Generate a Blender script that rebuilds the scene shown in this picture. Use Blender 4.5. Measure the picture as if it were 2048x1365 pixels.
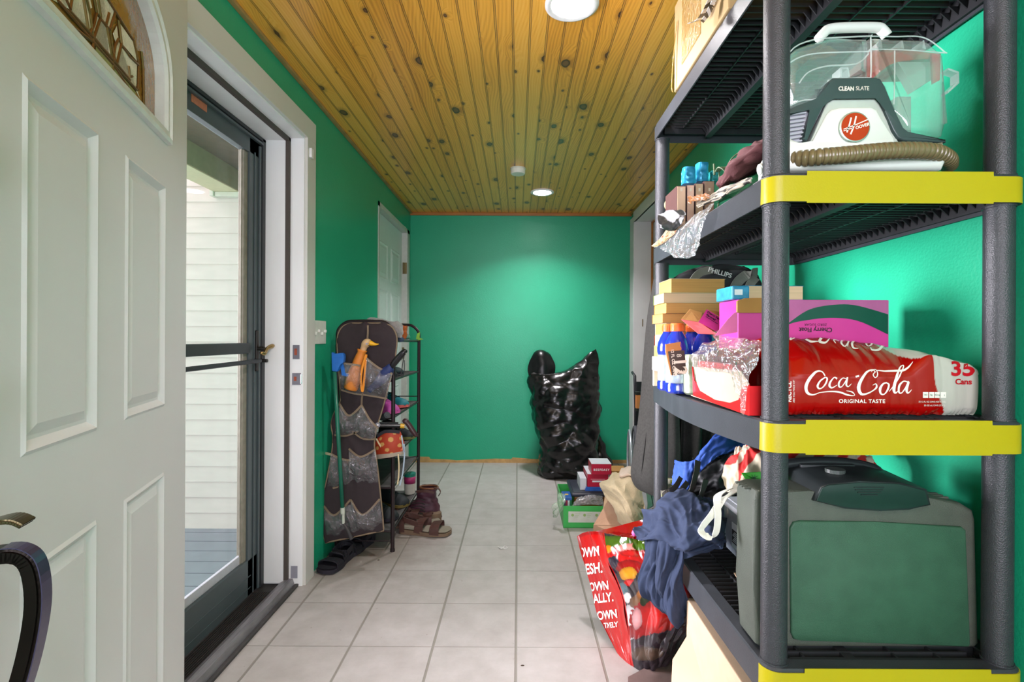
import bpy, bmesh, math, random
from mathutils import Vector, Matrix, noise
R = math.radians
random.seed(7)
sc = bpy.context.scene
for o in list(bpy.data.objects): bpy.data.objects.remove(o)
COL = sc.collection

# ---------------------------------------------------------------- camera
F, CX, CY, H, ROLL = 1015.0, 1035.0, 677.0, 1.136, 0.005
cam = bpy.data.objects.new('camera', bpy.data.cameras.new('camera'))
COL.objects.link(cam); sc.camera = cam
cam.data.sensor_width = 36.0; cam.data.lens = F / 2048 * 36.0
cam.location = (0, 0, H); cam.rotation_euler = (R(90), -ROLL, 0)
cam.data.shift_x = -(CX - 1024) / 2048; cam.data.shift_y = (CY - 682.5) / 2048
cam.data.clip_start = 0.02

# ---------------------------------------------------------------- light
sc.view_settings.view_transform = 'Standard'; sc.view_settings.look = 'None'
sc.view_settings.gamma = 1.0; sc.view_settings.exposure = 0.0
w = bpy.data.worlds.new('sky'); sc.world = w; w.use_nodes = True
bg = w.node_tree.nodes['Background']; bg.inputs[0].default_value = (0.97, 0.96, 1.0, 1); bg.inputs[1].default_value = 1.5
def area(name, loc, rot, sx, sy, power, col=(1, 1, 1), spread=180, shape='RECTANGLE'):
    l = bpy.data.lights.new(name, 'AREA'); l.shape = shape; l.size = sx; l.size_y = sy; l.energy = power; l.color = col
    l.spread = R(spread)
    o = bpy.data.objects.new(name, l); COL.objects.link(o); o.location = loc; o.rotation_euler = rot
    return o
# daylight: through the front door, and through the big window of the wall behind the photographer
area('daylight_front_door', (-3.0, 1.75, 1.35), (0, R(-90), R(-10)), 1.7, 1.7, 118, (1, 0.96, 1.05), 62)
area('daylight_back_window', (0.0, -1.75, 1.25), (R(106), 0, 0), 2.6, 1.9, 165, (1, 0.945, 1.10))
DL = [(0.18, 1.73, 13), (0.187, 3.96, 18), (0.18, -0.5, 10)]
for i, (x, y, p) in enumerate(DL):
    area('downlight_glow', (x, y, 2.262), (0, 0, 0), 0.14, 0.14, p, (1, 0.95, 1.0), 125, 'DISK')

# ---------------------------------------------------------------- pixel -> point (in the 2048 frame)
def ray(px, py):
    dx, dy = px - CX, py - CY; c, s = math.cos(ROLL), math.sin(ROLL)
    return (dx * c + dy * s) / F, -(-dx * s + dy * c) / F
def PY(px, py, y): a, b = ray(px, py); return Vector((a * y, y, H + b * y))
def PX(px, py, x): a, b = ray(px, py); y = x / a; return Vector((x, y, H + b * y))
def PZ(px, py, z): a, b = ray(px, py); y = (z - H) / b; return Vector((a * y, y, z))

# ---------------------------------------------------------------- materials
MATS = {}
def lin(c):
    if isinstance(c, str):
        c = c.lstrip('#'); c = [int(c[i:i+2], 16) / 255 for i in (0, 2, 4)]
        return [(v / 12.92 if v <= 0.04045 else ((v + 0.055) / 1.055) ** 2.4) for v in c]
    return list(c)
def mat(name, col=(0.5, 0.5, 0.5), rough=0.5, metal=0.0, noise_amt=0.08, nscale=30, bump=0.0, bscale=200, alpha=None,
        trans=0.0, coat=0.0, spec=0.5, vcol=None, emit=0.0, stretch=None, sheen=0.0, ior=1.45):
    if name in MATS: return MATS[name]
    m = bpy.data.materials.new(name); m.use_nodes = True; nt = m.node_tree; N = nt.nodes; L = nt.links
    b = N['Principled BSDF']; c = lin(col)
    b.inputs['Roughness'].default_value = rough; b.inputs['Metallic'].default_value = metal
    b.inputs['Specular IOR Level'].default_value = spec; b.inputs['IOR'].default_value = ior
    if coat: b.inputs['Coat Weight'].default_value = coat; b.inputs['Coat Roughness'].default_value = 0.08
    if sheen: b.inputs['Sheen Weight'].default_value = sheen
    if trans: b.inputs['Transmission Weight'].default_value = trans
    if alpha is not None: b.inputs['Alpha'].default_value = alpha
    if emit: b.inputs['Emission Color'].default_value = (*c, 1); b.inputs['Emission Strength'].default_value = emit
    tc = N.new('ShaderNodeTexCoord'); mp = N.new('ShaderNodeMapping'); L.new(tc.outputs['Object'], mp.inputs[0])
    if stretch: mp.inputs['Scale'].default_value = stretch
    n = N.new('ShaderNodeTexNoise'); n.inputs['Scale'].default_value = nscale; n.inputs['Detail'].default_value = 5
    L.new(mp.outputs[0], n.inputs['Vector'])
    hsv = N.new('ShaderNodeHueSaturation'); hsv.inputs['Color'].default_value = (*c, 1)
    mr = N.new('ShaderNodeMapRange'); mr.inputs[1].default_value = 0.25; mr.inputs[2].default_value = 0.75
    mr.inputs[3].default_value = 1 - noise_amt; mr.inputs[4].default_value = 1 + noise_amt
    L.new(n.outputs[0], mr.inputs[0]); L.new(mr.outputs[0], hsv.inputs['Value'])
    if vcol:
        at = N.new('ShaderNodeAttribute'); at.attribute_name = vcol; L.new(at.outputs['Color'], hsv.inputs['Color'])
    L.new(hsv.outputs[0], b.inputs['Base Color'])
    if bump:
        n2 = N.new('ShaderNodeTexNoise'); n2.inputs['Scale'].default_value = bscale; n2.inputs['Detail'].default_value = 3
        L.new(mp.outputs[0], n2.inputs['Vector'])
        bp = N.new('ShaderNodeBump'); bp.inputs['Strength'].default_value = bump; bp.inputs['Distance'].default_value = 0.004
        L.new(n2.outputs[0], bp.inputs['Height']); L.new(bp.outputs[0], b.inputs['Normal'])
    MATS[name] = m
    return m
def film(name, col=(0.9, 0.92, 0.95), opacity=0.18, rough=0.12, crinkle=0.6, bscale=25, gloss=0.3, fres=0.7):
    """thin clear sheet: mostly see-through, with glossy highlights"""
    if name in MATS: return MATS[name]
    m = bpy.data.materials.new(name); m.use_nodes = True; nt = m.node_tree; N = nt.nodes; L = nt.links
    out = N['Material Output']; N.remove(N['Principled BSDF'])
    tr = N.new('ShaderNodeBsdfTransparent'); gl = N.new('ShaderNodeBsdfGlossy'); df = N.new('ShaderNodeBsdfDiffuse')
    gl.inputs['Roughness'].default_value = rough; df.inputs[0].default_value = (*lin(col), 1)
    lw = N.new('ShaderNodeLayerWeight'); lw.inputs[0].default_value = 0.5; fr = N.new('ShaderNodeMath'); fr.operation = 'POWER'; fr.inputs[1].default_value = 4.0
    L.new(lw.outputs['Facing'], fr.inputs[0])
    if crinkle:
        tc = N.new('ShaderNodeTexCoord'); n = N.new('ShaderNodeTexNoise'); n.inputs['Scale'].default_value = bscale
        n.inputs['Detail'].default_value = 4; n.inputs['Distortion'].default_value = 1.2; L.new(tc.outputs['Object'], n.inputs['Vector'])
        bp = N.new('ShaderNodeBump'); bp.inputs['Strength'].default_value = crinkle; bp.inputs['Distance'].default_value = 0.02
        L.new(n.outputs[0], bp.inputs['Height']); L.new(bp.outputs[0], gl.inputs['Normal']); L.new(bp.outputs[0], lw.inputs['Normal'])
    m1 = N.new('ShaderNodeMixShader'); m1.inputs[0].default_value = opacity
    L.new(tr.outputs[0], m1.inputs[1]); L.new(df.outputs[0], m1.inputs[2])
    ad = N.new('ShaderNodeMath'); ad.operation = 'MULTIPLY_ADD'; ad.inputs[1].default_value = fres; ad.inputs[2].default_value = 0.03 + gloss * 0.2
    L.new(fr.outputs[0], ad.inputs[0])
    m2 = N.new('ShaderNodeMixShader'); L.new(ad.outputs[0], m2.inputs[0]); L.new(m1.outputs[0], m2.inputs[1]); L.new(gl.outputs[0], m2.inputs[2])
    L.new(m2.outputs[0], out.inputs[0])
    MATS[name] = m
    return m

# ---------------------------------------------------------------- objects
ORG = {}
def tag(o, label=None, cat=None, group=None, kind=None):
    if label: o['label'] = label
    if cat: o['category'] = cat
    if group: o['group'] = group
    if kind: o['kind'] = kind
    return o
def thing(name, label, cat, loc, group=None):
    o = bpy.data.objects.new(name, None); COL.objects.link(o); o.location = loc; o.empty_display_size = 0.05
    ORG[o.name] = Vector(loc); return tag(o, label, cat, group)
def link(name, bm, m, parent=None, smooth=False, label=None, cat=None, group=None, kind=None, recalc=True, autosmooth=None):
    """bm is in world coordinates; becomes ONE mesh object"""
    if recalc: bmesh.ops.recalc_face_normals(bm, faces=bm.faces)
    if parent is not None: org = ORG[parent.name]
    else:
        vs = [v.co for v in bm.verts]
        org = Vector(((min(v.x for v in vs) + max(v.x for v in vs)) / 2, (min(v.y for v in vs) + max(v.y for v in vs)) / 2, min(v.z for v in vs)))
    bmesh.ops.translate(bm, verts=bm.verts, vec=-org)
    me = bpy.data.meshes.new(name); bm.to_mesh(me); bm.free()
    for q in (m if isinstance(m, (list, tuple)) else [m]): me.materials.append(q)
    if smooth:
        for p in me.polygons: p.use_smooth = True
    o = bpy.data.objects.new(name, me); COL.objects.link(o)
    if parent is not None: o.parent = parent
    else: o.location = org
    ORG[o.name] = org
    if autosmooth:
        for p in me.polygons: p.use_smooth = True
        try: me.set_sharp_from_angle(angle=R(autosmooth))
        except Exception: pass
    return tag(o, label, cat, group, kind)
def children(o): return [c for c in bpy.data.objects if c.parent == o]
def copy_tree(o, loc=None, rotz=0.0, label=None, parent=None, scale=None, name=None):
    c = o.copy(); COL.objects.link(c)
    if parent is not None: c.parent = parent
    if loc is not None: c.location = loc
    if rotz: c.rotation_euler.z += rotz
    if scale: c.scale = scale
    if label: c['label'] = label
    for ch in children(o): copy_tree(ch, parent=c)
    return c

# ---------------------------------------------------------------- mesh helpers (world coordinates)
def NB(): return bmesh.new()
def box(bm, x0, x1, y0, y1, z0, z1, bev=0.0, mi=0, seg=2, M=None):
    r = bmesh.ops.create_cube(bm, size=1.0); vs = r['verts']
    for v in vs:
        v.co = Vector(((x0 + x1) / 2 + v.co.x * (x1 - x0), (y0 + y1) / 2 + v.co.y * (y1 - y0), (z0 + z1) / 2 + v.co.z * (z1 - z0)))
    fs = set(f for v in vs for f in v.link_faces)
    for f in fs: f.material_index = mi
    if bev:
        es = list(set(e for v in vs for e in v.link_edges))
        r = bmesh.ops.bevel(bm, geom=es, offset=bev, segments=seg, profile=0.6, affect='EDGES')
        vs = list(set(v for f in r['faces'] for v in f.verts) | set(v for v in vs if v.is_valid))
        for f in r['faces']: f.material_index = mi
    if M is not None:
        for v in vs: v.co = M @ v.co
    return vs
def cyl(bm, p0, p1, r0, r1=None, n=20, caps=True, mi=0):
    p0, p1 = Vector(p0), Vector(p1); r1 = r0 if r1 is None else r1
    d = (p1 - p0).normalized(); a = d.orthogonal().normalized(); b = d.cross(a)
    A = [bm.verts.new(p0 + (a * math.cos(t) + b * math.sin(t)) * r0) for t in [2 * math.pi * i / n for i in range(n)]]
    B = [bm.verts.new(p1 + (a * math.cos(t) + b * math.sin(t)) * r1) for t in [2 * math.pi * i / n for i in range(n)]]
    for i in range(n):
        f = bm.faces.new((A[i], A[(i + 1) % n], B[(i + 1) % n], B[i])); f.material_index = mi
    if caps:
        bm.faces.new(A[::-1]).material_index = mi; bm.faces.new(B).material_index = mi
def tube(bm, pts, rad, n=10, closed=False, caps=True, mi=0, flat=None):
    """sweep a circle (or flat=(w,t) strip) along pts; rad scalar or list"""
    pts = [Vector(p) for p in pts]; m = len(pts); rings = []
    up = None
    for i in range(m):
        if closed: d = (pts[(i + 1) % m] - pts[i - 1]).normalized()
        else: d = (pts[min(i + 1, m - 1)] - pts[max(i - 1, 0)]).normalized()
        if up is None: up = d.orthogonal().normalized()
        up = (up - d * up.dot(d))
        if up.length < 1e-6: up = d.orthogonal()
        up.normalize(); s = d.cross(up)
        r = rad[i] if isinstance(rad, (list, tuple)) else rad
        rings.append([bm.verts.new(pts[i] + (up * math.cos(t) + s * math.sin(t)) * r) for t in [2 * math.pi * k / n for k in range(n)]])
    for i in range(m if closed else m - 1):
        A, B = rings[i], rings[(i + 1) % m]
        for k in range(n): bm.faces.new((A[k], A[(k + 1) % n], B[(k + 1) % n], B[k])).material_index = mi
    if caps and not closed:
        bm.faces.new(rings[0][::-1]).material_index = mi; bm.faces.new(rings[-1]).material_index = mi
def ribbon(bm, pts, width, thick=0.0015, side=None, mi=0, widths=None):
    """flat strap along pts; side = direction across it (vector or list of vectors)"""
    pts = [Vector(p) for p in pts]; m = len(pts); rings = []
    for i in range(m):
        d = (pts[min(i + 1, m - 1)] - pts[max(i - 1, 0)]).normalized()
        s = Vector(side[i] if isinstance(side, list) else side) if side is not None else d.orthogonal()
        s = (s - d * s.dot(d)).normalized(); nrm = d.cross(s)
        w_ = (widths[i] if widths else width) / 2
        rings.append([bm.verts.new(pts[i] + s * a * w_ + nrm * b * thick / 2) for a, b in ((-1, -1), (1, -1), (1, 1), (-1, 1))])
    for i in range(m - 1):
        A, B = rings[i], rings[i + 1]
        for k in range(4): bm.faces.new((A[k], A[(k + 1) % 4], B[(k + 1) % 4], B[k])).material_index = mi
    bm.faces.new(rings[0][::-1]).material_index = mi; bm.faces.new(rings[-1]).material_index = mi
def lathe(bm, prof, c, n=32, mi=0, axis='Z', M=None):
    """prof: [(r, h)...] around the vertical axis through c"""
    c = Vector(c); rings = []
    for r, h_ in prof:
        ring = []
        for k in range(n):
            t = 2 * math.pi * k / n; p = Vector((r * math.cos(t), r * math.sin(t), h_))
            if M is not None: p = M @ p
            ring.append(bm.verts.new(c + p))
        rings.append(ring)
    for A, B in zip(rings, rings[1:]):
        for k in range(n): bm.faces.new((A[k], A[(k + 1) % n], B[(k + 1) % n], B[k])).material_index = mi
    if prof[0][0] > 1e-5: bm.faces.new(rings[0][::-1]).material_index = mi
    if prof[-1][0] > 1e-5: bm.faces.new(rings[-1]).material_index = mi
def prism(bm, poly, off, mi=0):
    """poly: list of 3D points (planar); off: extrusion vector"""
    A = [bm.verts.new(Vector(p)) for p in poly]; off = Vector(off)
    B = [bm.verts.new(Vector(p) + off) for p in poly]; n = len(A)
    bm.faces.new(A[::-1]).material_index = mi; bm.faces.new(B).material_index = mi
    for i in range(n): bm.faces.new((A[i], A[(i + 1) % n], B[(i + 1) % n], B[i])).material_index = mi
def catmull(pts, t):
    n = len(pts) - 1; x = min(max(t, 0), 1) * n; i = min(int(x), n - 1); f_ = x - i
    p0, p1, p2, p3 = pts[max(i - 1, 0)], pts[i], pts[i + 1], pts[min(i + 2, n)]
    return 0.5 * ((2 * p1) + (p2 - p0) * f_ + (2 * p0 - 5 * p1 + 4 * p2 - p3) * f_ ** 2 + (3 * p1 - p0 - 3 * p2 + p3) * f_ ** 3)
def curve(pts, n=24): P = [Vector(p) for p in pts]; return [catmull(P, i / (n - 1)) for i in range(n)]
def net(rows):
    """rows of control points -> S(u,v)"""
    rows = [[Vector(p) for p in r] for r in rows]
    return lambda u, v: catmull([catmull(r, u) for r in rows], v)
def sheet(bm, S, nu, nv, thick=0.0, disp=None, mi=0, wrap=False, color=None):
    """surface from S(u,v); disp(u,v,p)->offset along the normal; thick gives it a back side"""
    e = 1e-3; P = []; Nn = []
    for j in range(nv):
        row = []; nr = []
        for i in range(nu):
            u, v = i / (nu if wrap else nu - 1), j / (nv - 1); p = S(u, v)
            du = S(min(u + e, 1), v) - S(max(u - e, 0), v); dv = S(u, min(v + e, 1)) - S(u, max(v - e, 0)); nm = du.cross(dv)
            nm = nm.normalized() if nm.length > 1e-12 else Vector((0, -1, 0))
            if disp: p = p + nm * disp(u, v, p)
            row.append(p); nr.append(nm)
        P.append(row); Nn.append(nr)
    lay = None
    if color: lay = bm.loops.layers.color.get('Col') or bm.loops.layers.color.new('Col')
    A = [[bm.verts.new(p) for p in r] for r in P]; faces = []
    rng = nu if wrap else nu - 1
    def face(q, uvs):
        f_ = bm.faces.new(q); f_.material_index = mi
        if lay is not None:
            for l, (a, b) in zip(f_.loops, uvs):
                c = color(a, b); l[lay] = (c[0], c[1], c[2], 1)
    for j in range(nv - 1):
        for i in range(rng):
            i2 = (i + 1) % nu; uv = [(i, j), (i + 1, j), (i + 1, j + 1), (i, j + 1)]
            uv = [(a / (nu if wrap else nu - 1), b / (nv - 1)) for a, b in uv]
            face((A[j][i], A[j][i2], A[j + 1][i2], A[j + 1][i]), uv)
    if thick:
        B = [[bm.verts.new(P[j][i] + Nn[j][i] * thick) for i in range(nu)] for j in range(nv)]
        for j in range(nv - 1):
            for i in range(rng):
                i2 = (i + 1) % nu; uv = [(i, j), (i, j + 1), (i + 1, j + 1), (i + 1, j)]
                uv = [(a / (nu if wrap else nu - 1), b / (nv - 1)) for a, b in uv]
                face((B[j][i], B[j + 1][i], B[j + 1][i2], B[j][i2]), uv)
        for j, sgn in ((0, 1), (nv - 1, -1)):
            for i in range(rng):
                i2 = (i + 1) % nu; q = (A[j][i], B[j][i], B[j][i2], A[j][i2]); v_ = j / (nv - 1)
                face(q, [(i / (nu - 1), v_)] * 4)
        if not wrap:
            for i in (0, nu - 1):
                for j in range(nv - 1): face((A[j][i], A[j + 1][i], B[j + 1][i], B[j][i]), [(i / (nu - 1), j / (nv - 1))] * 4)
def fold(u, v, seed=0.0, fu=6, fv=2, rough=0.5):
    """ridged crumple in -1..1, elongated"""
    p = Vector((u * fu + seed, v * fv - seed, seed * 1.7))
    a = noise.noise(p); b = noise.noise(p * 2.3 + Vector((3, 1, 2)))
    return (1 - 2 * abs(a) * 1.6) * 0.6 + (1 - 2 * abs(b) * 1.6) * 0.4 * rough
def facet(p, s, seed=0):
    """crushed-foil displacement 0..1"""
    d, _ = noise.voronoi(Vector(p) * s + Vector((seed, seed * 2, -seed)))
    return d[0] - 0.5 * d[1]

# ---------------------------------------------------------------- lettering
def text_bm(s, M, size, depth=0.0006, shear=0.0, space=1.0, align='CENTER', bold=0.0, conform=None, xs=1.0):
    """letters as a mesh; M maps text xy to world; conform(x,y)->world point"""
    cu = bpy.data.curves.new('t', 'FONT'); cu.body = s; cu.size = size; cu.shear = shear; cu.space_character = space
    cu.align_x = align; cu.align_y = 'CENTER'; cu.offset = bold; cu.extrude = 0 if conform else depth; cu.resolution_u = 4
    ob = bpy.data.objects.new('t', cu); COL.objects.link(ob)
    dg = bpy.context.evaluated_depsgraph_get(); me = bpy.data.meshes.new_from_object(ob.evaluated_get(dg))
    bm = bmesh.new(); bm.from_mesh(me)
    bpy.data.objects.remove(ob); bpy.data.curves.remove(cu); bpy.data.meshes.remove(me)
    if conform:
        bmesh.ops.subdivide_edges(bm, edges=[e for e in bm.edges if e.calc_length() > size * 0.35], cuts=2)
        for v in bm.verts: v.co = conform(v.co.x * xs, v.co.y)
    else:
        for v in bm.verts: v.co = M @ Vector((v.co.x * xs, v.co.y, v.co.z))
    return bm
def frame(o, x, y):
    """matrix: text x axis along x, y axis along y, origin o"""
    x = Vector(x).normalized(); y = Vector(y).normalized(); z = x.cross(y)
    return Matrix(((x.x, y.x, z.x, o[0]), (x.y, y.y, z.y, o[1]), (x.z, y.z, z.z, o[2]), (0, 0, 0, 1)))
def add_bm(dst, src, mi=0):
    for f_ in src.faces: f_.material_index = mi
    me = bpy.data.meshes.new('x'); src.to_mesh(me); src.free(); dst.from_mesh(me); bpy.data.meshes.remove(me)
def stroke(bm, pts, widths, f_, mi=0, n=40, pen=None):
    """calligraphic stroke on a surface: pts 2D, widths along; f_(x,y)->world; pen = fixed nib direction"""
    P = [Vector((p[0], p[1], 0)) for p in pts]; prev = None
    for k in range(n):
        t = k / (n - 1); p = catmull(P, t); d = catmull(P, min(t + 0.01, 1)) - catmull(P, max(t - 0.01, 0))
        if d.length < 1e-9: d = Vector((1, 0, 0))
        d.normalize(); s = Vector((-d.y, d.x, 0)) if pen is None else Vector((pen[0], pen[1], 0)).normalized()
        x = t * (len(widths) - 1); i = min(int(x), len(widths) - 2); wd = widths[i] * (1 - (x - i)) + widths[i + 1] * (x - i)
        a, b = p + s * wd / 2, p - s * wd / 2
        cur = (bm.verts.new(f_(a.x, a.y)), bm.verts.new(f_(b.x, b.y)))
        if prev:
            try: bm.faces.new((prev[0], prev[1], cur[1], cur[0])).material_index = mi
            except ValueError: pass
        prev = cur
# ================================================================ THE ROOM
WL, WR, YF, ZC, YB = -0.981, 1.036, 4.63, 2.28, -1.4
OW = 0.005
def sbox(name, m, *a, parent=None, bev=0.0, **k):
    bm = NB(); box(bm, *a, bev=bev); return link(name, bm, m, parent, **k)

# painted drywall with light orange-peel texture
green = mat('green_paint', (0.012, 0.36, 0.190), rough=0.36, noise_amt=0.05, nscale=3, bump=0.18, bscale=140, spec=0.5)
white = mat('white_paint', (0.80, 0.81, 0.80), rough=0.35, noise_amt=0.02, nscale=4, bump=0.05, bscale=60)
trimw = mat('trim_white', (0.62, 0.61, 0.57), rough=0.42, noise_amt=0.03, nscale=4)
grime = mat('jamb_white', (0.83, 0.83, 0.83), rough=0.4, noise_amt=0.05, nscale=9, stretch=(1, 1, 0.3))
doorw = mat('door_white', (0.63, 0.625, 0.635), rough=0.38, noise_amt=0.02, nscale=5, bump=0.04, bscale=400)
plaster = mat('bare_drywall', '#b8955f', rough=0.9, noise_amt=0.25, nscale=18)
pine_trim = mat('pine_trim', '#a86a2c', rough=0.4, noise_amt=0.2, nscale=30, stretch=(0.15, 0.15, 1))

def tile_mat():
    m = bpy.data.materials.new('floor_tile'); m.use_nodes = True; N = m.node_tree.nodes; L = m.node_tree.links; b = N['Principled BSDF']
    g = N.new('ShaderNodeNewGeometry'); sx = N.new('ShaderNodeSeparateXYZ'); L.new(g.outputs['Position'], sx.inputs[0])
    def M(op, a, b_=None, c=None):
        n = N.new('ShaderNodeMath'); n.operation = op
        for i, q in enumerate((a, b_, c)):
            if q is None: continue
            if isinstance(q, (int, float)): n.inputs[i].default_value = q
            else: L.new(q, n.inputs[i])
        return n.outputs[0]
    T = 0.305
    tx = M('DIVIDE', M('SUBTRACT', sx.outputs[0], TX0), T); ty = M('DIVIDE', M('SUBTRACT', sx.outputs[1], TY0), T)
    ex = M('ABSOLUTE', M('SUBTRACT', M('FRACT', M('ADD', tx, 100)), 0.5)); ey = M('ABSOLUTE', M('SUBTRACT', M('FRACT', M('ADD', ty, 100)), 0.5))
    # grout joints: the ones along the hall are wider and dirtier
    gx = N.new('ShaderNodeMapRange'); L.new(ex, gx.inputs[0]); gx.inputs[1].default_value = 0.481; gx.inputs[2].default_value = 0.490
    gy = N.new('ShaderNodeMapRange'); L.new(ey, gy.inputs[0]); gy.inputs[1].default_value = 0.4915; gy.inputs[2].default_value = 0.4965
    gm = M('MAXIMUM', gx.outputs[0], M('MULTIPLY', gy.outputs[0], 0.8))
    cell = N.new('ShaderNodeCombineXYZ'); L.new(M('FLOOR', tx), cell.inputs[0]); L.new(M('FLOOR', ty), cell.inputs[1])
    wn = N.new('ShaderNodeTexWhiteNoise'); L.new(cell.outputs[0], wn.inputs['Vector'])
    n1 = N.new('ShaderNodeTexNoise'); n1.inputs['Scale'].default_value = 9; n1.inputs['Detail'].default_value = 8; n1.inputs['Roughness'].default_value = 0.65
    L.new(g.outputs['Position'], n1.inputs['Vector'])
    n2 = N.new('ShaderNodeTexNoise'); n2.inputs['Scale'].default_value = 1.6; n2.inputs['Detail'].default_value = 6; L.new(g.outputs['Position'], n2.inputs['Vector'])
    cr = N.new('ShaderNodeValToRGB'); cr.color_ramp.elements[0].position = 0.3; cr.color_ramp.elements[1].position = 0.72
    cr.color_ramp.elements[0].color = (0.35, 0.325, 0.305, 1); cr.color_ramp.elements[1].color = (0.445, 0.42, 0.405, 1)
    L.new(n1.outputs[0], cr.inputs[0])
    hs = N.new('ShaderNodeHueSaturation'); L.new(cr.outputs[0], hs.inputs['Color'])
    L.new(M('ADD', M('MULTIPLY', wn.outputs[0], 0.07), M('MULTIPLY_ADD', n2.outputs[0], 0.12, 0.905)), hs.inputs['Value'])
    # browner, darker tiles around the foot of the shoe rack, with a noisy edge
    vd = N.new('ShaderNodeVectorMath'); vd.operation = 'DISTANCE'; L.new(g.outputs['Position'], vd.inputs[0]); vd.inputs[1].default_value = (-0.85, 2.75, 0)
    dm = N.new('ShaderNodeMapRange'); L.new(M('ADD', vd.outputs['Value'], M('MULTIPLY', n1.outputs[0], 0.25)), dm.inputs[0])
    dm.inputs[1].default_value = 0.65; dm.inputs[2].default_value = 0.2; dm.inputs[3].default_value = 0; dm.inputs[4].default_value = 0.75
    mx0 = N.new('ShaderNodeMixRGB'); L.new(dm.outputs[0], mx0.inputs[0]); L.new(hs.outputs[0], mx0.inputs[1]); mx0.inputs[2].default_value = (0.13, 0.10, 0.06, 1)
    # fine dark scuffs
    n3 = N.new('ShaderNodeTexNoise'); n3.inputs['Scale'].default_value = 42; n3.inputs['Detail'].default_value = 2; L.new(g.outputs['Position'], n3.inputs['Vector'])
    sf = N.new('ShaderNodeMapRange'); L.new(n3.outputs[0], sf.inputs[0]); sf.inputs[1].default_value = 0.735; sf.inputs[2].default_value = 0.77; sf.inputs[4].default_value = 0.55
    mxs = N.new('ShaderNodeMixRGB'); L.new(sf.outputs[0], mxs.inputs[0]); L.new(mx0.outputs[0], mxs.inputs[1]); mxs.inputs[2].default_value = (0.2, 0.17, 0.13, 1)
    mx = N.new('ShaderNodeMixRGB'); L.new(M('MULTIPLY', gm, 0.85), mx.inputs[0]); L.new(mxs.outputs[0], mx.inputs[1]); mx.inputs[2].default_value = (0.20, 0.185, 0.155, 1)
    L.new(mx.outputs[0], b.inputs['Base Color']); b.inputs['Roughness'].default_value = 0.42
    bp = N.new('ShaderNodeBump'); bp.inputs['Strength'].default_value = 0.5; bp.inputs['Distance'].default_value = 0.003
    L.new(M('SUBTRACT', M('MULTIPLY', n1.outputs[0], 0.15), gm), bp.inputs['Height']); L.new(bp.outputs[0], b.inputs['Normal'])
    return m
_p = PZ(1032.6, 1208.2, 0); TX0, TY0 = _p.x, _p.y

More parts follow.
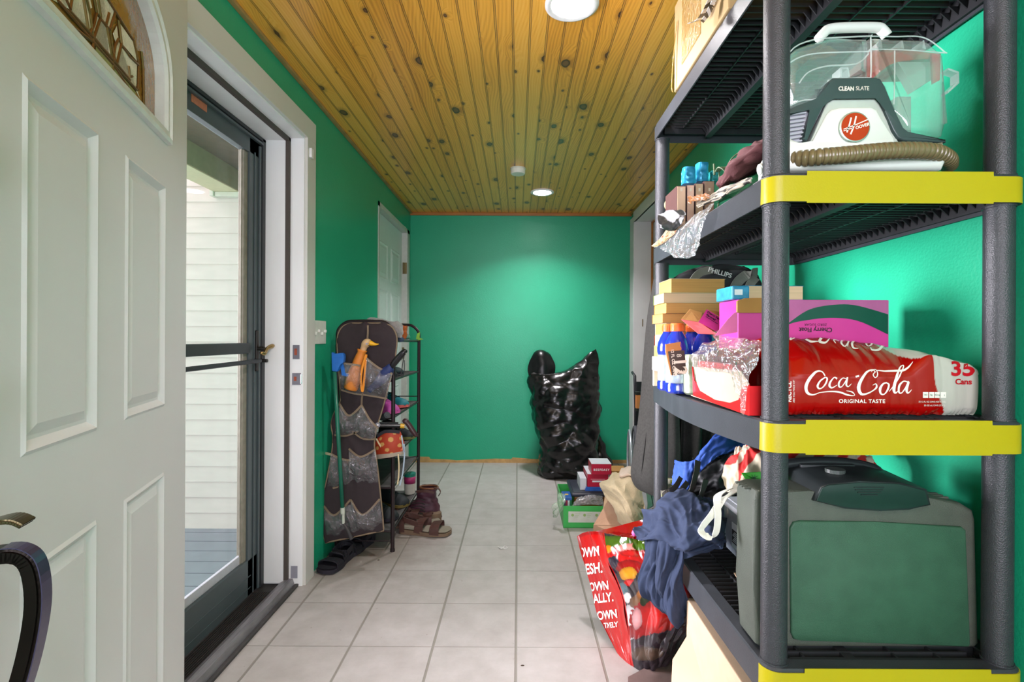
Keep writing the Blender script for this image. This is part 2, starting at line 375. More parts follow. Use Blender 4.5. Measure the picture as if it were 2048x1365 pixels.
def pine_mat():
    """knotty beaded pine: boards run along Y, bead grooves every 6.3 cm, every second one a joint"""
    m = bpy.data.materials.new('knotty_pine'); m.use_nodes = True; N = m.node_tree.nodes; L = m.node_tree.links; b = N['Principled BSDF']
    g = N.new('ShaderNodeNewGeometry'); sx = N.new('ShaderNodeSeparateXYZ'); L.new(g.outputs['Position'], sx.inputs[0])
    def M(op, a, b_=None, c=None):
        n = N.new('ShaderNodeMath'); n.operation = op
        for i, q in enumerate((a, b_, c)):
            if q is None: continue
            if isinstance(q, (int, float)): n.inputs[i].default_value = q
            else: L.new(q, n.inputs[i])
        return n.outputs[0]
    def comb(x, y, z=0.0):
        n = N.new('ShaderNodeCombineXYZ')
        for i, q in enumerate((x, y, z)):
            if isinstance(q, (int, float)): n.inputs[i].default_value = q
            else: L.new(q, n.inputs[i])
        return n.outputs[0]
    def mr(v, a, b_, c=0.0, d=1.0):
        n = N.new('ShaderNodeMapRange'); L.new(v, n.inputs[0])
        for i, q in enumerate((a, b_, c, d)): n.inputs[i + 1].default_value = q
        return n.outputs[0]
    def mix(f_, a, col):
        n = N.new('ShaderNodeMixRGB'); L.new(f_, n.inputs[0]); L.new(a, n.inputs[1])
        if isinstance(col, tuple): n.inputs[2].default_value = (*col, 1)
        else: L.new(col, n.inputs[2])
        return n.outputs[0]
    X, Y_ = sx.outputs[0], sx.outputs[1]; W = 0.0635
    u = M('ADD', M('DIVIDE', X, W), 100.35); e = M('ABSOLUTE', M('SUBTRACT', M('FRACT', u), 0.5))      # 0.5 at a groove
    board = M('FLOOR', M('DIVIDE', u, 2)); wn = N.new('ShaderNodeTexWhiteNoise'); wn.noise_dimensions = '1D'; L.new(board, wn.inputs['W'])
    wob = N.new('ShaderNodeTexNoise'); wob.inputs['Scale'].default_value = 1.0; L.new(comb(M('MULTIPLY', X, 1.5), M('MULTIPLY', Y_, 0.8), board), wob.inputs['Vector'])
    # knots: cells stretched a little, thinned out by their own random colour
    vo = N.new('ShaderNodeTexVoronoi'); vo.voronoi_dimensions = '2D'; vo.inputs['Scale'].default_value = 1.0; vo.inputs['Randomness'].default_value = 1.0
    nz = N.new('ShaderNodeTexNoise'); nz.inputs['Scale'].default_value = 30; L.new(g.outputs['Position'], nz.inputs['Vector'])
    L.new(comb(M('MULTIPLY', X, 7.9), M('MULTIPLY', M('ADD', Y_, M('MULTIPLY', wn.outputs[0], 7)), 4.6)), vo.inputs['Vector'])
    sep = N.new('ShaderNodeSeparateColor'); L.new(vo.outputs['Color'], sep.inputs[0])
    on = M('GREATER_THAN', sep.outputs[0], 0.46); rad = M('MULTIPLY_ADD', M('POWER', sep.outputs[1], 2.5), 0.115, 0.036)
    dist = M('ADD', vo.outputs['Distance'], M('MULTIPLY', M('SUBTRACT', nz.outputs[0], 0.5), 0.10))
    q = M('DIVIDE', dist, rad)
    knot = M('MULTIPLY', mr(q, 1.1, 0.85), on); ringk = M('MULTIPLY', M('MULTIPLY', mr(q, 2.6, 1.0), on), 0.6); rim = M('MULTIPLY', M('MULTIPLY', mr(q, 1.25, 0.95), mr(q, 0.6, 0.95)), on)
    # grain: long streaks that bend around the knots
    gr = N.new('ShaderNodeTexNoise'); gr.inputs['Scale'].default_value = 1.0; gr.inputs['Detail'].default_value = 6; gr.inputs['Roughness'].default_value = 0.6
    bend = M('MULTIPLY', mr(q, 5, 0.9), on)
    L.new(comb(M('ADD', M('MULTIPLY', X, 75), M('ADD', M('MULTIPLY', bend, 2.2), M('MULTIPLY', wob.outputs[0], 10))), M('MULTIPLY', Y_, 1.6), board), gr.inputs['Vector'])
    wv = N.new('ShaderNodeTexWave'); wv.wave_type = 'BANDS'; wv.bands_direction = 'X'; wv.inputs['Scale'].default_value = 1.0; wv.inputs['Distortion'].default_value = 1.2; wv.inputs['Detail'].default_value = 2
    L.new(comb(M('ADD', M('MULTIPLY', X, 26), M('ADD', M('MULTIPLY', bend, 1.2), M('MULTIPLY', wob.outputs[0], 9))), M('MULTIPLY', Y_, 0.5), board), wv.inputs['Vector'])
    cr = N.new('ShaderNodeValToRGB'); E_ = cr.color_ramp.elements
    E_[0].position = 0.18; E_[0].color = (0.55, 0.19, 0.015, 1); E_[1].position = 0.85; E_[1].color = (1.0, 0.56, 0.12, 1)
    e2 = E_.new(0.5); e2.color = (0.90, 0.42, 0.05, 1)
    L.new(M('ADD', M('MULTIPLY', gr.outputs[0], 0.58), M('ADD', M('MULTIPLY', wv.outputs[0], 0.14), M('MULTIPLY', wn.outputs[0], 0.26))), cr.inputs[0])
    c = mix(ringk, cr.outputs[0], (0.28, 0.085, 0.015)); c = mix(knot, c, (0.20, 0.075, 0.030)); c = mix(rim, c, (0.045, 0.014, 0.008))
    # bead: two fine dark lines
    g1 = M('MULTIPLY', mr(e, 0.428, 0.438), mr(e, 0.466, 0.456)); g2 = M('MULTIPLY', mr(e, 0.440, 0.446), 0.35)
    gm = M('MAXIMUM', g1, g2)
    c = mix(M('MULTIPLY', gm, 0.82), c, (0.085, 0.026, 0.006))
    L.new(c, b.inputs['Base Color']); b.inputs['Roughness'].default_value = 0.30; b.inputs['Coat Weight'].default_value = 0.25; b.inputs['Coat Roughness'].default_value = 0.2
    bp = N.new('ShaderNodeBump'); bp.inputs['Strength'].default_value = 0.7; bp.inputs['Distance'].default_value = 0.004
    L.new(M('SUBTRACT', M('MULTIPLY', gr.outputs[0], 0.08), gm), bp.inputs['Height']); L.new(bp.outputs[0], b.inputs['Normal'])
    return m

sbox('floor', tile_mat(), -1.062, 1.75, YB, YF + 0.15, -0.1, 0, kind='structure')
sbox('ceiling', pine_mat(), WL - 0.18, 1.75, YB, YF + 0.15, ZC, ZC + 0.08, kind='structure')
# far wall, its paint stopping in a ragged edge a little above the floor
bm = NB(); box(bm, WL - 0.02, 1.75, YF, YF + 0.15, 0, ZC, mi=0)
link('wall_far', bm, green, kind='structure')
bm = NB(); edge = [(WL, 0.052), (-0.80, 0.05), (-0.79, 0.030), (-0.62, 0.026), (-0.55, 0.018), (-0.2, 0.036), (-0.05, 0.034), (-0.04, 0.048), (0.12, 0.036), (0.35, 0.032), (0.6, 0.03), (1.03, 0.03)]
prism(bm, [(WL, YF, 0.0)] + [(x, YF, z) for x, z in edge] + [(1.03, YF, 0.0)], (0, -0.006, 0))
link('baseboard_far', bm, plaster, kind='structure')
# left wall with the front door opening and the far door opening
D1a, D1b, D1z = 1.345, 2.315, 2.043          # front door opening along Y
D2a, D2b, D2z = 3.575, 4.50, 2.075
bm = NB()
for a in ((YB, D1a - 0.03, 0, ZC), (D1a - 0.03, D1b + 0.03, D1z + 0.03, ZC), (D1b + 0.03, D2a - 0.02, 0, ZC), (D2a - 0.02, D2b + 0.075, D2z + 0.02, ZC), (D2b + 0.075, YF, 0, ZC)): box(bm, WL - 0.18, WL, *a)
link('wall_left', bm, green, kind='structure')
# right wall; a wide cased opening before the far wall
O3a, O3b, O3z = 3.62, 4.50, 2.19
bm = NB()
for a in ((YB, O3a, 0, ZC), (O3a, O3b, O3z, ZC), (O3b, YF, 0, ZC)): box(bm, WR, WR + 0.155, *a)
link('wall_right', bm, green, kind='structure')
bm = NB(); box(bm, WR - 0.012, WR + 0.175, O3b - 0.02, O3b, 0, O3z, bev=0.002); box(bm, WR - 0.012, WR + 0.175, O3a, O3b, O3z - 0.02, O3z)
box(bm, WR - 0.014, WR, O3b - 0.01, YF - 0.001, 0, O3z + 0.03); box(bm, WR - 0.014, WR, O3a, O3b, O3z - 0.02, O3z + 0.07)
box(bm, WR - 0.012, WR + 0.175, O3a, O3a + 0.02, 0, O3z)
link('trim_1', bm, mat('trim_lavender', (0.66, 0.655, 0.66), rough=0.45, noise_amt=0.05, nscale=5), kind='structure')
bm = NB(); box(bm, 1.175, 1.19, O3b - 0.032, O3b - 0.02, 0, O3z - 0.02); box(bm, 1.175, 1.19, O3a + 0.02, O3b - 0.02, O3z - 0.034, O3z - 0.02)
link('trim_2', bm, pine_trim, kind='structure')
bm = NB(); box(bm, 1.192, 1.23, O3a, O3b, 0, O3z + 0.05)
for k in range(3): box(bm, 1.1912, 1.192, O3a + 0.1 + k * 0.25, O3a + 0.13 + k * 0.25, 0, O3z)
link('door_3', bm, mat('door_cream', (0.62, 0.6, 0.56), rough=0.5), kind='structure')
sbox('latch_slot', mat('brass_dull', '#7a6a48', rough=0.4, metal=0.8), 1.10, 1.107, O3b - 0.0225, O3b - 0.0195, 1.245, 1.31, parent=None, kind='structure').name = 'trim_3'
# back wall behind the photographer, with a wide window
bm = NB(); box(bm, WL - 0.18, -0.9, YB - 0.1, YB, 0, ZC); box(bm, 0.9, 1.75, YB - 0.1, YB, 0, ZC); box(bm, -0.9, 0.9, YB - 0.1, YB, 0, 0.75); box(bm, -0.9, 0.9, YB - 0.1, YB, 2.15, ZC)
link('wall_back', bm, green, kind='structure')
# ceiling trim strips
bm = NB(); box(bm, WL, WR, YF - 0.016, YF, ZC - 0.028, ZC, bev=0.003)
link('trim_4', bm, pine_trim, kind='structure')
bm = NB(); box(bm, WL, WL + 0.02, YB, YF - 0.016, ZC - 0.014, ZC, bev=0.003)
link('trim_5', bm, mat('pine_pale', '#a08250', rough=0.5, noise_amt=0.2, nscale=12), kind='structure')
bm = NB(); box(bm, WR - 0.02, WR, YB, YF - 0.016, ZC - 0.02, ZC, bev=0.003)
link('trim_6', bm, mat('pine_pale2', '#a8813e', rough=0.5, noise_amt=0.2, nscale=12), kind='structure')

# ---- front door frame
bm = NB(); JX = WL - 0.182
box(bm, JX, WL + 0.004, D1b, D1b + 0.03, 0, D1z + 0.03, mi=0)                       # latch jamb (faces the camera)
box(bm, JX, WL + 0.004, D1a - 0.03, D1a, 0, D1z + 0.03); box(bm, JX, WL + 0.004, D1a, D1b, D1z, D1z + 0.03)
box(bm, JX, -1.055, D1b - 0.014, D1b, 0.02, D1z); box(bm, JX, -1.055, D1a, D1b, D1z - 0.014, D1z)          # stops
link('trim_7', bm, grime, kind='structure')
bm = NB(); box(bm, -1.055, -1.038, D1b - 0.016, D1b, 0.02, D1z - 0.002); box(bm, -1.055, -1.038, D1a, D1b, D1z - 0.017, D1z)
link('trim_8', bm, mat('weatherstrip', '#4d4640', rough=0.7), kind='structure')
bm = NB(); c0 = D1b + 0.0                                                             # casing boards
box(bm, WL, WL + 0.018, D1b + 0.006, D1b + 0.1, 0, D1z + 0.008, bev=0.002); box(bm, WL, WL + 0.018, D1a - 0.11, D1b + 0.1, D1z + 0.008, D1z + 0.102, bev=0.002)
box(bm, WL, WL + 0.018, D1a - 0.11, D1a - 0.006, 0, D1z + 0.008, bev=0.002)
link('trim_9', bm, trimw, kind='structure')
# threshold with its ribbed rubber mat
bm = NB(); prism(bm, [(-1.075, D1a, 0), (-1.073, D1a, 0.02), (-1.05, D1a, 0.034), (-1.02, D1a, 0.034), (-1.008, D1a, 0.0)], (0, D1b - D1a, 0))
link('trim_10', bm, mat('saddle_alu', '#8c8a8e', rough=0.45, metal=0.55, noise_amt=0.25, nscale=25, stretch=(6, 0.5, 1)), kind='structure')
bm = NB(); box(bm, -1.009, -0.992, D1a, D1b, 0, 0.012, bev=0.004)
link('trim_11', bm, mat('rubber_dark', '#3a3838', rough=0.6, noise_amt=0.2), kind='structure')
bm = NB(); box(bm, -1.20, -1.073, D1a, D1b, -0.02, 0.010)
for k in range(9): box(bm, -1.155 + k * 0.009, -1.150 + k * 0.009, D1a, D1b - 0.08, 0.010, 0.0145)
link('trim_12', bm, mat('sill_dark', '#33302e', rough=0.55, metal=0.3, noise_amt=0.35, nscale=40, stretch=(3, 0.4, 1)), kind='structure')
# strike plates in the latch jamb
for (za, zb, xa, xb, cup) in ((1.100, 1.036, -1.024, -0.993, 0), (0.972, 0.918, -1.026, -0.987, 1)):
    t = thing('strike_plate', 'steel deadbolt strike plate set in the white door jamb, upper of two' if not cup else 'steel latch strike plate with curved lip on the white door jamb, lower of two', 'strike plate', ((xa + xb) / 2, D1b, zb), 'strike plates in the door jamb')
    bm = NB(); box(bm, xa, xb, D1b - 0.003, D1b - 0.0002, zb, za, bev=0.001); link('plate', bm, mat('steel_dull', '#77757c', rough=0.35, metal=0.8), t)
    bm = NB(); box(bm, xa + 0.008, xa + 0.02, D1b - 0.0038, D1b - 0.002, zb + 0.018, za - 0.016); link('bolt_hole', bm, mat('rusty_wood', '#a0503a', rough=0.8, noise_amt=0.3), t)
    for z in (zb + 0.007, za - 0.007):
        bm = NB(); cyl(bm, ((xa + xb) / 2, D1b - 0.0042, z), ((xa + xb) / 2, D1b - 0.002, z), 0.0035, n=12); link('screw', bm, MATS['steel_dull'], t)
    if cup:
        bm = NB(); tube(bm, [(xb - 0.002 + 0.01 * math.sin(a), D1b - 0.002 + 0.008 * (1 - math.cos(a)), 0) for a in [0, 0.8, 1.57]], 0.001)
        bm.free(); bm = NB(); cyl(bm, (xb, D1b + 0.002, zb + 0.006), (xb, D1b + 0.002, za - 0.006), 0.006, n=14); link('lip', bm, mat('chrome', '#d8d8d8', rough=0.15, metal=1.0), t)
bm = NB(); box(bm, -1.028, -0.998, D1b - 0.002, D1b - 0.0002, 0.036, 0.092); tag(link('corner_pad', bm, mat('pad_grey', '#8d8c96', rough=0.7)), 'small grey weather seal pad at the foot of the white door jamb', 'seal')

# ---- storm door
SX = -1.165; dk = mat('storm_frame', '#4b5558', rough=0.35, noise_amt=0.08, nscale=10)
st = thing('storm_door', 'dark grey aluminium storm door with full glass, closed behind the open front door', 'door', (SX, (D1a + D1b) / 2, 0.012))
S0, S1 = D1a + 0.005, D1b - 0.012
def zb_(bm, y0, y1, z0, z1, x0=SX - 0.02, x1=SX + 0.012, bev=0.002): box(bm, x0, x1, y0, y1, z0, z1, bev=bev)
bm = NB(); zb_(bm, S1 - 0.028, S1, 0.012, D1z - 0.016, SX - 0.03, SX + 0.02); zb_(bm, S0, S0 + 0.028, 0.012, D1z - 0.016, SX - 0.03, SX + 0.02); zb_(bm, S0, S1, D1z - 0.03, D1z - 0.015, SX - 0.03, SX + 0.02)
link('frame', bm, mat('storm_black', '#2b2e30', rough=0.45), st)
bm = NB(); zb_(bm, S1 - 0.125, S1 - 0.03, 0.02, D1z - 0.032); zb_(bm, S1 - 0.088, S1 - 0.083, 0.02, D1z - 0.1, SX + 0.012, SX + 0.017); zb_(bm, S1 - 0.052, S1 - 0.04, 0.02, D1z - 0.06, SX + 0.012, SX + 0.020)
link('stile', bm, dk, st)
bm = NB(); zb_(bm, S0 + 0.03, S0 + 0.12, 0.02, D1z - 0.032); link('stile', bm, dk, st)
bm = NB(); zb_(bm, S0 + 0.03, S1 - 0.03, 1.93, D1z - 0.032); zb_(bm, S0 + 0.03, S1 - 0.03, D1z - 0.05, D1z - 0.04, SX, SX + 0.025); link('top_rail', bm, dk, st)
bm = NB(); zb_(bm, S0 + 0.03, S1 - 0.03, 0.02, 0.175); zb_(bm, S0 + 0.1, S1 - 0.1, 0.10, 0.104, SX, SX + 0.0135); zb_(bm, S0 + 0.1, S1 - 0.1, 0.05, 0.053, SX, SX + 0.0135); link('bottom_rail', bm, dk, st)
bm = NB(); zb_(bm, S0 + 0.12, S1 - 0.125, 0.175, 0.21, SX - 0.015, SX - 0.002); link('glazing_bead', bm, mat('bead_light', '#b9bcc4', rough=0.4), st)
bm = NB(); zb_(bm, S0 + 0.12, S1 - 0.125, 1.065, 1.11, SX - 0.012, SX + 0.02, 0.004); link('mid_rail', bm, mat('rail_dark', '#3c4246', rough=0.4), st)
bm = NB(); zb_(bm, S1 - 0.155, S1 - 0.125, 0.175, 1.93, SX - 0.02, SX + 0.004); zb_(bm, S1 - 0.165, S1 - 0.158, 0.175, 1.93, SX - 0.006, SX); link('screen_track', bm, mat('track_tan', '#8a8577', rough=0.5, noise_amt=0.2), st)
bm = NB(); zb_(bm, S0 + 0.12, S1 - 0.155, 0.2, 1.93, SX - 0.012, SX - 0.008, 0); link('glass', bm, film('door_glass', (0.85, 0.88, 0.95), 0.03, 0.02, 0.0, gloss=-0.1, fres=0.08), st)
# closer arm / push bar that runs to the latch
bm = NB(); q0 = PX(520, 722, SX + 0.045); q1 = Vector((SX + 0.045, S0 + 0.12, q0.z - 0.012))
tube(bm, [q0, q1], 0.009, n=8); link('closer_bar', bm, mat('closer_dark', '#3b4247', rough=0.4, metal=0.4), st)
lp = Vector((SX + 0.014, S1 - 0.075, 1.085))
bm = NB(); box(bm, SX + 0.012, SX + 0.022, S1 - 0.078, S1 - 0.055, 0.985, 1.165, bev=0.006); cyl(bm, (SX + 0.02, S1 - 0.066, 1.085), (SX + 0.05, S1 - 0.066, 1.085), 0.009); cyl(bm, (SX + 0.02, S1 - 0.04, 1.03), (SX + 0.05, S1 - 0.04, 1.03), 0.008)
e = link('latch_plate', bm, mat('latch_dark', '#35322f', rough=0.35, metal=0.6), st)
bm = NB(); tube(bm, curve([(SX + 0.05, S1 - 0.10, 1.068), (SX + 0.055, S1 - 0.075, 1.064), (SX + 0.052, S1 - 0.045, 1.085), (SX + 0.06, S1 - 0.005, 1.098)], 14), [0.005, 0.007, 0.008, 0.009, 0.009, 0.008, 0.008, 0.008, 0.008, 0.008, 0.009, 0.010, 0.010, 0.007], n=10)
link('lever', bm, mat('worn_brass', '#a98f5e', rough=0.25, metal=0.9), e, smooth=True)
bm = NB(); a_, b_ = PX(383, 193, SX + 0.0135), PX(414, 236, SX + 0.0135); box(bm, SX + 0.012, SX + 0.0135, a_.y, b_.y, 1.965, 1.992); link('warning_sticker', bm, mat('sticker_orange', '#c9785c', rough=0.6, noise_amt=0.15, nscale=90), st)
bm = NB(); box(bm, SX + 0.01, SX + 0.03, S0 + 0.08, S0 + 0.17, 0.09, 0.11, bev=0.003); link('closer_bracket', bm, mat('bracket_teal', '#2d5058', rough=0.35), st)

# ---- outside: porch floor, house siding, beam, porch ceiling
sid = mat('vinyl_siding', '#f2e4dc', rough=0.55, noise_amt=0.05, nscale=6, stretch=(1, 1, 4))
YS = 3.32; bm = NB(); c = 0.1015; z = -0.115; k = 0
while z < 2.6:
    prism(bm, [(-4.2, YS, z + c), (-4.2, YS + 0.05, z + c), (-4.2, YS + 0.05, z), (-4.2, YS - 0.012, z), (-4.2, YS - 0.012, z + 0.004)], (3.0, 0, 0)); z += c
sd = link('siding_wall', bm, sid, kind=None); tag(sd, 'cream horizontal vinyl siding of the house seen through the storm door', 'siding wall', kind='structure'); sd.name = 'wall_outside'
sbox('floor_outside', mat('porch_deck', '#9aa0b0', rough=0.35, noise_amt=0.1, nscale=8), -4.2, -1.2, 0.2, YS + 0.05, -0.25, -0.115, kind='structure').name = 'floor_porch'
bm = NB()
for k in range(22):
    y = 0.3 + k * 0.14
    if y < YS - 0.02: box(bm, -4.2, -1.2, y, y + 0.004, -0.115, -0.1145)
tag(link('trim_13', bm, mat('deck_gap', '#5f6370', rough=0.7)), kind='structure')
sbox('ceiling_porch', mat('porch_ceiling', '#7b6252', rough=0.7, noise_amt=0.12, nscale=20), -1.99, -1.17, 0.2, YS + 0.05, 2.205, 2.26, kind='structure')
bm = NB(); box(bm, -1.96, -1.80, 0.2, YS, 2.07, 2.204); link('trim_14', bm, mat('beam_cream', '#e8dcb6', rough=0.6, noise_amt=0.06), kind='structure')
bm = NB(); box(bm, -1.80, -1.79, 0.2, YS, 2.072, 2.204); link('trim_15', bm, mat('fascia_tan', '#a08468', rough=0.7, noise_amt=0.1), kind='structure')
bm = NB(); box(bm, -1.95, -1.74, YS - 0.06, YS - 0.014, 2.04, 2.07, bev=0.004); box(bm, -1.98, -1.955, YS - 0.07, YS - 0.014, 2.04, 2.08, bev=0.004)
tag(link('gutter_bracket', bm, mat('plastic_white', '#e9e6d8', rough=0.4)), 'small cream bracket under the porch beam on the siding', 'bracket')

# ---- open front door (entry door), hinged at the near jamb, swung into the hall
P0 = Vector((-0.892, 1.365, 0)); DD = Vector((0.305, -0.952, 0)).normalized(); DN = Vector((0.952, 0.305, 0)).normalized()
def DP(s, z, o=0.0): return P0 + DD * s + DN * o + Vector((0, 0, z))
ed = thing('entry_door', 'white panelled front door with a fan-shaped leaded glass light, standing wide open', 'door', P0 - DN * 0.022 + DD * 0.43 + Vector((0, 0, 0.015)))
DWd, DZ0, DZ1 = 0.87, 0.02, 2.05
pan = [(0.163, 0.382, 0.97, 1.495), (0.495, 0.708, 0.97, 1.495), (0.163, 0.382, 0.22, 0.812), (0.495, 0.708, 0.22, 0.812)]
FB = 1.628                                     # fan light: bottom edge, then a shallow arch
def fan(o=0.0, n=26):
    """outline of the light in (s,z), grown outward by o"""
    cx_, half, zs = 0.436, 0.262 + o, 1.73 + o * 0.3; top = 0.19 + o
    pts = [(cx_ - half, FB - o), (cx_ - half, zs)]
    for k in range(1, n):
        a = math.pi * k / n; pts.append((cx_ - half * math.cos(a), zs + (top - 0.03) * math.sin(a) ** 0.9))
    pts += [(cx_ + half, zs), (cx_ + half, FB - o)]
    return pts
# skin with recessed, raised-field panels: grid of cells, cut where the panels and the light are
bm = NB()
def fld(s0, s1, z0, z1, o=0.0):
    bm.faces.new([bm.verts.new(DP(*q, o)) for q in ((s0, z0), (s1, z0), (s1, z1), (s0, z1))])
ss = [0, 0.163, 0.382, 0.495, 0.708, DWd]; zz = [DZ0, 0.22, 0.812, 0.97, 1.495]
for i in range(5):
    for j in range(4):
        if i in (1, 3) and j in (1, 3): continue
        fld(ss[i], ss[i + 1], zz[j], zz[j + 1])
def ringf(a, oa, b, ob):
    A = [DP(s, z, oa) for s, z in ((a[0], a[2]), (a[1], a[2]), (a[1], a[3]), (a[0], a[3]))]; B = [DP(s, z, ob) for s, z in ((b[0], b[2]), (b[1], b[2]), (b[1], b[3]), (b[0], b[3]))]
    for k in range(4): bm.faces.new([bm.verts.new(p) for p in (A[k], A[(k + 1) % 4], B[(k + 1) % 4], B[k])])
for p in pan:
    sh = lambda d: (p[0] + d, p[1] - d, p[2] + d, p[3] - d)
    ringf(sh(0), 0, sh(0.006), 0.0035); ringf(sh(0.006), 0.0035, sh(0.018), -0.007); ringf(sh(0.018), -0.007, sh(0.024), -0.007); ringf(sh(0.024), -0.007, sh(0.040), -0.001)
    q = sh(0.040); fld(q[0], q[1], q[2], q[3], -0.001)
# top band of the door around the fan light
out = [(0, 1.495), (0, DZ1), (DWd, DZ1), (DWd, 1.495)]
f_o = fan(0.0)
def tobd(s, z):
    """radial projection of an outline point onto the band rectangle"""
    c_ = (0.436, 1.70); dx, dz = s - c_[0], z - c_[1]; t = 9
    for lim, d in (((0 if dx < 0 else DWd) - c_[0], dx), ((1.495 if dz < 0 else DZ1) - c_[1], dz)):
        if abs(d) > 1e-9: t = min(t, lim / d)
    return (c_[0] + dx * t, c_[1] + dz * t)
loop = []
for i in range(len(f_o)):
    a, b = f_o[i], f_o[(i + 1) % len(f_o)]
    for k in range(4): loop.append((a[0] + (b[0] - a[0]) * k / 4, a[1] + (b[1] - a[1]) * k / 4))
pr = [tobd(*q) for q in loop]
crn = [(0, 1.495), (0, DZ1), (DWd, DZ1), (DWd, 1.495)]
for i in range(len(loop)):
    j = (i + 1) % len(loop); a, b = pr[i], pr[j]; mid = []
    if abs(a[0] - b[0]) > 1e-6 and abs(a[1] - b[1]) > 1e-6:
        mid = [min(crn, key=lambda c_: (c_[0] - (a[0] + b[0]) / 2) ** 2 + (c_[1] - (a[1] + b[1]) / 2) ** 2)]
    bm.faces.new([bm.verts.new(DP(*q)) for q in [loop[i], loop[j], b] + mid + [a]])
# edges and back skin
for a, b in (((0, DZ0), (DWd, DZ0)), ((DWd, DZ0), (DWd, DZ1)), ((DWd, DZ1), (0, DZ1)), ((0, DZ1), (0, DZ0))):
    bm.faces.new([bm.verts.new(p) for p in (DP(*a, 0), DP(*b, 0), DP(*b, -0.044), DP(*a, -0.044))])
for a in ((0, DWd, DZ0, 1.55), (0, 0.13, 1.55, DZ1), (0.74, DWd, 1.55, DZ1), (0.13, 0.74, 1.92, DZ1)): fld(*a, -0.044)
bmesh.ops.remove_doubles(bm, verts=bm.verts, dist=1e-5)
link('panel', bm, doorw, ed, recalc=False)
bm = NB()                                     # moulded frame of the light
profs = [(0.030, 0.0), (0.028, 0.010), (0.020, 0.013), (0.014, 0.009), (0.004, 0.009), (0.0, 0.002), (0.0, -0.02)]
for (oa, ha), (ob, hb) in zip(profs, profs[1:]):
    A, B = fan(oa), fan(ob)
    for i in range(len(A)):
        j = (i + 1) % len(A); bm.faces.new([bm.verts.new(DP(*q, h_)) for q, h_ in ((A[i], ha), (A[j], ha), (B[j], hb), (B[i], hb))])
bmesh.ops.remove_doubles(bm, verts=bm.verts, dist=1e-5)
link('window_frame', bm, mat('light_frame', (0.66, 0.665, 0.65), rough=0.35), ed, recalc=False)
# leaded glass: amber border, bevelled clear strips, textured diamonds
bm = NB(); g0 = fan(0.0)
bm.faces.new([bm.verts.new(DP(*q, -0.018)) for q in g0])
gl = link('glass', bm, mat('amber_glass', '#96682c', rough=0.12, noise_amt=0.35, nscale=14, stretch=(1, 1, 1), coat=0.6, bump=0.4, bscale=40), ed, recalc=False)
bm = NB()
def gp(pts, mi=0, o=-0.0165): bm.faces.new([bm.verts.new(DP(*q, o)) for q in pts]).material_index = mi
def gpt(px, py):
    a, b = ray(px, py); s = (a * P0.y - P0.x) / (DD.x - a * DD.y); y = P0.y + DD.y * s; return (s, H + b * y)
Q = lambda x, z: gpt(80 + x / 4.55, z / 4.55)
cells = [[(385, 130), (400, 20), (520, 0), (545, 60), (575, 340)], [(610, 370), (640, 200), (725, 290), (765, 560)], [(790, 600), (835, 450), (965, 600), (960, 800)],
         [(635, 0), (700, 0), (770, 130), (725, 265), (655, 175)], [(805, 210), (935, 400), (965, 570), (835, 410)], [(755, 320), (790, 250), (808, 400), (785, 425)],
         [(200, 0), (330, 0), (365, 95)]]
for c_ in cells: gp([Q(*q) for q in c_][::-1])
# mirrored cells for the half of the light nearer the latch
for c_ in cells: gp([(0.872 - Q(*q)[0], Q(*q)[1]) for q in c_])
link('glass_cell', bm, mat('frost_glass', '#efe6d6', rough=0.25, noise_amt=0.1, nscale=60, bump=0.6, bscale=300), gl, recalc=False)
bm = NB()
cames = [[(90, 0), (580, 400), (960, 830)], [(375, 115), (590, 360), (780, 600)], [(520, 0), (555, 150), (580, 380), (575, 480)], [(580, 370), (640, 185), (725, 285), (745, 440), (778, 600)],
         [(620, 0), (645, 175)], [(770, 130), (725, 280)], [(800, 200), (825, 410), (785, 590)], [(825, 420), (900, 530), (975, 605)], [(700, 0), (790, 150), (930, 380), (975, 590), (970, 830)],
         [(1000, 480), (1015, 640), (1020, 960)], [(340, 0), (380, 100), (395, 0)]]
for c_ in cames:
    for mir in (0, 1):
        pts = [Q(*q) for q in c_]; pts = [(0.872 - s, z) if mir else (s, z) for s, z in pts]
        tube(bm, [DP(s, z, -0.016) for s, z in pts], 0.0028, n=6)
link('lead_came', bm, mat('lead', '#7a5730', rough=0.35, metal=0.6, noise_amt=0.2), gl)
bm = NB(); A = [Q(600, 430), Q(950, 850), Q(945, 890), Q(600, 500)]; gp(A[::-1], 0, -0.0155)
link('glass_bevel', bm, mat('bevel_green', '#8f9468', rough=0.1, coat=0.8, noise_amt=0.2, nscale=20), gl, recalc=False)
# lockset
brz = mat('oil_bronze', '#1d1714', rough=0.28, metal=0.75, noise_amt=0.2, nscale=20)
brz2 = mat('bronze_sheen', '#57506e', rough=0.22, metal=0.7, noise_amt=0.25, nscale=14)  # lilac sheen of the pull handle, put on as a colour of its own
sH = 0.805
for z, nm in ((1.361, 'deadbolt'), (1.06, 'deadbolt')):
    sH = 0.833
    bm = NB(); M = frame(DP(sH, z), DD, (0, 0, 1)); prof = [(0.036, 0), (0.036, 0.012), (0.03, 0.02), (0.022, 0.024), (0.0, 0.025)]
    lathe(bm, prof, (0, 0, 0), 28)
    for v in bm.verts: v.co = M @ Vector((v.co.x, v.co.y, -v.co.z))
    link(nm, bm, brz, ed, smooth=True)
sH = 0.805
hs = [DP(sH, z, o) for z, o in ((0.872, 0.002), (0.874, 0.03), (0.872, 0.050), (0.855, 0.062), (0.81, 0.066), (0.75, 0.058), (0.69, 0.043), (0.63, 0.024), (0.60, 0.002))]
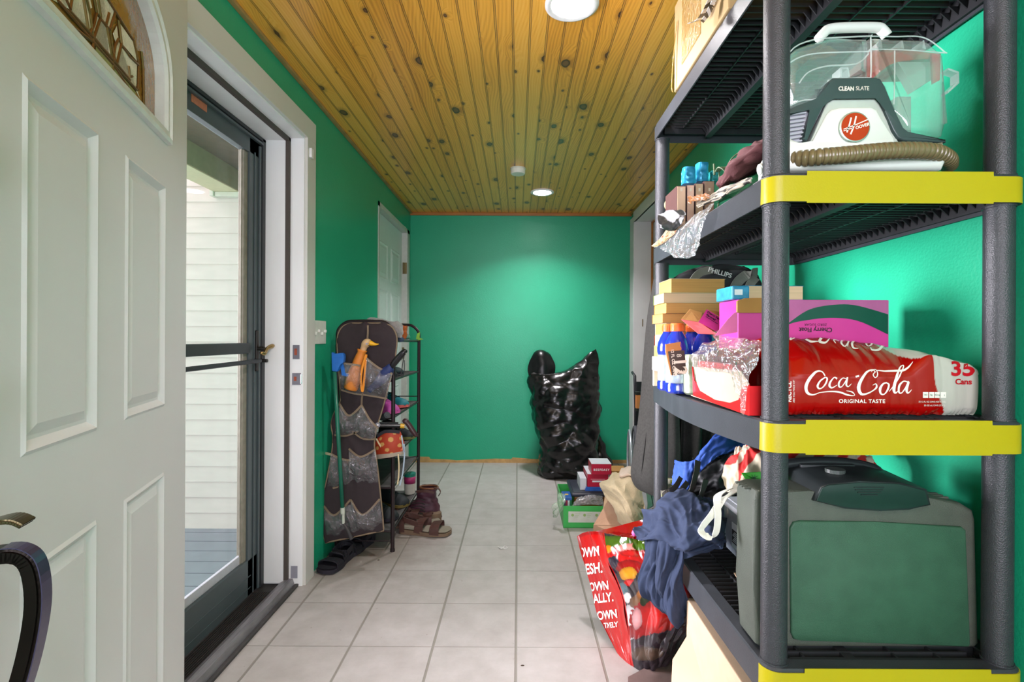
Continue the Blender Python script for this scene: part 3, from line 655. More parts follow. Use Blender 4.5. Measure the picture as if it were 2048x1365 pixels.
# grip: wide flat outer face, measured from the photograph
bm = NB(); pts = curve(hs, 40); ribbon(bm, pts, 0.026, 0.017, side=tuple(DD)); bmesh.ops.bevel(bm, geom=[e_ for e_ in bm.edges], offset=0.003, segments=2, affect='EDGES')
gh = link('pull_handle', bm, brz, ed, autosmooth=50)
bm = NB(); fp = [pts[i] + DD.cross((pts[min(i + 1, 39)] - pts[i - 1 if i else 0]).normalized()) * 0.0092 * (1 if DD.cross((pts[min(i + 1, 39)] - pts[i - 1 if i else 0]).normalized()).dot(DN) > 0 or i < 12 else -1) for i in range(6, 39)]; ribbon(bm, fp, 0.021, 0.0012, side=tuple(DD)); link('handle_face', bm, brz2, gh, label='lilac-grey sheen painted on the outer face')
bm = NB(); box(bm, -0.032, 0.032, -0.19, 0.11, 0, 0.006, bev=0.003); M = frame(DP(sH, 0.84), -DD, (0, 0, 1))
for v in bm.verts: v.co = M @ v.co
link('escutcheon', bm, brz, ed, autosmooth=50)
bm = NB(); tp = curve([DP(sH, 0.905, 0.0), DP(sH, 0.914, 0.025), DP(sH, 0.916, 0.044), DP(sH, 0.909, 0.056)], 16); ribbon(bm, tp, 0.02, 0.006, side=tuple(DD), widths=[0.012 + 0.018 * min(1, i / 8) for i in range(16)])
bmesh.ops.bevel(bm, geom=[e_ for e_ in bm.edges], offset=0.002, segments=2, affect='EDGES')
link('thumb_latch', bm, mat('latch_bronze', '#5b5138', rough=0.25, metal=0.8, noise_amt=0.3, nscale=40), ed, autosmooth=50)
for z in (0.25, 1.05, 1.85):
    bm = NB(); cyl(bm, DP(-0.012, z, -0.03), DP(-0.012, z + 0.1, -0.03), 0.007, n=12); link('hinge', bm, MATS['steel_dull'], ed)

# ---- far door in the left wall (closed)
bm = NB(); box(bm, WL - 0.1, WL + 0.004, D2a - 0.02, D2a + 0.012, 0, D2z + 0.02); box(bm, WL - 0.1, WL + 0.004, D2b - 0.012, D2b + 0.075, 0, D2z + 0.02); box(bm, WL - 0.1, WL + 0.004, D2a - 0.02, D2b + 0.075, D2z - 0.012, D2z + 0.02)
link('trim_16', bm, mat('trim_grey_white', (0.55, 0.56, 0.52), rough=0.5), kind='structure')
d2 = bpy.data.objects.new('door_2', None); COL.objects.link(d2); d2.location = (WL - 0.06, (D2a + D2b) / 2, 0); ORG['door_2'] = Vector(d2.location); tag(d2, kind='structure')
bm = NB(); XD = WL - 0.045; y0, y1 = D2a + 0.012, D2b - 0.012
box(bm, XD - 0.04, XD, y0, y1, 0.01, D2z - 0.014)
Wd = y1 - y0
for (a, b) in ((0.12, 0.44), (0.56, 0.88)):
    for (za, zb) in ((1.58, 1.86), (0.86, 1.5), (0.2, 0.74)):
        ya, yb = y0 + Wd * a, y0 + Wd * b
        fr_ = [(0, 0.0), (0.008, 0.005), (0.02, -0.006 + 0.006), (0.028, 0.001), (0.045, 0.006)]
        for (i0, h0), (i1, h1) in zip(fr_, fr_[1:]):
            A = [(XD + h0 + 0.0005, y, z) for y, z in ((ya + i0, za + i0), (yb - i0, za + i0), (yb - i0, zb - i0), (ya + i0, zb - i0))]
            B = [(XD + h1 + 0.0005, y, z) for y, z in ((ya + i1, za + i1), (yb - i1, za + i1), (yb - i1, zb - i1), (ya + i1, zb - i1))]
            for k in range(4): bm.faces.new([bm.verts.new(p) for p in (A[k], A[(k + 1) % 4], B[(k + 1) % 4], B[k])])
        bm.faces.new([bm.verts.new((XD + 0.0065, y, z)) for y, z in ((ya + 0.045, za + 0.045), (yb - 0.045, za + 0.045), (yb - 0.045, zb - 0.045), (ya + 0.045, zb - 0.045))])
link('panel', bm, mat('door_pale', (0.62, 0.68, 0.66), rough=0.45, noise_amt=0.03), d2, recalc=False)
bm = NB(); cyl(bm, (WL - 0.03, D2b - 0.014, 1.70), (WL - 0.03, D2b - 0.014, 1.80), 0.008, n=12); box(bm, WL - 0.03, WL, D2b - 0.016, D2b - 0.0135, 1.70, 1.80); link('hinge', bm, MATS['brass_dull'], d2)
bm = NB(); cyl(bm, (WL - 0.03, D2b - 0.014, 0.95), (WL - 0.03, D2b - 0.014, 1.05), 0.008, n=12); link('hinge', bm, MATS['brass_dull'], d2)
bm = NB(); lathe(bm, [(0.028, 0), (0.028, 0.006), (0.01, 0.012), (0.01, 0.03), (0.026, 0.04), (0.026, 0.055), (0.0, 0.065)], (0, 0, 0), 20)
for v in bm.verts: v.co = Vector((XD + v.co.z, y0 + 0.07 + v.co.x, 0.95 + v.co.y))
link('knob', bm, MATS['brass_dull'], d2, smooth=True)

# ---- ceiling lights, smoke alarm, switch plate
for i, (x, y, p) in enumerate(DL):
    t = thing('downlight', ['round recessed LED downlight with white rim, nearest in the pine ceiling', 'small-looking round LED downlight before the far green wall', 'round recessed LED downlight behind the photographer'][i], 'ceiling light', (x, y, ZC - 0.012))
    bm = NB(); lathe(bm, [(0.070, -0.006), (0.080, -0.012), (0.092, -0.007), (0.092, 0.0), (0.07, 0.0), (0.070, -0.006)], (x, y, ZC), 48); link('rim', bm, mat('light_rim', (0.86, 0.86, 0.86), rough=0.35), t, smooth=True)
    bm = NB(); lathe(bm, [(0.070, -0.0075), (0.0, -0.0075)], (x, y, ZC), 48); link('lens', bm, mat('led_lens', (1, 1, 0.98), emit=9.0), t)
t = thing('smoke_alarm', 'round white smoke alarm on the pine ceiling in front of the far downlight', 'smoke alarm', PZ(1036, 345, ZC - 0.03))
x, y, _ = PZ(1036, 340, ZC - 0.01)
bm = NB(); lathe(bm, [(0.052, 0), (0.052, -0.008)], (x, y, ZC), 36); link('base', bm, mat('alarm_base', '#cfd2c4', rough=0.5), t)
bm = NB(); lathe(bm, [(0.049, -0.008), (0.049, -0.034), (0.044, -0.04), (0.0, -0.041)], (x, y, ZC), 36); link('cover', bm, mat('alarm_white', '#dfe0d2', rough=0.5), t, autosmooth=40)
a_ = PX(625, 645, WL); sy0, sy1 = 2.425, 2.585
t = thing('switch_plate', 'white four-gang light switch plate on the green wall beside the door casing', 'light switch', (WL, 2.505, 1.105))
bm = NB(); box(bm, WL, WL + 0.006, sy0, sy1, 1.103, 1.218, bev=0.002); link('plate', bm, mat('switch_white', (0.70, 0.71, 0.66), rough=0.35), t)
for k in range(4):
    yk = sy0 + (k + 0.5) * (sy1 - sy0) / 4; bm = NB(); box(bm, WL + 0.005, WL + 0.016, yk - 0.005, yk + 0.005, 1.148 + (k % 2) * 0.012, 1.162 + (k % 2) * 0.012, bev=0.002); link('toggle', bm, MATS['switch_white'], t)
bm = NB(); box(bm, WL + 0.018, WL + 0.03, 2.335, 2.36, 1.965, 2.008, bev=0.002); tag(link('door_sensor', bm, mat('sensor_white', (0.85, 0.85, 0.85), rough=0.4)), 'tiny white alarm contact stuck on the door casing near its top corner', 'sensor')
# ================================================================ SHELVING UNIT AND WHAT IS ON IT
post_m = mat('shelf_plastic', '#333438', rough=0.36, noise_amt=0.12, nscale=60, bump=0.35, bscale=420, spec=0.6)
rim_m = mat('shelf_rim', '#35383d', rough=0.42, noise_amt=0.14, nscale=14, bump=0.15, bscale=500)
grat_m = mat('shelf_grating', '#232427', rough=0.5, noise_amt=0.15)
yel = mat('yellow_plastic', (0.44, 0.37, 0.005), rough=0.33, noise_amt=0.02, nscale=6, bump=0.05, bscale=300)
SXL, SXR, SYN, SYB = 0.504, 1.029, 1.02, 1.905
TZ = [1.932, 1.472, 0.972, 0.472]; TH = [0.060, 0.058, 0.064, 0.066]
posts = [(0.534, 1.052), (0.997, 1.052), (0.532, 1.876), (0.967, 1.876)]
su = thing('shelving_unit', 'tall dark grey plastic shelving unit with yellow end bands along the green right wall', 'shelf', (0.75, 1.45, 0))
for (x, y) in posts:
    bm = NB(); zs = [0.03] + [v for z, t in sorted(zip(TZ, TH)) for v in (z - t, z)][:-1]
    for a, b in zip(zs[::2], zs[1::2]):
        cyl(bm, (x, y, a), (x, y, b), 0.0255, n=32); cyl(bm, (x, y, a), (x, y, a + 0.004), 0.0275, n=32); cyl(bm, (x, y, b - 0.004), (x, y, b), 0.0275, n=32)
    link('post', bm, post_m, su, autosmooth=40)
for (x, y) in posts:
    bm = NB(); lathe(bm, [(0.03, 0), (0.03, 0.03), (0.026, 0.034)], (x, y, 0), 24); link('foot', bm, rim_m, su)
def rimpath(inset=0.0, bulge=0.022):
    """outline of a tier, corners rounded, long sides bowed out a touch"""
    x0, x1, y0, y1, r = SXL + inset, SXR - inset, SYN + inset, SYB - inset, 0.03; p = []
    for cx_, cy_, a0 in ((x1 - r, y0 + r, -90), (x1 - r, y1 - r, 0), (x0 + r, y1 - r, 90), (x0 + r, y0 + r, 180)):
        for k in range(6): a = R(a0 + 18 * k); p.append((cx_ + r * math.cos(a), cy_ + r * math.sin(a)))
        if a0 in (0,): pass
        if a0 == 90:
            for k in range(1, 12): t = k / 12; p.append((x0 - bulge * math.sin(math.pi * t), (y1 - r) * (1 - t) + (y0 + r) * t))
    return p
for i, (z, t) in enumerate(zip(TZ, TH)):
    bl = (0.0, 0.004, 0.024, 0.004)[i]; sag = lambda y, i=i: -(0, 0.002, 0.006, 0.002)[i] * math.sin(math.pi * min(1, max(0, (y - SYN) / (SYB - SYN))))
    bm = NB(); O = rimpath(0, bl); I = rimpath(0.034, bl); I2 = rimpath(0.004, bl); n = len(O); bev = 0.014 if i == 0 else 0.004
    O3 = rimpath(bev * 0.8, bl)
    L_ = [[bm.verts.new((x, y, zz_ + sag(y))) for x, y in pth] for pth, zz_ in ((I2, z - t), (O, z - t), (O, z - bev), (O3, z), (I, z), (I, z - 0.004), (I2, z - 0.004))]
    for A, B in zip(L_, L_[1:] + L_[:1]):
        for k in range(n): bm.faces.new((A[k], A[(k + 1) % n], B[(k + 1) % n], B[k]))
    tier = link('shelf', bm, rim_m, su)
    # grating: plates across the shelf on a centre beam with little gussets
    bm = NB(); y = SYN + 0.04; xs0, xs1 = SXL + 0.034, SXR - 0.034; q = 0
    while y < SYB - 0.036:
        dz = sag(y)
        if not any(abs(y - py_) < 0.034 for _, py_ in posts[:3:2]): box(bm, xs0, xs1, y - 0.0022, y + 0.0022, z - 0.022 + dz, z - 0.0005 + dz)
        else: box(bm, xs0 + 0.035, xs1 - 0.035, y - 0.0022, y + 0.0022, z - 0.022 + dz, z - 0.0005 + dz)
        for bx in (0.70,):
            for sg in (-1, 1): prism(bm, [(bx + sg * 0.011, y - 0.003, z - 0.022 + dz), (bx + sg * 0.028, y - 0.003, z - 0.022 + dz), (bx + sg * 0.011, y - 0.003, z - 0.044 + dz)], (0, 0.003, 0))
        prism(bm, [(SXR - 0.010, y - 0.003, z - 0.022), (SXR - 0.034, y - 0.003, z - 0.022), (SXR - 0.010, y - 0.003, z - 0.044)], (0, 0.003, 0))
        y += 0.0235
    for bx, w_, d_ in ((0.70, 0.022, 0.05), (0.605, 0.004, 0.024), (0.80, 0.004, 0.024), (0.89, 0.004, 0.024)):
        box(bm, bx - w_ / 2, bx + w_ / 2, SYN + 0.005, SYB - 0.03, z - d_, z - 0.002)
    for yy in (SYN + 0.036, SYB - 0.034): box(bm, xs0, xs1, yy - 0.004, yy + 0.004, z - 0.04, z - 0.001)
    box(bm, SXR - 0.012, SXR - 0.005, SYN + 0.03, SYB - 0.03, z - t + 0.008, z - 0.004)
    link('grating', bm, grat_m, tier)
    # yellow end band
    bm = NB(); r = 0.03; pa = []
    for cx_, a0 in ((SXL + r, 180), (SXR - r, 270)):
        for k in range(7): a = R(a0 + 15 * k); pa.append((cx_ + (r + 0.002) * math.cos(a), SYN + r + (r + 0.002) * math.sin(a)))
    pa = pa[:7] + [(SXL + 0.075, SYN - 0.002), (SXL + 0.0755, SYN - 0.002), (SXR - 0.0755, SYN - 0.002), (SXR - 0.075, SYN - 0.002)] + pa[7:]
    zt = [z - 0.006] * 8 + [z + 0.003] * 2 + [z - 0.006] * 8; zb = [z - t] * 8 + [z - t - 0.003] * 2 + [z - t] * 8
    A = [bm.verts.new((x, y, q)) for (x, y), q in zip(pa, zt)]; B = [bm.verts.new((x, y, q)) for (x, y), q in zip(pa, zb)]
    C = [bm.verts.new((x + (0.0015 if x < 0.6 else -0.0015 if x > 0.9 else 0), y + 0.0018, q)) for (x, y), q in zip(pa, zt)]; D = [bm.verts.new((x, y + 0.0018, q)) for (x, y), q in zip(pa, zb)]
    for k in range(len(pa) - 1):
        for q in ((A[k], A[k + 1], B[k + 1], B[k]), (C[k + 1], C[k], D[k], D[k + 1]), (A[k + 1], A[k], C[k], C[k + 1]), (B[k], B[k + 1], D[k + 1], D[k])): bm.faces.new(q)
    link('end_band', bm, yel, tier, label='bright yellow band', autosmooth=35)

# ---------------------------------------------------------------- top tier
kraft = mat('kraft_card', '#c9a575', rough=0.75, noise_amt=0.07, nscale=12); kraft_in = mat('kraft_inner', '#a5793f', rough=0.85, noise_amt=0.12, nscale=15)
t = thing('cardboard_box', 'taped tan cardboard box on the top shelf, close under the pine ceiling', 'box', (0.70, 1.43, TZ[0]))
bm = NB(); box(bm, 0.502, 0.90, 1.22, 1.64, TZ[0], 2.21, bev=0.004); link('body', bm, mat('box_cream', '#b09468', rough=0.7, noise_amt=0.06, nscale=8), t)
bm = NB(); box(bm, 0.5, 0.502, 1.40, 1.56, 1.98, 2.212); box(bm, 0.5, 0.905, 1.41, 1.47, 2.21, 2.2115); link('packing_tape', bm, film('tape_film', '#c9a25a', 0.55, 0.12, 0.5, 60), t)
bm = NB(); ribbon(bm, curve([(0.499, 1.60, 2.14), (0.492, 1.615, 2.04), (0.488, 1.62, 1.95), (0.494, 1.63, 1.93)], 12), 0.008, 0.001, side=(0, 1, 0.2)); link('loose_tape', bm, MATS['tape_film'], t)
stripe_bm = NB(); k = 0
for pts in ([(1428, -20, 1.25), (1415, 12, 1.30), (1398, 38, 1.33), (1380, 46, 1.35)], [(1440, -30, 1.22), (1426, 6, 1.26), (1414, 30, 1.27), (1404, 44, 1.28)]):
    c_ = curve([PY(a, b, y) for a, b, y in pts], 25)
    for j in range(24): ribbon(stripe_bm, c_[j:j + 2], 0.026, 0.001, side=(0.6, 0.5, 0.4), mi=(j // 3 + k) % 2)
    k += 1
tag(link('striped_ribbon', stripe_bm, [mat('ribbon_black', '#1c1c20', rough=0.3), mat('ribbon_white', '#dcdcdc', rough=0.3)]), 'black and white striped ribbon hanging over the rim of the top shelf', 'ribbon')

# ---------------------------------------------------------------- second tier: carpet spot cleaner
z2 = TZ[1]
cl = thing('spot_cleaner', 'white and grey portable carpet spot cleaner with clear tanks behind the upper yellow band', 'carpet cleaner', (0.76, 1.15, z2))
def face(pts, y): return [(PY(a, b, y).x, y, PY(a, b, y).z) for a, b in pts]
def slab(bm, pts, y0, y1, bev=0.0, mi=0, seg=3):
    kt = min(1.0, max(0.0, (y1 - 1.10) / 0.17)) * 0.24 if y1 > 1.2 else 0.0
    s0 = len(bm.faces); A = [bm.verts.new(p) for p in face(pts, y0)]
    cxm = [PY(a, b, y0) for a, b in pts]; B = [bm.verts.new((p.x + (0.78 - p.x) * kt, y1, p.z + (z2 + 0.02 - p.z) * kt * 0.2)) for p in cxm]; n = len(A)
    f1 = bm.faces.new(A[::-1]); f2 = bm.faces.new(B); f1.material_index = f2.material_index = mi; fs = [f1, f2]
    for i in range(n):
        f_ = bm.faces.new((A[i], A[(i + 1) % n], B[(i + 1) % n], B[i])); f_.material_index = mi; fs.append(f_)
    if bev: bmesh.ops.bevel(bm, geom=[e for e in f1.edges], offset=bev, segments=seg, profile=0.6, affect='EDGES')
def zz(pts, k=3.25): return [(1500 + a / k, b / k) for a, b in pts]
wh = mat('cleaner_white', '#dfe3da', rough=0.3, noise_amt=0.02); gy = mat('cleaner_grey', '#4d5458', rough=0.35, noise_amt=0.05); sil = mat('cleaner_silver', '#a9a9b2', rough=0.35, noise_amt=0.05)
YN = 1.075
bm = NB(); slab(bm, zz([(190, 990), (195, 850), (330, 930), (385, 955), (960, 975), (1270, 915), (1280, 990), (1290, 1040), (1260, 1100), (190, 1100)]), YN - 0.005, 1.28, 0.012); link('base', bm, wh, cl, autosmooth=45)
bm = NB(); slab(bm, zz([(185, 900), (190, 760), (240, 720), (440, 680), (500, 620), (530, 600), (360, 940), (330, 975), (185, 975)]), YN + 0.012, 1.27, 0.012)
for k in range(9):
    y0_ = 715 + k * 26; slab(bm, zz([(190, y0_ + 10), (240, y0_), (370 - k * 4, y0_ - 15), (372 - k * 4, y0_ - 6), (240, y0_ + 12), (190, y0_ + 22)]), YN + 0.004, YN + 0.02, 0)
link('motor_cover', bm, sil, cl, autosmooth=45)
bm = NB(); slab(bm, zz([(372, 920), (470, 700), (500, 655), (540, 632), (820, 628), (850, 660), (880, 720), (930, 850), (960, 895), (1005, 915), (1278, 925), (1278, 905), (1020, 868), (985, 840), (940, 720), (880, 560), (850, 510), (815, 502), (540, 505), (510, 530), (470, 620), (430, 655), (300, 690), (240, 715), (230, 760), (390, 700), (400, 720), (340, 900)]), YN, YN + 0.03, 0.004)
link('trim_arch', bm, mat('arch_dark', '#3c4a4a', rough=0.3), cl, autosmooth=45)
bm = NB(); slab(bm, zz([(375, 955), (480, 720), (500, 665), (540, 640), (818, 636), (848, 668), (940, 880), (960, 920), (975, 960)]), YN + 0.006, 1.27, 0.006); link('front_panel', bm, mat('panel_silver', '#b9c2b8', rough=0.3), cl, autosmooth=45)
bm = NB(); slab(bm, zz([(385, 960), (500, 740), (530, 710), (590, 695), (790, 692), (830, 710), (930, 900), (955, 960)]), YN + 0.001, YN + 0.02, 0.006); link('badge_panel', bm, wh, cl, autosmooth=45)
# round badge
bc = PY(1500 + 674 / 3.25, 831 / 3.25, YN - 0.001); rb = 93 / 3.25 / F * YN
M = frame(bc, (1, 0, 0), (0, 0, 1))
bm = NB(); lathe(bm, [(rb * 1.06, 0.0), (rb * 1.06, 0.004), (rb, 0.005), (0, 0.005)], (0, 0, 0), 48)
for v in bm.verts: v.co = M @ v.co
bd = link('badge', bm, mat('badge_rim', '#b9c9bd', rough=0.25, metal=0.6), cl, autosmooth=40)
bm = NB(); lathe(bm, [(rb * 0.97, 0.0055), (0, 0.006)], (0, 0, 0), 48)
for v in bm.verts: v.co = M @ v.co
link('badge_disc', bm, mat('badge_red', '#c8401c', rough=0.25, metal=0.3), bd)
bw = mat('badge_letter', '#efe6da', rough=0.3)
bm = NB(); fz = lambda x, y: M @ Vector((x * rb, y * rb, 0.0068))
stroke(bm, [(-0.62, -0.42), (-0.45, 0.1), (-0.32, 0.62)], [0.11, 0.11], fz, n=12); stroke(bm, [(-0.36, -0.55), (-0.12, 0.1), (0.02, 0.72)], [0.11, 0.11], fz, n=12)
stroke(bm, [(-0.85, -0.2), (0.0, 0.12), (0.86, 0.50)], [0.07, 0.07], fz, n=12)
stroke(bm, [(-0.85, -0.32), (-0.4, -0.16), (-0.2, -0.12)], [0.06, 0.06], fz, n=8)
add_bm(bm, text_bm('OOVER', frame(fz(0.44, 0.02), (1, 0, 0.3), (-0.3, 0, 1)), rb * 0.30, shear=0.2, bold=rb * 0.008, depth=0.0004))
link('badge_lettering', bm, bw, bd)
bm = text_bm('CLEAN', frame(PY(1500 + 625 / 3.25, 578 / 3.25, YN - 0.0006), (1, 0, 0), (0, 0, 1)), 0.0122, bold=0.0003, xs=0.86)
link('lettering', bm, bw, cl)
bm = NB(); add_bm(bm, text_bm('SLATE', frame(PY(1500 + 731 / 3.25, 576 / 3.25, YN - 0.0006), (1, 0, 0), (0, 0, 1)), 0.0122, bold=-0.0001, xs=0.86))
link('lettering', bm, bw, cl)
# clear tanks
tank = film('tank_clear', '#c4dcd4', 0.16, 0.06, 0.12, 6, gloss=0.3); tank2 = film('tank_ridge', '#e0ece8', 0.4, 0.1, 0)
def shell(bm, pts, y0, y1, bev):
    slab(bm, pts, y0, y1, bev)
bm = NB(); slab(bm, zz([(235, 720), (238, 360), (300, 300), (400, 262), (520, 245), (775, 235), (785, 260), (782, 480), (765, 498), (530, 505), (505, 530), (470, 620), (430, 655)]), YN + 0.012, 1.25, 0.02)
ct = link('clean_tank', bm, tank, cl, autosmooth=45)
bm = NB()
for pts in ([(240, 420), (330, 370), (460, 345), (775, 335)], [(320, 540), (380, 470), (500, 430), (690, 415), (770, 350)], [(240, 700), (330, 655), (440, 640), (500, 560), (530, 515), (760, 505), (785, 485), (785, 250), (770, 236), (520, 247), (400, 262), (300, 300), (240, 362)]):
    tube(bm, curve([Vector(q) for q in face(zz(pts), YN + 0.012)], 30), 0.0016, n=6)
slab(bm, zz([(590, 438), (640, 438), (650, 500), (640, 500), (632, 450), (600, 450), (595, 500), (585, 500)]), YN + 0.02, YN + 0.05)
link('ridge', bm, tank2, ct)
bm = NB(); slab(bm, zz([(785, 240), (790, 232), (1130, 240), (1180, 258), (1280, 350), (1283, 800), (1275, 880), (1030, 862), (990, 835), (945, 715), (880, 560), (850, 505), (785, 480)]), YN + 0.008, 1.27, 0.02)
dt = link('dirty_tank', bm, tank, cl, autosmooth=45)
bm = NB()
for pts in ([(785, 320), (1000, 325), (1280, 345)], [(940, 330), (940, 500), (935, 680)], [(790, 236), (940, 238), (1130, 245), (1275, 345)]):
    tube(bm, curve([Vector(q) for q in face(zz(pts), YN + 0.009)], 24), 0.0014, n=6)
slab(bm, zz([(1290, 440), (1360, 465), (1362, 540), (1290, 605), (1290, 590), (1350, 533), (1350, 475), (1290, 455)]), 1.14, 1.16, 0.001)
for a in (840, 980, 1120): slab(bm, zz([(a, 312), (a + 6, 262), (a + 12, 262), (a + 24, 320)]), YN + 0.05, YN + 0.09)
link('ridge', bm, tank2, dt)
bm = NB(); slab(bm, zz([(790, 325), (960, 310), (985, 330), (1240, 345), (1240, 380), (985, 385), (930, 400), (845, 470), (840, 440), (790, 400)]), YN + 0.06, 1.22, 0.004)
slab(bm, zz([(1180, 345), (1240, 350), (1235, 520), (1190, 545)]), YN + 0.05, 1.13); link('float_frame', bm, film('red_plastic', '#c0392b', 0.6, 0.2, 0), dt)
bm = NB(); slab(bm, zz([(970, 620), (1060, 620), (1060, 860), (960, 850)]), 1.14, 1.20, 0.01); slab(bm, zz([(960, 400), (1180, 400), (1180, 520), (1070, 590), (1020, 500)]), 1.13, 1.15, 0.002); link('float_column', bm, film('grey_plastic', '#9fb5a6', 0.55, 0.2, 0), dt)
bm = NB(); tube(bm, curve([Vector(q) for q in face(zz([(445, 255), (480, 215), (520, 188), (640, 180), (820, 180), (860, 198), (890, 235)]), 1.15)], 30), 0.011, n=12); link('handle', bm, wh, cl, smooth=True)
# ribbed hose along the front
bm = NB(); hp = curve([PY(1536, 326, 1.105), PY(1556, 323, 1.10), PY(1580, 320, 1.085), PY(1640, 314, 1.05), PY(1700, 309, 1.045), PY(1760, 303, 1.045), PY(1820, 301, 1.05), PY(1870, 305, 1.065), PY(1895, 318, 1.10), PY(1898, 330, 1.15)], 420)
tube(bm, hp, [0.0155 + 0.0022 * (1 if (k % 9) < 6 else -1) * (0.6 + 0.4 * math.sin((k % 9) / 6 * math.pi)) for k in range(420)], n=14)
link('hose', bm, mat('hose_tan', '#766848', rough=0.3, noise_amt=0.08, coat=0.4), cl, autosmooth=30)
bm = NB(); cyl(bm, PY(1520, 341, 1.12), PY(1548, 334, 1.12), 0.014); cyl(bm, PY(1518, 341, 1.12), PY(1522, 340, 1.12), 0.010); link('hose_end', bm, wh, cl)
bm = NB(); cyl(bm, (0.62, 1.19, z2), (0.62, 1.19, z2 + 0.01), 0.02); cyl(bm, (0.9, 1.19, z2), (0.9, 1.19, z2 + 0.01), 0.02); box(bm, 0.58, 0.94, 1.09, 1.26, z2 + 0.004, z2 + 0.02); link('underside', bm, gy, cl)

# second tier, behind: wood-print boxes, blue foil packs, cord, maroon bag, papers
wd = [mat('wood_print_%s' % n_, c_, rough=0.4, noise_amt=0.25, nscale=30, stretch=(1, 1, 0.2)) for n_, c_ in (('a', '#d4b498'), ('b', '#dcb6a2'), ('c', '#bfa488'), ('d', '#a88874'))]
box_edge = mat('box_edge_dark', '#4a2f2c', rough=0.5)
xs = [1353, 1373, 1390, 1408, 1430]; yt = [371, 369, 366, 361]
nm4 = ['leftmost of the four wood-print slim boxes standing on the second shelf', 'second from the left of the four wood-print slim boxes on the second shelf', 'third from the left of the four wood-print slim boxes on the second shelf', 'rightmost and darkest of the four wood-print slim boxes on the second shelf']
for k in range(4):
    a, b = PY(xs[k], yt[k], 1.56), PY(xs[k + 1], yt[k], 1.56)
    t = thing('slim_box', nm4[k], 'box', ((a.x + b.x) / 2, 1.6, z2), 'wood-print slim boxes')
    bm = NB(); box(bm, a.x + 0.001, b.x - 0.001, 1.562, 1.68, z2, a.z - 0.001, bev=0.001); link('case', bm, box_edge, t)
    bm = NB(); box(bm, a.x + 0.003, b.x - 0.003, 1.5605, 1.563, z2 + 0.003, a.z - 0.003); link('spine', bm, wd[k], t)
    bm = NB(); c_ = PY((xs[k] + xs[k + 1]) / 2, 379, 1.5603); box(bm, c_.x - 0.003, c_.x + 0.003, 1.5596, 1.561, c_.z - 0.006, c_.z + 0.004); link('emblem', bm, mat('emblem_pale', '#d9cdb8', rough=0.5), t)
def foil_pack(name, label, px0, px1, py0, py1, Y_, m, seed, cat, group=None, nscl=22):
    a, b = PY(px0, py0, Y_), PY(px1, py1, Y_); cx_, rx, z0, z1 = (a.x + b.x) / 2, (b.x - a.x) / 2, b.z, a.z
    bm = NB(); S = lambda u, v: Vector((cx_ + rx * math.copysign(abs(math.cos(2 * math.pi * u)) ** 0.6, math.cos(2 * math.pi * u)) * (1 - 0.12 * v), Y_ + 0.02 * math.copysign(abs(math.sin(2 * math.pi * u)) ** 0.6, math.sin(2 * math.pi * u)), z0 + (z1 - z0) * v))
    sheet(bm, S, 36, 16, disp=lambda u, v, p: 0.005 * (facet(p, 60, seed) - 0.3), wrap=True)
    top = [v for v in bm.verts if abs(v.co.z - max(q.co.z for q in bm.verts)) < 0.012]
    bmesh.ops.holes_fill(bm, edges=bm.edges, sides=0)
    return tag(link(name, bm, m, autosmooth=25), label, cat, group)
blf = mat('blue_foil', '#2d8fb8', rough=0.25, metal=0.3, noise_amt=0.25, nscale=40)
foil_pack('foil_pack', 'bright blue foil pack on top of the wood-print boxes, left of three', 1363, 1390, 337, 370, 1.60, blf, 1, 'packet', 'blue foil packs')
foil_pack('foil_pack', 'taller blue foil pack on the wood-print boxes, middle of three', 1391, 1416, 328, 366, 1.62, blf, 5, 'packet', 'blue foil packs')
foil_pack('foil_pack', 'low teal foil pack at the right end of the wood-print boxes', 1417, 1438, 345, 366, 1.64, mat('teal_foil', '#1f8a8c', rough=0.3, metal=0.2, noise_amt=0.2), 9, 'packet', 'blue foil packs')
bm = NB()
for sd in range(3):
    tube(bm, curve([PY(1430 + 4 * sd, 345 - sd, 1.5), PY(1437 + sd * 6, 335, 1.48), PY(1447 + sd * 5, 340, 1.47), PY(1452 + 4 * sd, 348, 1.47)], 16), 0.0022, n=6)
tube(bm, curve([PY(1455, 344, 1.42), PY(1460, 322, 1.40), PY(1474, 308, 1.39), PY(1482, 306, 1.38)], 16), 0.002, n=6)
cyl(bm, PY(1428, 328, 1.5), PY(1429, 350, 1.5), 0.003)
tube(bm, curve([PY(1438, 345, 1.5), PY(1440, 385, 1.5), PY(1435, 420, 1.52)], 8), 0.0022, n=6)
tag(link('cable', bm, mat('olive_cable', '#4b5a3c', rough=0.5)), 'thin olive cable looped between the blue packs and the maroon bag', 'cable')
tex_mar = mat('maroon_cloth', '#4c2325', rough=0.8, noise_amt=0.12, nscale=50, bump=0.3, bscale=500)
bm = NB(); rows = [(370, 1438, 1468, 1.36, 0.03), (352, 1442, 1500, 1.36, 0.05), (330, 1458, 1545, 1.34, 0.07), (310, 1478, 1575, 1.33, 0.075), (292, 1494, 1590, 1.33, 0.06), (286, 1515, 1575, 1.33, 0.03)]
def silh(rows, pw=0.8):
    R_ = [(PY(a, py, Y_), PY(b, py, Y_), ry) for py, a, b, Y_, ry in rows]
    cs = [Vector(((p.x + q.x) / 2, p.y, (p.z + q.z) / 2)) for p, q, _ in R_]; ex = [Vector(((q.x - p.x) / 2, ry, 0)) for p, q, ry in R_]
    def S(u, v):
        c_ = catmull(cs, v); e_ = catmull(ex, v); a = -2 * math.pi * u; s, k = math.sin(a), math.cos(a)
        return Vector((c_.x + e_.x * math.copysign(abs(k) ** pw, k), c_.y + e_.y * math.copysign(abs(s) ** pw, s), c_.z))
    return S
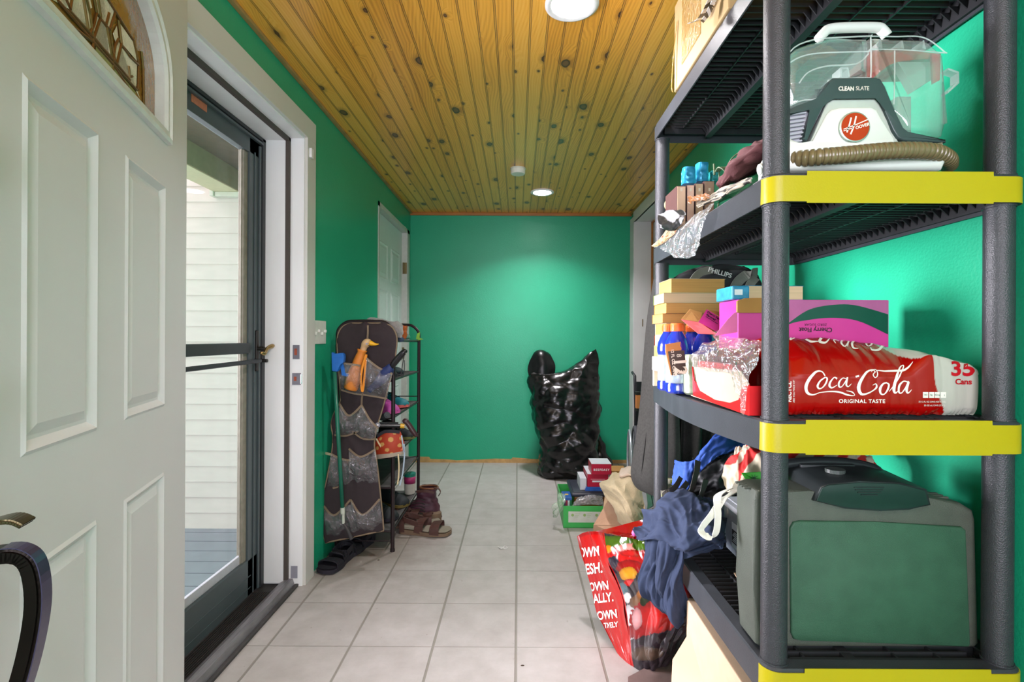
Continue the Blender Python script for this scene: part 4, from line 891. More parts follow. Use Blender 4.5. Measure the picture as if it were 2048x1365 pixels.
sheet(bm, silh(rows), 60, 36, disp=lambda u, v, p: 0.010 * fold(u, v, 3.1, 7, 5), wrap=True); bmesh.ops.holes_fill(bm, edges=bm.edges, sides=0)
mb = link('drawstring_bag', bm, tex_mar, smooth=True); tag(mb, 'crumpled maroon cloth bag on the second shelf beside the spot cleaner', 'bag')
bm = NB(); q = lambda a, b, y=1.30: PY(a, b, y); sheet(bm, net([[q(1430, 408), q(1470, 392), q(1520, 370)], [q(1445, 390), q(1480, 376), q(1522, 352)], [q(1462, 372, 1.36), q(1490, 362, 1.36), q(1523, 345, 1.36)]]), 14, 10, thick=0.006, disp=lambda u, v, p: 0.003 * fold(u, v, 1, 3, 3))
tag(link('magazine', bm, mat('mag_green', '#1d5c3a', rough=0.4, noise_amt=0.5, nscale=35)), 'dark green glossy magazine under the maroon bag on the second shelf', 'magazine')
# papers and plastic spilling over the left rim
newsm = mat('newsprint', '#cfc9bd', rough=0.6, noise_amt=0.15, nscale=60)
def printpat(seed, base=(0.6, 0.57, 0.5), inks=((0.05, 0.05, 0.05),), amt=0.5, s=40):
    def c_(u, v):
        n_ = noise.noise(Vector((u * s * 0.5 + seed, v * s * 0.5, seed)))
        if n_ > amt - 0.35: return inks[int(abs(noise.noise(Vector((u * 5 + seed, v * 5, 1)))) * 30) % len(inks)]
        return base
    return c_
pm = mat('printed_paper', (1, 1, 1), rough=0.45, noise_amt=0.05, vcol='Col')
def paper(name, label, rows, seed, cat='paper', inks=((0.05, 0.05, 0.05),), base=(0.6, 0.57, 0.5), amt=0.5, m=None, nu=40, nv=20, d=0.004, th=0.0008, s=40, fu=4, fv=2, group=None):
    bm = NB(); sheet(bm, net(rows), nu, nv, thick=th, disp=lambda u, v, p: d * fold(u, v, seed, fu, fv), color=printpat(seed, base, inks, amt, s)); return tag(link(name, bm, m or pm, smooth=True), label, cat, group)
rx = 0.485
def LX(px, py, x=rx): return PX(px, py, x)
paper('folded_newspaper', 'long folded black and white newspaper lying along the left rim of the second shelf', [[LX(1398, 418, .50), LX(1430, 402, .50), LX(1465, 384, .50), LX(1500, 366, .50)], [LX(1395, 412, .515), LX(1432, 392, .515), LX(1468, 375, .515), LX(1503, 361, .515)], [LX(1400, 404, .53), LX(1436, 384, .53), LX(1470, 370, .53), LX(1505, 358, .53)]], 2.0, 'newspaper', inks=((0.03, 0.03, 0.03), (0.15, 0.13, 0.12)), amt=0.45, th=0.004, s=14)
paper('brown_wrapper', 'crumpled brown paper wrapper on the rim of the second shelf under the wood-print boxes', [[LX(1378, 408, .495), LX(1400, 402, .495), LX(1420, 398, .495)], [LX(1378, 396, .51), LX(1400, 392, .51), LX(1422, 390, .51)]], 5.0, 'wrapper', inks=((0.28, 0.14, 0.05), (0.5, 0.42, 0.33)), base=(0.45, 0.27, 0.11), d=0.009)
paper('shiny_packaging', 'black and white glossy packaging curling over the far end of the second shelf rim', [[LX(1316, 430, .485), LX(1340, 420, .485), LX(1372, 425, .485)], [LX(1317, 446, .470), LX(1345, 440, .468), LX(1366, 432, .472)], [LX(1318, 455, .465), LX(1340, 462, .462), LX(1360, 448, .465)]], 8.0, 'packaging', inks=((0.02, 0.02, 0.02), (0.02, 0.02, 0.02)), base=(0.45, 0.45, 0.46), amt=0.40, d=0.008, s=3.5)
paper('printed_packet', 'cream packet with red and dark print drooping over the far second shelf rim', [[LX(1334, 455, .480), LX(1352, 447, .480), LX(1368, 440, .478)], [LX(1318, 478, .474), LX(1334, 472, .472), LX(1350, 465, .472)], [LX(1302, 492, .470), LX(1312, 494, .468), LX(1330, 484, .470)]], 11.0, 'packet', inks=((0.5, 0.03, 0.02), (0.06, 0.05, 0.03), (0.55, 0.4, 0.1)), base=(0.62, 0.57, 0.45), amt=0.5, d=0.004, s=26)
pf = film('clear_poly', '#dfe6e8', 0.13, 0.10, 0.9, 30, gloss=0.6)
bm = NB(); sheet(bm, net([[LX(1352, 462, .483), LX(1375, 440, .483), LX(1395, 425, .483), LX(1425, 405, .484)], [LX(1330, 485, .472), LX(1360, 470, .468), LX(1385, 455, .470), LX(1410, 440, .474)], [LX(1318, 496, .474), LX(1350, 500, .462), LX(1378, 490, .466), LX(1400, 470, .470)], [LX(1345, 512, .468), LX(1354, 516, .462), LX(1382, 515, .462), LX(1397, 490, .468)]]), 40, 30, disp=lambda u, v, p: 0.009 * fold(u, v, 4, 6, 1.5))
tag(link('plastic_wrap', bm, pf, smooth=True), 'clear crinkled plastic film hanging over the rim of the second shelf', 'plastic film')
bm = NB(); lathe(bm, [(0.012, 0), (0.022, 0.006), (0.022, 0.03), (0.012, 0.036)], (0, 0, 0), 24); c_ = PY(1343, 408, 1.72); M = Matrix.Translation(c_) @ Matrix.Rotation(R(80), 4, 'X') @ Matrix.Translation((0, 0, -0.018))
for v in bm.verts: v.co = M @ v.co
tag(link('twine_roll', bm, mat('mesh_tan', '#a08f63', rough=0.7, noise_amt=0.4, nscale=120)), 'small roll of tan mesh left of the wood-print boxes on the second shelf', 'roll')

# ---------------------------------------------------------------- third tier
z3 = TZ[2]
# 35-can pack in red film, open at the aisle end
ck = thing('soda_pack', 'big red and white film-wrapped 35-can soda pack behind the middle yellow band', 'soda pack', (0.76, 1.27, z3))
top_px = [(0.515, 672), (0.60, 669), (0.68, 669), (0.76, 672), (0.84, 683), (0.92, 698), (0.975, 712), (0.99, 722)]
def ck_top(x):
    for (a, ya), (b, yb) in zip(top_px, top_px[1:]):
        if x <= b: f_ = max(0, (x - a) / (b - a)); return H - ((ya + (yb - ya) * f_) - CY) * 1.20 / F
    return 1.08
CX0, CX1 = 0.535, 0.988
def ck_front(u, v):
    """u along X, v from the bottom of the front over the sloping shoulder to the back"""
    x = CX0 + (CX1 - CX0) * u; zt = ck_top(x) - 0.004
    k = min(1, max(0, (u - 0.66) / 0.16)); k = k * k * (3 - 2 * k); zs = (z3 + 0.095) * (1 - k) + (zt - 0.012) * k
    prof = [(1.100, z3 + 0.002), (1.090, z3 + 0.02), (1.088, z3 + 0.07), (1.092, zs), (1.125 - 0.02 * k, zs + (zt - zs) * 0.55), (1.19 - 0.05 * k, zt), (1.25, min(zt, 1.108)), (1.40, min(zt, 1.106)), (1.458, z3 + 0.09), (1.465, z3 + 0.003)]
    p = catmull([Vector((0, a, b)) for a, b in prof], v); return Vector((x, p.y, p.z))
RED, WHT, DRD = (0.60, 0.018, 0.014), (0.70, 0.70, 0.66), (0.35, 0.01, 0.01)
def ck_col(u, v):
    edge = 0.775 + 0.075 * max(0, 1 - v * 2.4) ** 1.0 + (-0.05 - 0.5 * (v - 0.38) if v > 0.38 else 0) + 0.012 * math.sin(v * 20)
    return WHT if u > edge else RED
def ck_disp(u, v, p):
    d = 0.004 * fold(u * 1.2, v, 2.2, 7, 2) + 0.010 * max(0, v - 0.28) * fold(u + v * 0.5, v, 7.3, 4, 3) * (1 - 0.6 * u)
    if v < 0.16: d += 0.0035 * fold(u, v, 1.1, 34, 2) * (1 - v / 0.16)
    if v < 0.30: d *= 0.45 + (0.55 if v < 0.10 else 0)
    return -d
bm = NB(); sheet(bm, ck_front, 260, 90, disp=ck_disp, color=ck_col)
for q in (0, 1):
    e_ = [ed_ for ed_ in bm.edges if ed_.is_boundary and abs(ed_.verts[0].co.x - (CX0 if q == 0 else CX1)) < 0.003 and abs(ed_.verts[1].co.x - (CX0 if q == 0 else CX1)) < 0.003]
film_m = mat('printed_film', (1, 1, 1), rough=0.2, noise_amt=0.02, vcol='Col', coat=0.3)
wrap = link('wrap', bm, film_m, ck, smooth=True)
bm = NB(); A = [ck_front(1, k / 20) for k in range(21)]; bm.faces.new([bm.verts.new(p) for p in A]); link('wrap_end', bm, mat('film_white', '#d5d6cd', rough=0.25), ck)
# lettering on the film: conforming to its front
def ck_pt(px, py, off=0.0012):
    """point on the front film under photo pixel column/row"""
    p = PY(px, py, 1.089); x = p.x; u = (x - CX0) / (CX1 - CX0); v = 0.0; best = None
    lo, hi = 0.02, 0.60
    for _ in range(14):
        mid = (lo + hi) / 2; s = ck_front(u, mid); zz_ = H - (py - CY) * s.y / F
        if s.z < zz_: lo = mid
        else: hi = mid
    vv = (lo + hi) / 2; s = ck_front(u, vv); X_ = (px - CX) * s.y / F; u2 = (X_ - CX0) / (CX1 - CX0)
    s = ck_front(u2, vv); e = 0.002; nm = (ck_front(u2 + e, vv) - ck_front(u2 - e, vv)).cross(ck_front(u2, vv + e) - ck_front(u2, vv - e)).normalized()
    return s + nm * ck_disp(u2, vv, s) + nm * off
cw = mat('letter_white', '#ece9df', rough=0.3); crd = mat('letter_red', '#b3121f', rough=0.3)
zc = lambda x, y: ck_pt(1500 + x / 3.591, 560 + y / 3.591)
bm = NB()
script = [  # strokes read off the pack: big C, o, c, a, hyphen, big C with loop, o, l, a, swash
    ([(540, 680), (515, 650), (470, 655), (425, 700), (400, 755), (410, 800), (450, 815), (500, 800)], [10, 8, 14, 22, 24, 20, 10, 5]),
    ([(500, 800), (570, 792), (640, 795), (700, 815), (752, 820), (735, 795), (690, 785)], [5, 9, 12, 12, 3, 10, 2]),
    ([(540, 690), (505, 715), (485, 750), (495, 770), (520, 765), (545, 735), (555, 700), (540, 688)], [8, 12, 16, 12, 8, 12, 12, 6]),
    ([(625, 700), (605, 690), (580, 720), (572, 750), (590, 765), (625, 745)], [14, 6, 12, 16, 10, 3]),
    ([(690, 700), (665, 695), (640, 725), (640, 755), (660, 755), (690, 710), (700, 690), (690, 740), (705, 755), (730, 735)], [6, 6, 13, 12, 6, 8, 12, 14, 8, 3]),
    ([(758, 685), (780, 680)], [12, 12]),
    ([(900, 650), (885, 635), (840, 650), (800, 700), (780, 760), (795, 805), (830, 808), (880, 785), (910, 760), (905, 735), (880, 745)], [6, 8, 14, 20, 24, 20, 12, 8, 14, 8, 3]),
    ([(905, 645), (885, 670), (900, 690), (920, 672), (915, 640), (895, 630), (870, 650)], [6, 8, 6, 8, 6, 5, 3]),
    ([(915, 635), (960, 640), (1040, 640), (1100, 635), (1140, 620), (1168, 592)], [4, 10, 14, 16, 12, 3]),
    ([(985, 725), (955, 735), (935, 770), (940, 805), (965, 808), (990, 775), (998, 740), (980, 727)], [8, 12, 18, 12, 8, 14, 14, 6]),
    ([(1000, 790), (1040, 740), (1085, 660), (1105, 610), (1095, 598), (1075, 625), (1050, 700), (1035, 770), (1045, 800), (1070, 780)], [3, 8, 10, 8, 6, 12, 20, 22, 12, 3]),
    ([(1130, 720), (1105, 715), (1075, 745), (1070, 790), (1090, 800), (1120, 760), (1140, 715), (1125, 775), (1135, 800), (1160, 775)], [8, 8, 16, 14, 7, 10, 14, 18, 10, 3])]
for pts, wd_ in script: stroke(bm, pts, wd_, zc, n=36)
add_bm(bm, text_bm('ORIGINAL TASTE', None, 37, conform=lambda x, y: zc(805 + x, 861 - y), space=1.12, bold=0.9, xs=1.06))
add_bm(bm, text_bm('RECYCL', None, 46, conform=lambda x, y: zc(283 + y * -1, 795 - x), space=0.95, bold=1.2, xs=0.93))
add_bm(bm, text_bm('ARE YOU MADE OF?', None, 18, conform=lambda x, y: zc(316 + y * -1, 790 - x)))
for k in range(4): add_bm(bm, text_bm(['140', '0g', '45mg', '39g'][k], None, 18, conform=lambda x, y, k=k: zc([1258, 1300, 1345, 1388][k] + x, 812 - y)), 1)
for k in range(4):
    a = [1240, 1284, 1326, 1371][k]; pts = [(a, 792), (a + 38, 792), (a + 38, 834), (a, 834)]
    f_ = bm.faces.new([bm.verts.new(ck_pt(1500 + x / 3.591, 560 + y / 3.591, 0.0009)) for x, y in pts]); f_.material_index = 0
add_bm(bm, text_bm('35-12 FL OZ CANS (420 FL OZ)', None, 17, conform=lambda x, y: zc(1308 + x, 861 - y), xs=0.86))
add_bm(bm, text_bm('35-355 mL CANS (12.4 L)', None, 17, conform=lambda x, y: zc(1325 + x, 887 - y), xs=0.86))
# the same name seen upside down over the shoulder
for pts, wd_ in [([(960, 410), (930, 470), (880, 478), (865, 455)], [16, 20, 14, 4]), ([(855, 395), (835, 425), (850, 445), (872, 425), (862, 400)], [12, 14, 8, 14, 10]), ([(800, 405), (760, 400), (735, 430), (745, 470), (780, 472)], [4, 12, 16, 14, 4]),
                 ([(700, 410), (670, 402), (655, 440), (680, 468), (705, 430), (712, 405), (700, 465)], [8, 12, 16, 10, 10, 14, 5]), ([(640, 420), (600, 418), (615, 445)], [6, 10, 4]), ([(620, 380), (690, 390), (730, 372)], [3, 12, 4]),
                 ([(560, 395), (520, 400), (500, 430), (540, 440), (570, 410)], [8, 16, 20, 14, 5]), ([(500, 430), (440, 430), (380, 400), (340, 378)], [4, 14, 16, 6]), ([(330, 380), (300, 400), (290, 425), (320, 412)], [8, 14, 12, 6]), ([(280, 385), (265, 400), (262, 420)], [8, 14, 10])]:
    stroke(bm, pts, wd_, zc, n=24)
link('lettering', bm, [cw, mat('letter_green', '#2c6a4a', rough=0.4)], wrap, recalc=False)
bm = text_bm('35', None, 150, conform=lambda x, y: zc(1524 + x, 627 - y), bold=4, xs=1.15)
add_bm(bm, text_bm('Cans', None, 54, conform=lambda x, y: zc(1532 + x, 718 - y), bold=1.6, xs=1.1))
link('count_lettering', bm, crd, wrap, recalc=False)
# cardboard tray at the open end
rc = mat('tray_red', '#c4161c', rough=0.3, coat=0.3); cream = mat('tray_cream', '#b5a690', rough=0.6, noise_amt=0.04)
LXt = lambda px, py: PX(px, py, 0.497)
bm = NB(); A = [LXt(1384, 708 + 25), LXt(1386, 792), LXt(1497, 832), LXt(1497, 770), LXt(1484, 775), LXt(1477, 800), LXt(1460, 806), LXt(1430, 800), LXt(1400, 782), LXt(1394, 768), LXt(1388, 762)]
prism(bm, A, (0.003, 0, 0), 0)
y1_ = LXt(1497, 800).y; box(bm, 0.497, 0.56, y1_ - 0.004, y1_, z3 + 0.001, 1.036)
link('tray', bm, rc, ck)
bm = NB(); prism(bm, [LXt(1388, 734), LXt(1394, 768), LXt(1400, 782), LXt(1430, 800), LXt(1460, 806), LXt(1477, 800), LXt(1484, 775), LXt(1497, 769), LXt(1480, 742)], (0.0025, 0, 0)); box(bm, 0.50, 0.535, 1.10, 1.46, z3 + 0.001, z3 + 0.004)
link('tray_inside', bm, cream, ck)
bm = NB(); box(bm, 0.508, 0.53, 1.20, 1.43, 1.03, 1.075); link('tray_flap', bm, mat('flap_red_dark', '#a51420', rough=0.4), ck)
pf2 = film('pack_film', '#f2e6e6', 0.10, 0.07, 1.0, 26, gloss=0.8)
bm = NB(); sheet(bm, net([[LX(1386, 735, .492), LX(1420, 744, .490), LX(1460, 752, .490), LX(1488, 832, .491)], [LX(1386, 712, .495), LX(1425, 715, .485), LX(1465, 725, .486), LX(1497, 770, .494)], [LX(1405, 690, .515), LX(1440, 692, .500), LX(1475, 700, .498), LX(1515, 720, .505)], [LX(1440, 685, .56), LX(1468, 680, .545), LX(1495, 680, .54), LX(1530, 684, .54)]]), 50, 40, disp=lambda u, v, p: 0.008 * fold(u, v, 9, 5, 4))
link('torn_film', bm, pf2, ck, smooth=True)
bm = NB(); sheet(bm, net([[LX(1424, 670, .55), LX(1438, 690, .53), LX(1452, 702, .51)], [LX(1430, 665, .56), LX(1470, 690, .53), LX(1490, 700, .51)], [LX(1440, 662, .57), LX(1480, 676, .55), LX(1520, 690, .52)]]), 24, 24, disp=lambda u, v, p: 0.006 * fold(u, v, 12, 5, 3)); link('torn_film', bm, pf2, ck, smooth=True)
# pink soda carton, upside down, lying on the pack
pk = thing('soda_carton', 'pink and dark green soda carton lying upside down on the red can pack', 'carton', (0.74, 1.33, 1.112))
bx0, bx1, bz0, bz1, by0, by1 = 0.552, 0.929, 1.112, 1.236, 1.27, 1.39
pinkm = mat('carton_pink', '#c4388c', rough=0.35, noise_amt=0.03); pgreen = mat('carton_green', '#0b4a38', rough=0.35)
bm = NB(); box(bm, bx0, bx1, by0, by1, bz0, bz1, bev=0.002); link('carton', bm, pinkm, pk)
zp = lambda x, y, o=0.0008: Vector(((1500 + x / 3.591 - CX) * by0 / F, by0 - o, H - (560 + y / 3.591 - CY) * by0 / F))
bm = NB(); up = curve([Vector((150, 380, 0)), Vector((262, 310, 0)), Vector((420, 205, 0)), Vector((600, 168, 0)), Vector((760, 172, 0)), Vector((990, 235, 0))], 24); lo = curve([Vector((150, 430, 0)), Vector((262, 318, 0)), Vector((420, 278, 0)), Vector((600, 262, 0)), Vector((780, 285, 0)), Vector((990, 380, 0))], 24)
for k in range(23): bm.faces.new([bm.verts.new(zp(q.x, q.y)) for q in (up[k], up[k + 1], lo[k + 1], lo[k])])
link('stripe', bm, pgreen, pk, recalc=False)
bm = NB(); bm.faces.new([bm.verts.new(zp(q[0], q[1], 0.0004)) for q in [(150, 135), (990, 140), (990, 235)] + [(q.x, q.y) for q in up[::-1]]]); link('upper_panel', bm, mat('carton_mauve', '#a85a8a', rough=0.4), pk, recalc=False)
bm = text_bm('Cherry Float', None, 46, conform=lambda x, y: zp(470 - x, 348 + y, 0.001), bold=1.0, xs=1.0); add_bm(bm, text_bm('ZERO SUGAR', None, 25, conform=lambda x, y: zp(470 - x, 311 + y, 0.001), space=1.1)); link('lettering', bm, mat('letter_black', '#1a1418', rough=0.5), pk, recalc=False)
bm = NB(); prism(bm, [PY(1475, 626, 1.262), PY(1475, 602, 1.262), PY(1490, 597, 1.262), PY(1530, 596, 1.262), PY(1530, 626, 1.262)], (0, 0.007, 0)); link('open_end', bm, kraft_in, pk)
# book on the carton
def book(name, label, x0, x1, y0, y1, z0, z1, cover, rot=0.0, spine='R', group=None, page=None):
    t = thing(name, label, 'book', ((x0 + x1) / 2, (y0 + y1) / 2, z0), group); c_ = Vector(((x0 + x1) / 2, (y0 + y1) / 2, 0)); M = Matrix.Translation(c_) @ Matrix.Rotation(R(rot), 4, 'Z') @ Matrix.Translation(-c_)
    bm = NB(); box(bm, x0 + 0.002, x1 - 0.002, y0 + 0.002, y1 - 0.002, z0 + 0.0008, z1 - 0.0008, M=M); link('pages', bm, page or mat('pages', '#c8a86e', rough=0.85, noise_amt=0.12, nscale=20, stretch=(0.3, 0.3, 25)), t)
    bm = NB(); box(bm, x0, x1, y0, y1, z0, z0 + 0.0008, M=M); box(bm, x0, x1, y0, y1, z1 - 0.0008, z1, M=M)
    if spine == 'B': box(bm, x0, x1, y1 - 0.002, y1, z0, z1, M=M)
    elif spine == 'L': box(bm, x0, x0 + 0.002, y0, y1, z0, z1, M=M)
    else: box(bm, x1 - 0.002, x1, y0, y1, z0, z1, M=M)
    link('cover', bm, cover, t); return t
cov = [mat('cover_%s' % k, c_, rough=0.4) for k, c_ in (('cream', '#d8c8a0'), ('green', '#5a7a3a'), ('tan', '#b08850'), ('brown', '#7a5a3a'), ('white', '#dcd8cc'), ('red', '#8a3a2a'))]
pg = [mat('pages_dark', '#b08a4a', rough=0.85, noise_amt=0.2, nscale=16, stretch=(0.3, 0.3, 25)), mat('pages_pale', '#c4ac88', rough=0.85, noise_amt=0.12, nscale=16, stretch=(0.3, 0.3, 25)), mat('pages_gold', '#bc9050', rough=0.85, noise_amt=0.15, nscale=16, stretch=(0.3, 0.3, 25))]
zsb = [(1.290, 1.337), (1.256, 1.290), (1.221, 1.256), (1.189, 1.221), (1.150, 1.189), (1.112, 1.150), (1.068, 1.112), (1.022, 1.068), (z3, 1.022)]
who = ['topmost paperback of the tall stack on the third shelf, thick with dark yellowed pages', 'second paperback from the top of the tall stack on the third shelf, pale pages', 'third paperback from the top of the tall stack on the third shelf, golden pages', 'fourth paperback from the top of the tall stack, its end jutting toward the aisle', 'fifth paperback from the top of the tall stack, level with the orange bottle caps', 'sixth paperback down the tall stack, behind the blue bottles', 'seventh paperback down the tall stack, behind the blue bottles', 'eighth paperback down the tall stack, next to last above the shelf', 'bottom paperback of the tall stack, resting on the third shelf']
offs = [(0.508, 0.690, 1.0, 0), (0.486, 0.702, -1, 1), (0.490, 0.706, 0.5, 2), (0.482, 0.700, -0.6, 2), (0.494, 0.702, 0, 0), (0.492, 0.690, 1, 1), (0.490, 0.700, -1, 2), (0.494, 0.690, 1, 0), (0.492, 0.7, 0, 1)]
for k, ((za, zb), (xa, xb, rt, pgi)) in enumerate(zip(zsb, offs)): book('paperback_book', who[k], xa, xb, 1.688 - (k == 2) * 0.006, 1.822, za, zb, cov[k % 6], rt, 'B', 'paperbacks in the tall stack', pg[pgi])
b_ = book('hardback_book', 'book with blue and white spine lying on the pink soda carton', 0.565, 0.722, 1.28, 1.38, 1.2365, 1.272, mat('cover_blue', '#2a7aa0', rough=0.4), 0, 'L', None, pg[1])
bm = NB(); a, c_ = PY(1464, 568, 1.40), PY(1497, 598, 1.40); box(bm, 0.540, 0.584, 1.278, 1.382, 1.237, 1.2715, bev=0.004); link('spine', bm, mat('spine_blue', '#2d86ac', rough=0.4, noise_amt=0.3, nscale=60), b_)
bm = NB(); box(bm, 0.546, 0.566, 1.2775, 1.30, 1.248, 1.262); link('spine_label', bm, mat('label_white', '#dfe6ea', rough=0.5), b_)
# black backpack behind the paperbacks
bm = NB(); rows = [(750, 1350, 1520, 1.87, 0.02), (735, 1345, 1530, 1.87, 0.04), (640, 1340, 1525, 1.87, 0.04), (590, 1335, 1525, 1.87, 0.04), (560, 1345, 1520, 1.87, 0.04), (545, 1365, 1510, 1.87, 0.035), (532, 1400, 1490, 1.87, 0.02)]
sheet(bm, silh(rows), 50, 30, disp=lambda u, v, p: 0.008 * fold(u, v, 6, 6, 4), wrap=True); bmesh.ops.holes_fill(bm, edges=bm.edges, sides=0)
bp_ = link('backpack', bm, mat('backpack_black', '#1b1c1e', rough=0.7, noise_amt=0.1), smooth=True); tag(bp_, 'black and grey backpack behind the paperbacks, under the second shelf', 'backpack')
def strap(parent, pts, wd_, m, side, name='strap', th=0.004):
    bm = NB(); ribbon(bm, curve([PY(*q) for q in pts], 20), wd_, th, side=side); return link(name, bm, m, parent)
stg = mat('strap_grey', '#5d6058', rough=0.7, noise_amt=0.15)
strap(bp_, [(1378, 590, 1.826), (1386, 562, 1.826), (1402, 545, 1.828), (1425, 540, 1.83)], 0.028, stg, (0.3, 0, 1)); strap(bp_, [(1462, 620, 1.826), (1470, 575, 1.826), (1490, 552, 1.828), (1515, 545, 1.83)], 0.035, stg, (1, 0, 0.3)); strap(bp_, [(1490, 600, 1.822), (1500, 570, 1.822), (1512, 555, 1.826)], 0.03, stg, (1, 0, 0.2))
bm = text_bm('PHILLIPS', frame(PY(1440, 546, 1.822), (1, 0, -0.28), (0.28, 0, 1)), 0.0235, bold=0.0004, depth=0.001); link('lettering', bm, mat('letter_grey', '#b9bcb8', rough=0.5), bp_)
# sport drink bottles
blue_liq = mat('blue_plastic', '#1c2f9c', rough=0.12, noise_amt=0.35, nscale=18, coat=0.8, spec=0.8); capm = mat('orange_cap', '#e8692a', rough=0.4); lblm = mat('bottle_label', '#a9b4c4', rough=0.25, noise_amt=0.35, nscale=40, metal=0.35)
def bottle(label, x, y):
    t = thing('drink_bottle', label, 'bottle', (x, y, z3), 'blue sport drink bottles')
    bm = NB(); lathe(bm, [(0.0, 0.0), (0.030, 0.0), (0.035, 0.005), (0.036, 0.025), (0.0335, 0.03), (0.0335, 0.115), (0.036, 0.122), (0.0365, 0.135), (0.034, 0.152), (0.026, 0.172), (0.019, 0.183), (0.0175, 0.19)], (x, y, z3), 32); link('bottle', bm, blue_liq, t, autosmooth=35)
    bm = NB(); lathe(bm, [(0.0340, 0.031), (0.0345, 0.034), (0.0345, 0.111), (0.0340, 0.114)], (x, y, z3), 32); link('label', bm, lblm, t, smooth=True)
    bm = NB(); lathe(bm, [(0.0185, 0.187), (0.0205, 0.189), (0.0205, 0.209), (0.019, 0.212), (0, 0.212)], (x, y, z3), 32)
    for k in range(24): a = 2 * math.pi * k / 24; box(bm, x + 0.0205 * math.cos(a) - 0.0006, x + 0.0205 * math.cos(a) + 0.0006, y + 0.0205 * math.sin(a) - 0.0006, y + 0.0205 * math.sin(a) + 0.0006, z3 + 0.19, z3 + 0.207)
    link('cap', bm, capm, t, autosmooth=35); return t
b1 = bottle('blue sport drink bottle with orange cap, front one behind the torn brown carton flap', 0.487, 1.548)
for lab, x, y in (('blue sport drink bottle with orange cap at the shelf edge, just behind the front one', 0.486, 1.630), ('blue sport drink bottle half hidden under the pink carton flap', 0.578, 1.565), ('blue sport drink bottle in the back row beside the paperbacks', 0.566, 1.642)):
    c_ = copy_tree(b1, Vector((x, y, z3)), label=lab)
# torn brown carton piece '12 cans', pink torn flap, can
t = thing('torn_carton', 'torn dark brown carton piece reading 12 cans leaning on the front blue bottle', 'cardboard', PY(1352, 750, 1.47))
brn = mat('carton_brown', '#3a2a1e', rough=0.5); fq = lambda a, b, y=1.475, o=0.0: PY(1280 + a / 3.4125, 500 + b / 3.4125, y) - Vector((0, o, 0))
bm = NB(); prism(bm, [fq(190, 692), fq(303, 686), fq(318, 846), fq(218, 858)], (0, 0.002, 0)); pl = link('panel', bm, brn, t)
bm = NB(); prism(bm, [fq(176, 645, 1.47), fq(278, 628, 1.47), fq(275, 656, 1.472), fq(283, 672, 1.473), fq(282, 686, 1.475), fq(190, 694, 1.475)], (0, 0.002, 0)); prism(bm, [fq(176, 645), fq(190, 692), fq(218, 858), fq(212, 850), fq(178, 700)], (-0.001, 0.004, 0)); link('torn_flap', bm, mat('card_orange', '#b87840', rough=0.7, noise_amt=0.1), t)
bm = text_bm('12', frame(fq(272, 796, 1.475, 0.001), (0.08, 0, -1), (1, 0, 0.08)), 0.052, bold=0.0012, depth=0.0005); add_bm(bm, text_bm('CANS', frame(fq(292, 834, 1.475, 0.001), (1, 0, 0.06), (-0.06, 0, 1)), 0.013, bold=0.0004)); add_bm(bm, text_bm('12 FL OZ CANS', frame(fq(227, 770, 1.475, 0.001), (0.1, 0, -1), (1, 0, 0.1)), 0.0115, bold=0.0002)); add_bm(bm, text_bm('8', frame(fq(264, 722, 1.475, 0.001), (0.1, 0, -1), (1, 0, 0.1)), 0.02)); link('lettering', bm, mat('letter_cream', '#e2d6c4', rough=0.5), pl)
bm = NB(); lathe(bm, [(0.024, 0), (0.031, 0.006), (0.031, 0.108), (0.026, 0.118), (0, 0.117)], (0.522, 1.495, z3 + 0.001), 28); tag(link('drink_can', bm, mat('can_white_green', '#9ca68c', rough=0.3, metal=0.5, noise_amt=0.5, nscale=50), autosmooth=35), 'slim pale green soda can between the front bottle and the red pack', 'can')
t = thing('torn_flap', 'torn bright pink carton flap with black lettering above the blue bottles', 'cardboard', PY(1415, 668, 1.44))
hq = lambda a, b, y=1.46: PY(1300 + a / 7.583, 520 + b / 7.583, y)
mag = mat('flap_magenta', '#c8398c', rough=0.35); coral = mat('flap_coral', '#e8686a', rough=0.4)
bm = NB(); prism(bm, [hq(860, 750, 1.47), hq(1165, 940, 1.46), hq(1060, 1120, 1.44), hq(735, 945, 1.45)], (0.002, 0.003, 0)); fl = link('lettered_panel', bm, mag, t)
bm = NB(); prism(bm, [hq(480, 905, 1.46), hq(735, 945, 1.45), hq(1025, 1130, 1.44), hq(740, 1120, 1.46)], (0, 0.003, -0.001)); link('coral_panel', bm, coral, t)
bm = NB(); prism(bm, [hq(480, 900, 1.462), hq(610, 745, 1.49), hq(790, 800, 1.49), hq(770, 900, 1.47), hq(735, 940, 1.452)], (0, 0.002, 0)); prism(bm, [hq(880, 760, 1.48), hq(1240, 820, 1.48), hq(1180, 935, 1.47)], (0, 0.002, 0)); link('raw_side', bm, kraft_in, t)
xa = (hq(1165, 940, 1.46) - hq(860, 750, 1.47)).normalized(); ya = (hq(860, 750, 1.47) - hq(735, 945, 1.45)); ya = (ya - xa * ya.dot(xa)).normalized()
nz_ = xa.cross(ya); nz_ = nz_ if nz_.y < 0 else -nz_
bm = text_bm('Cherry Vanilla', frame(hq(978, 858, 1.458) + Vector((0, -0.003, 0)), xa, ya), 0.0085, bold=0.0002); add_bm(bm, text_bm('Flavored', frame(hq(918, 872, 1.456) + Vector((0, -0.003, 0)), xa, ya), 0.0085, bold=0.0002)); add_bm(bm, text_bm('with other natural flavors', frame(hq(930, 915, 1.452) + Vector((0, -0.003, 0)), xa, ya), 0.0038)); link('lettering', bm, MATS['letter_black'], fl)
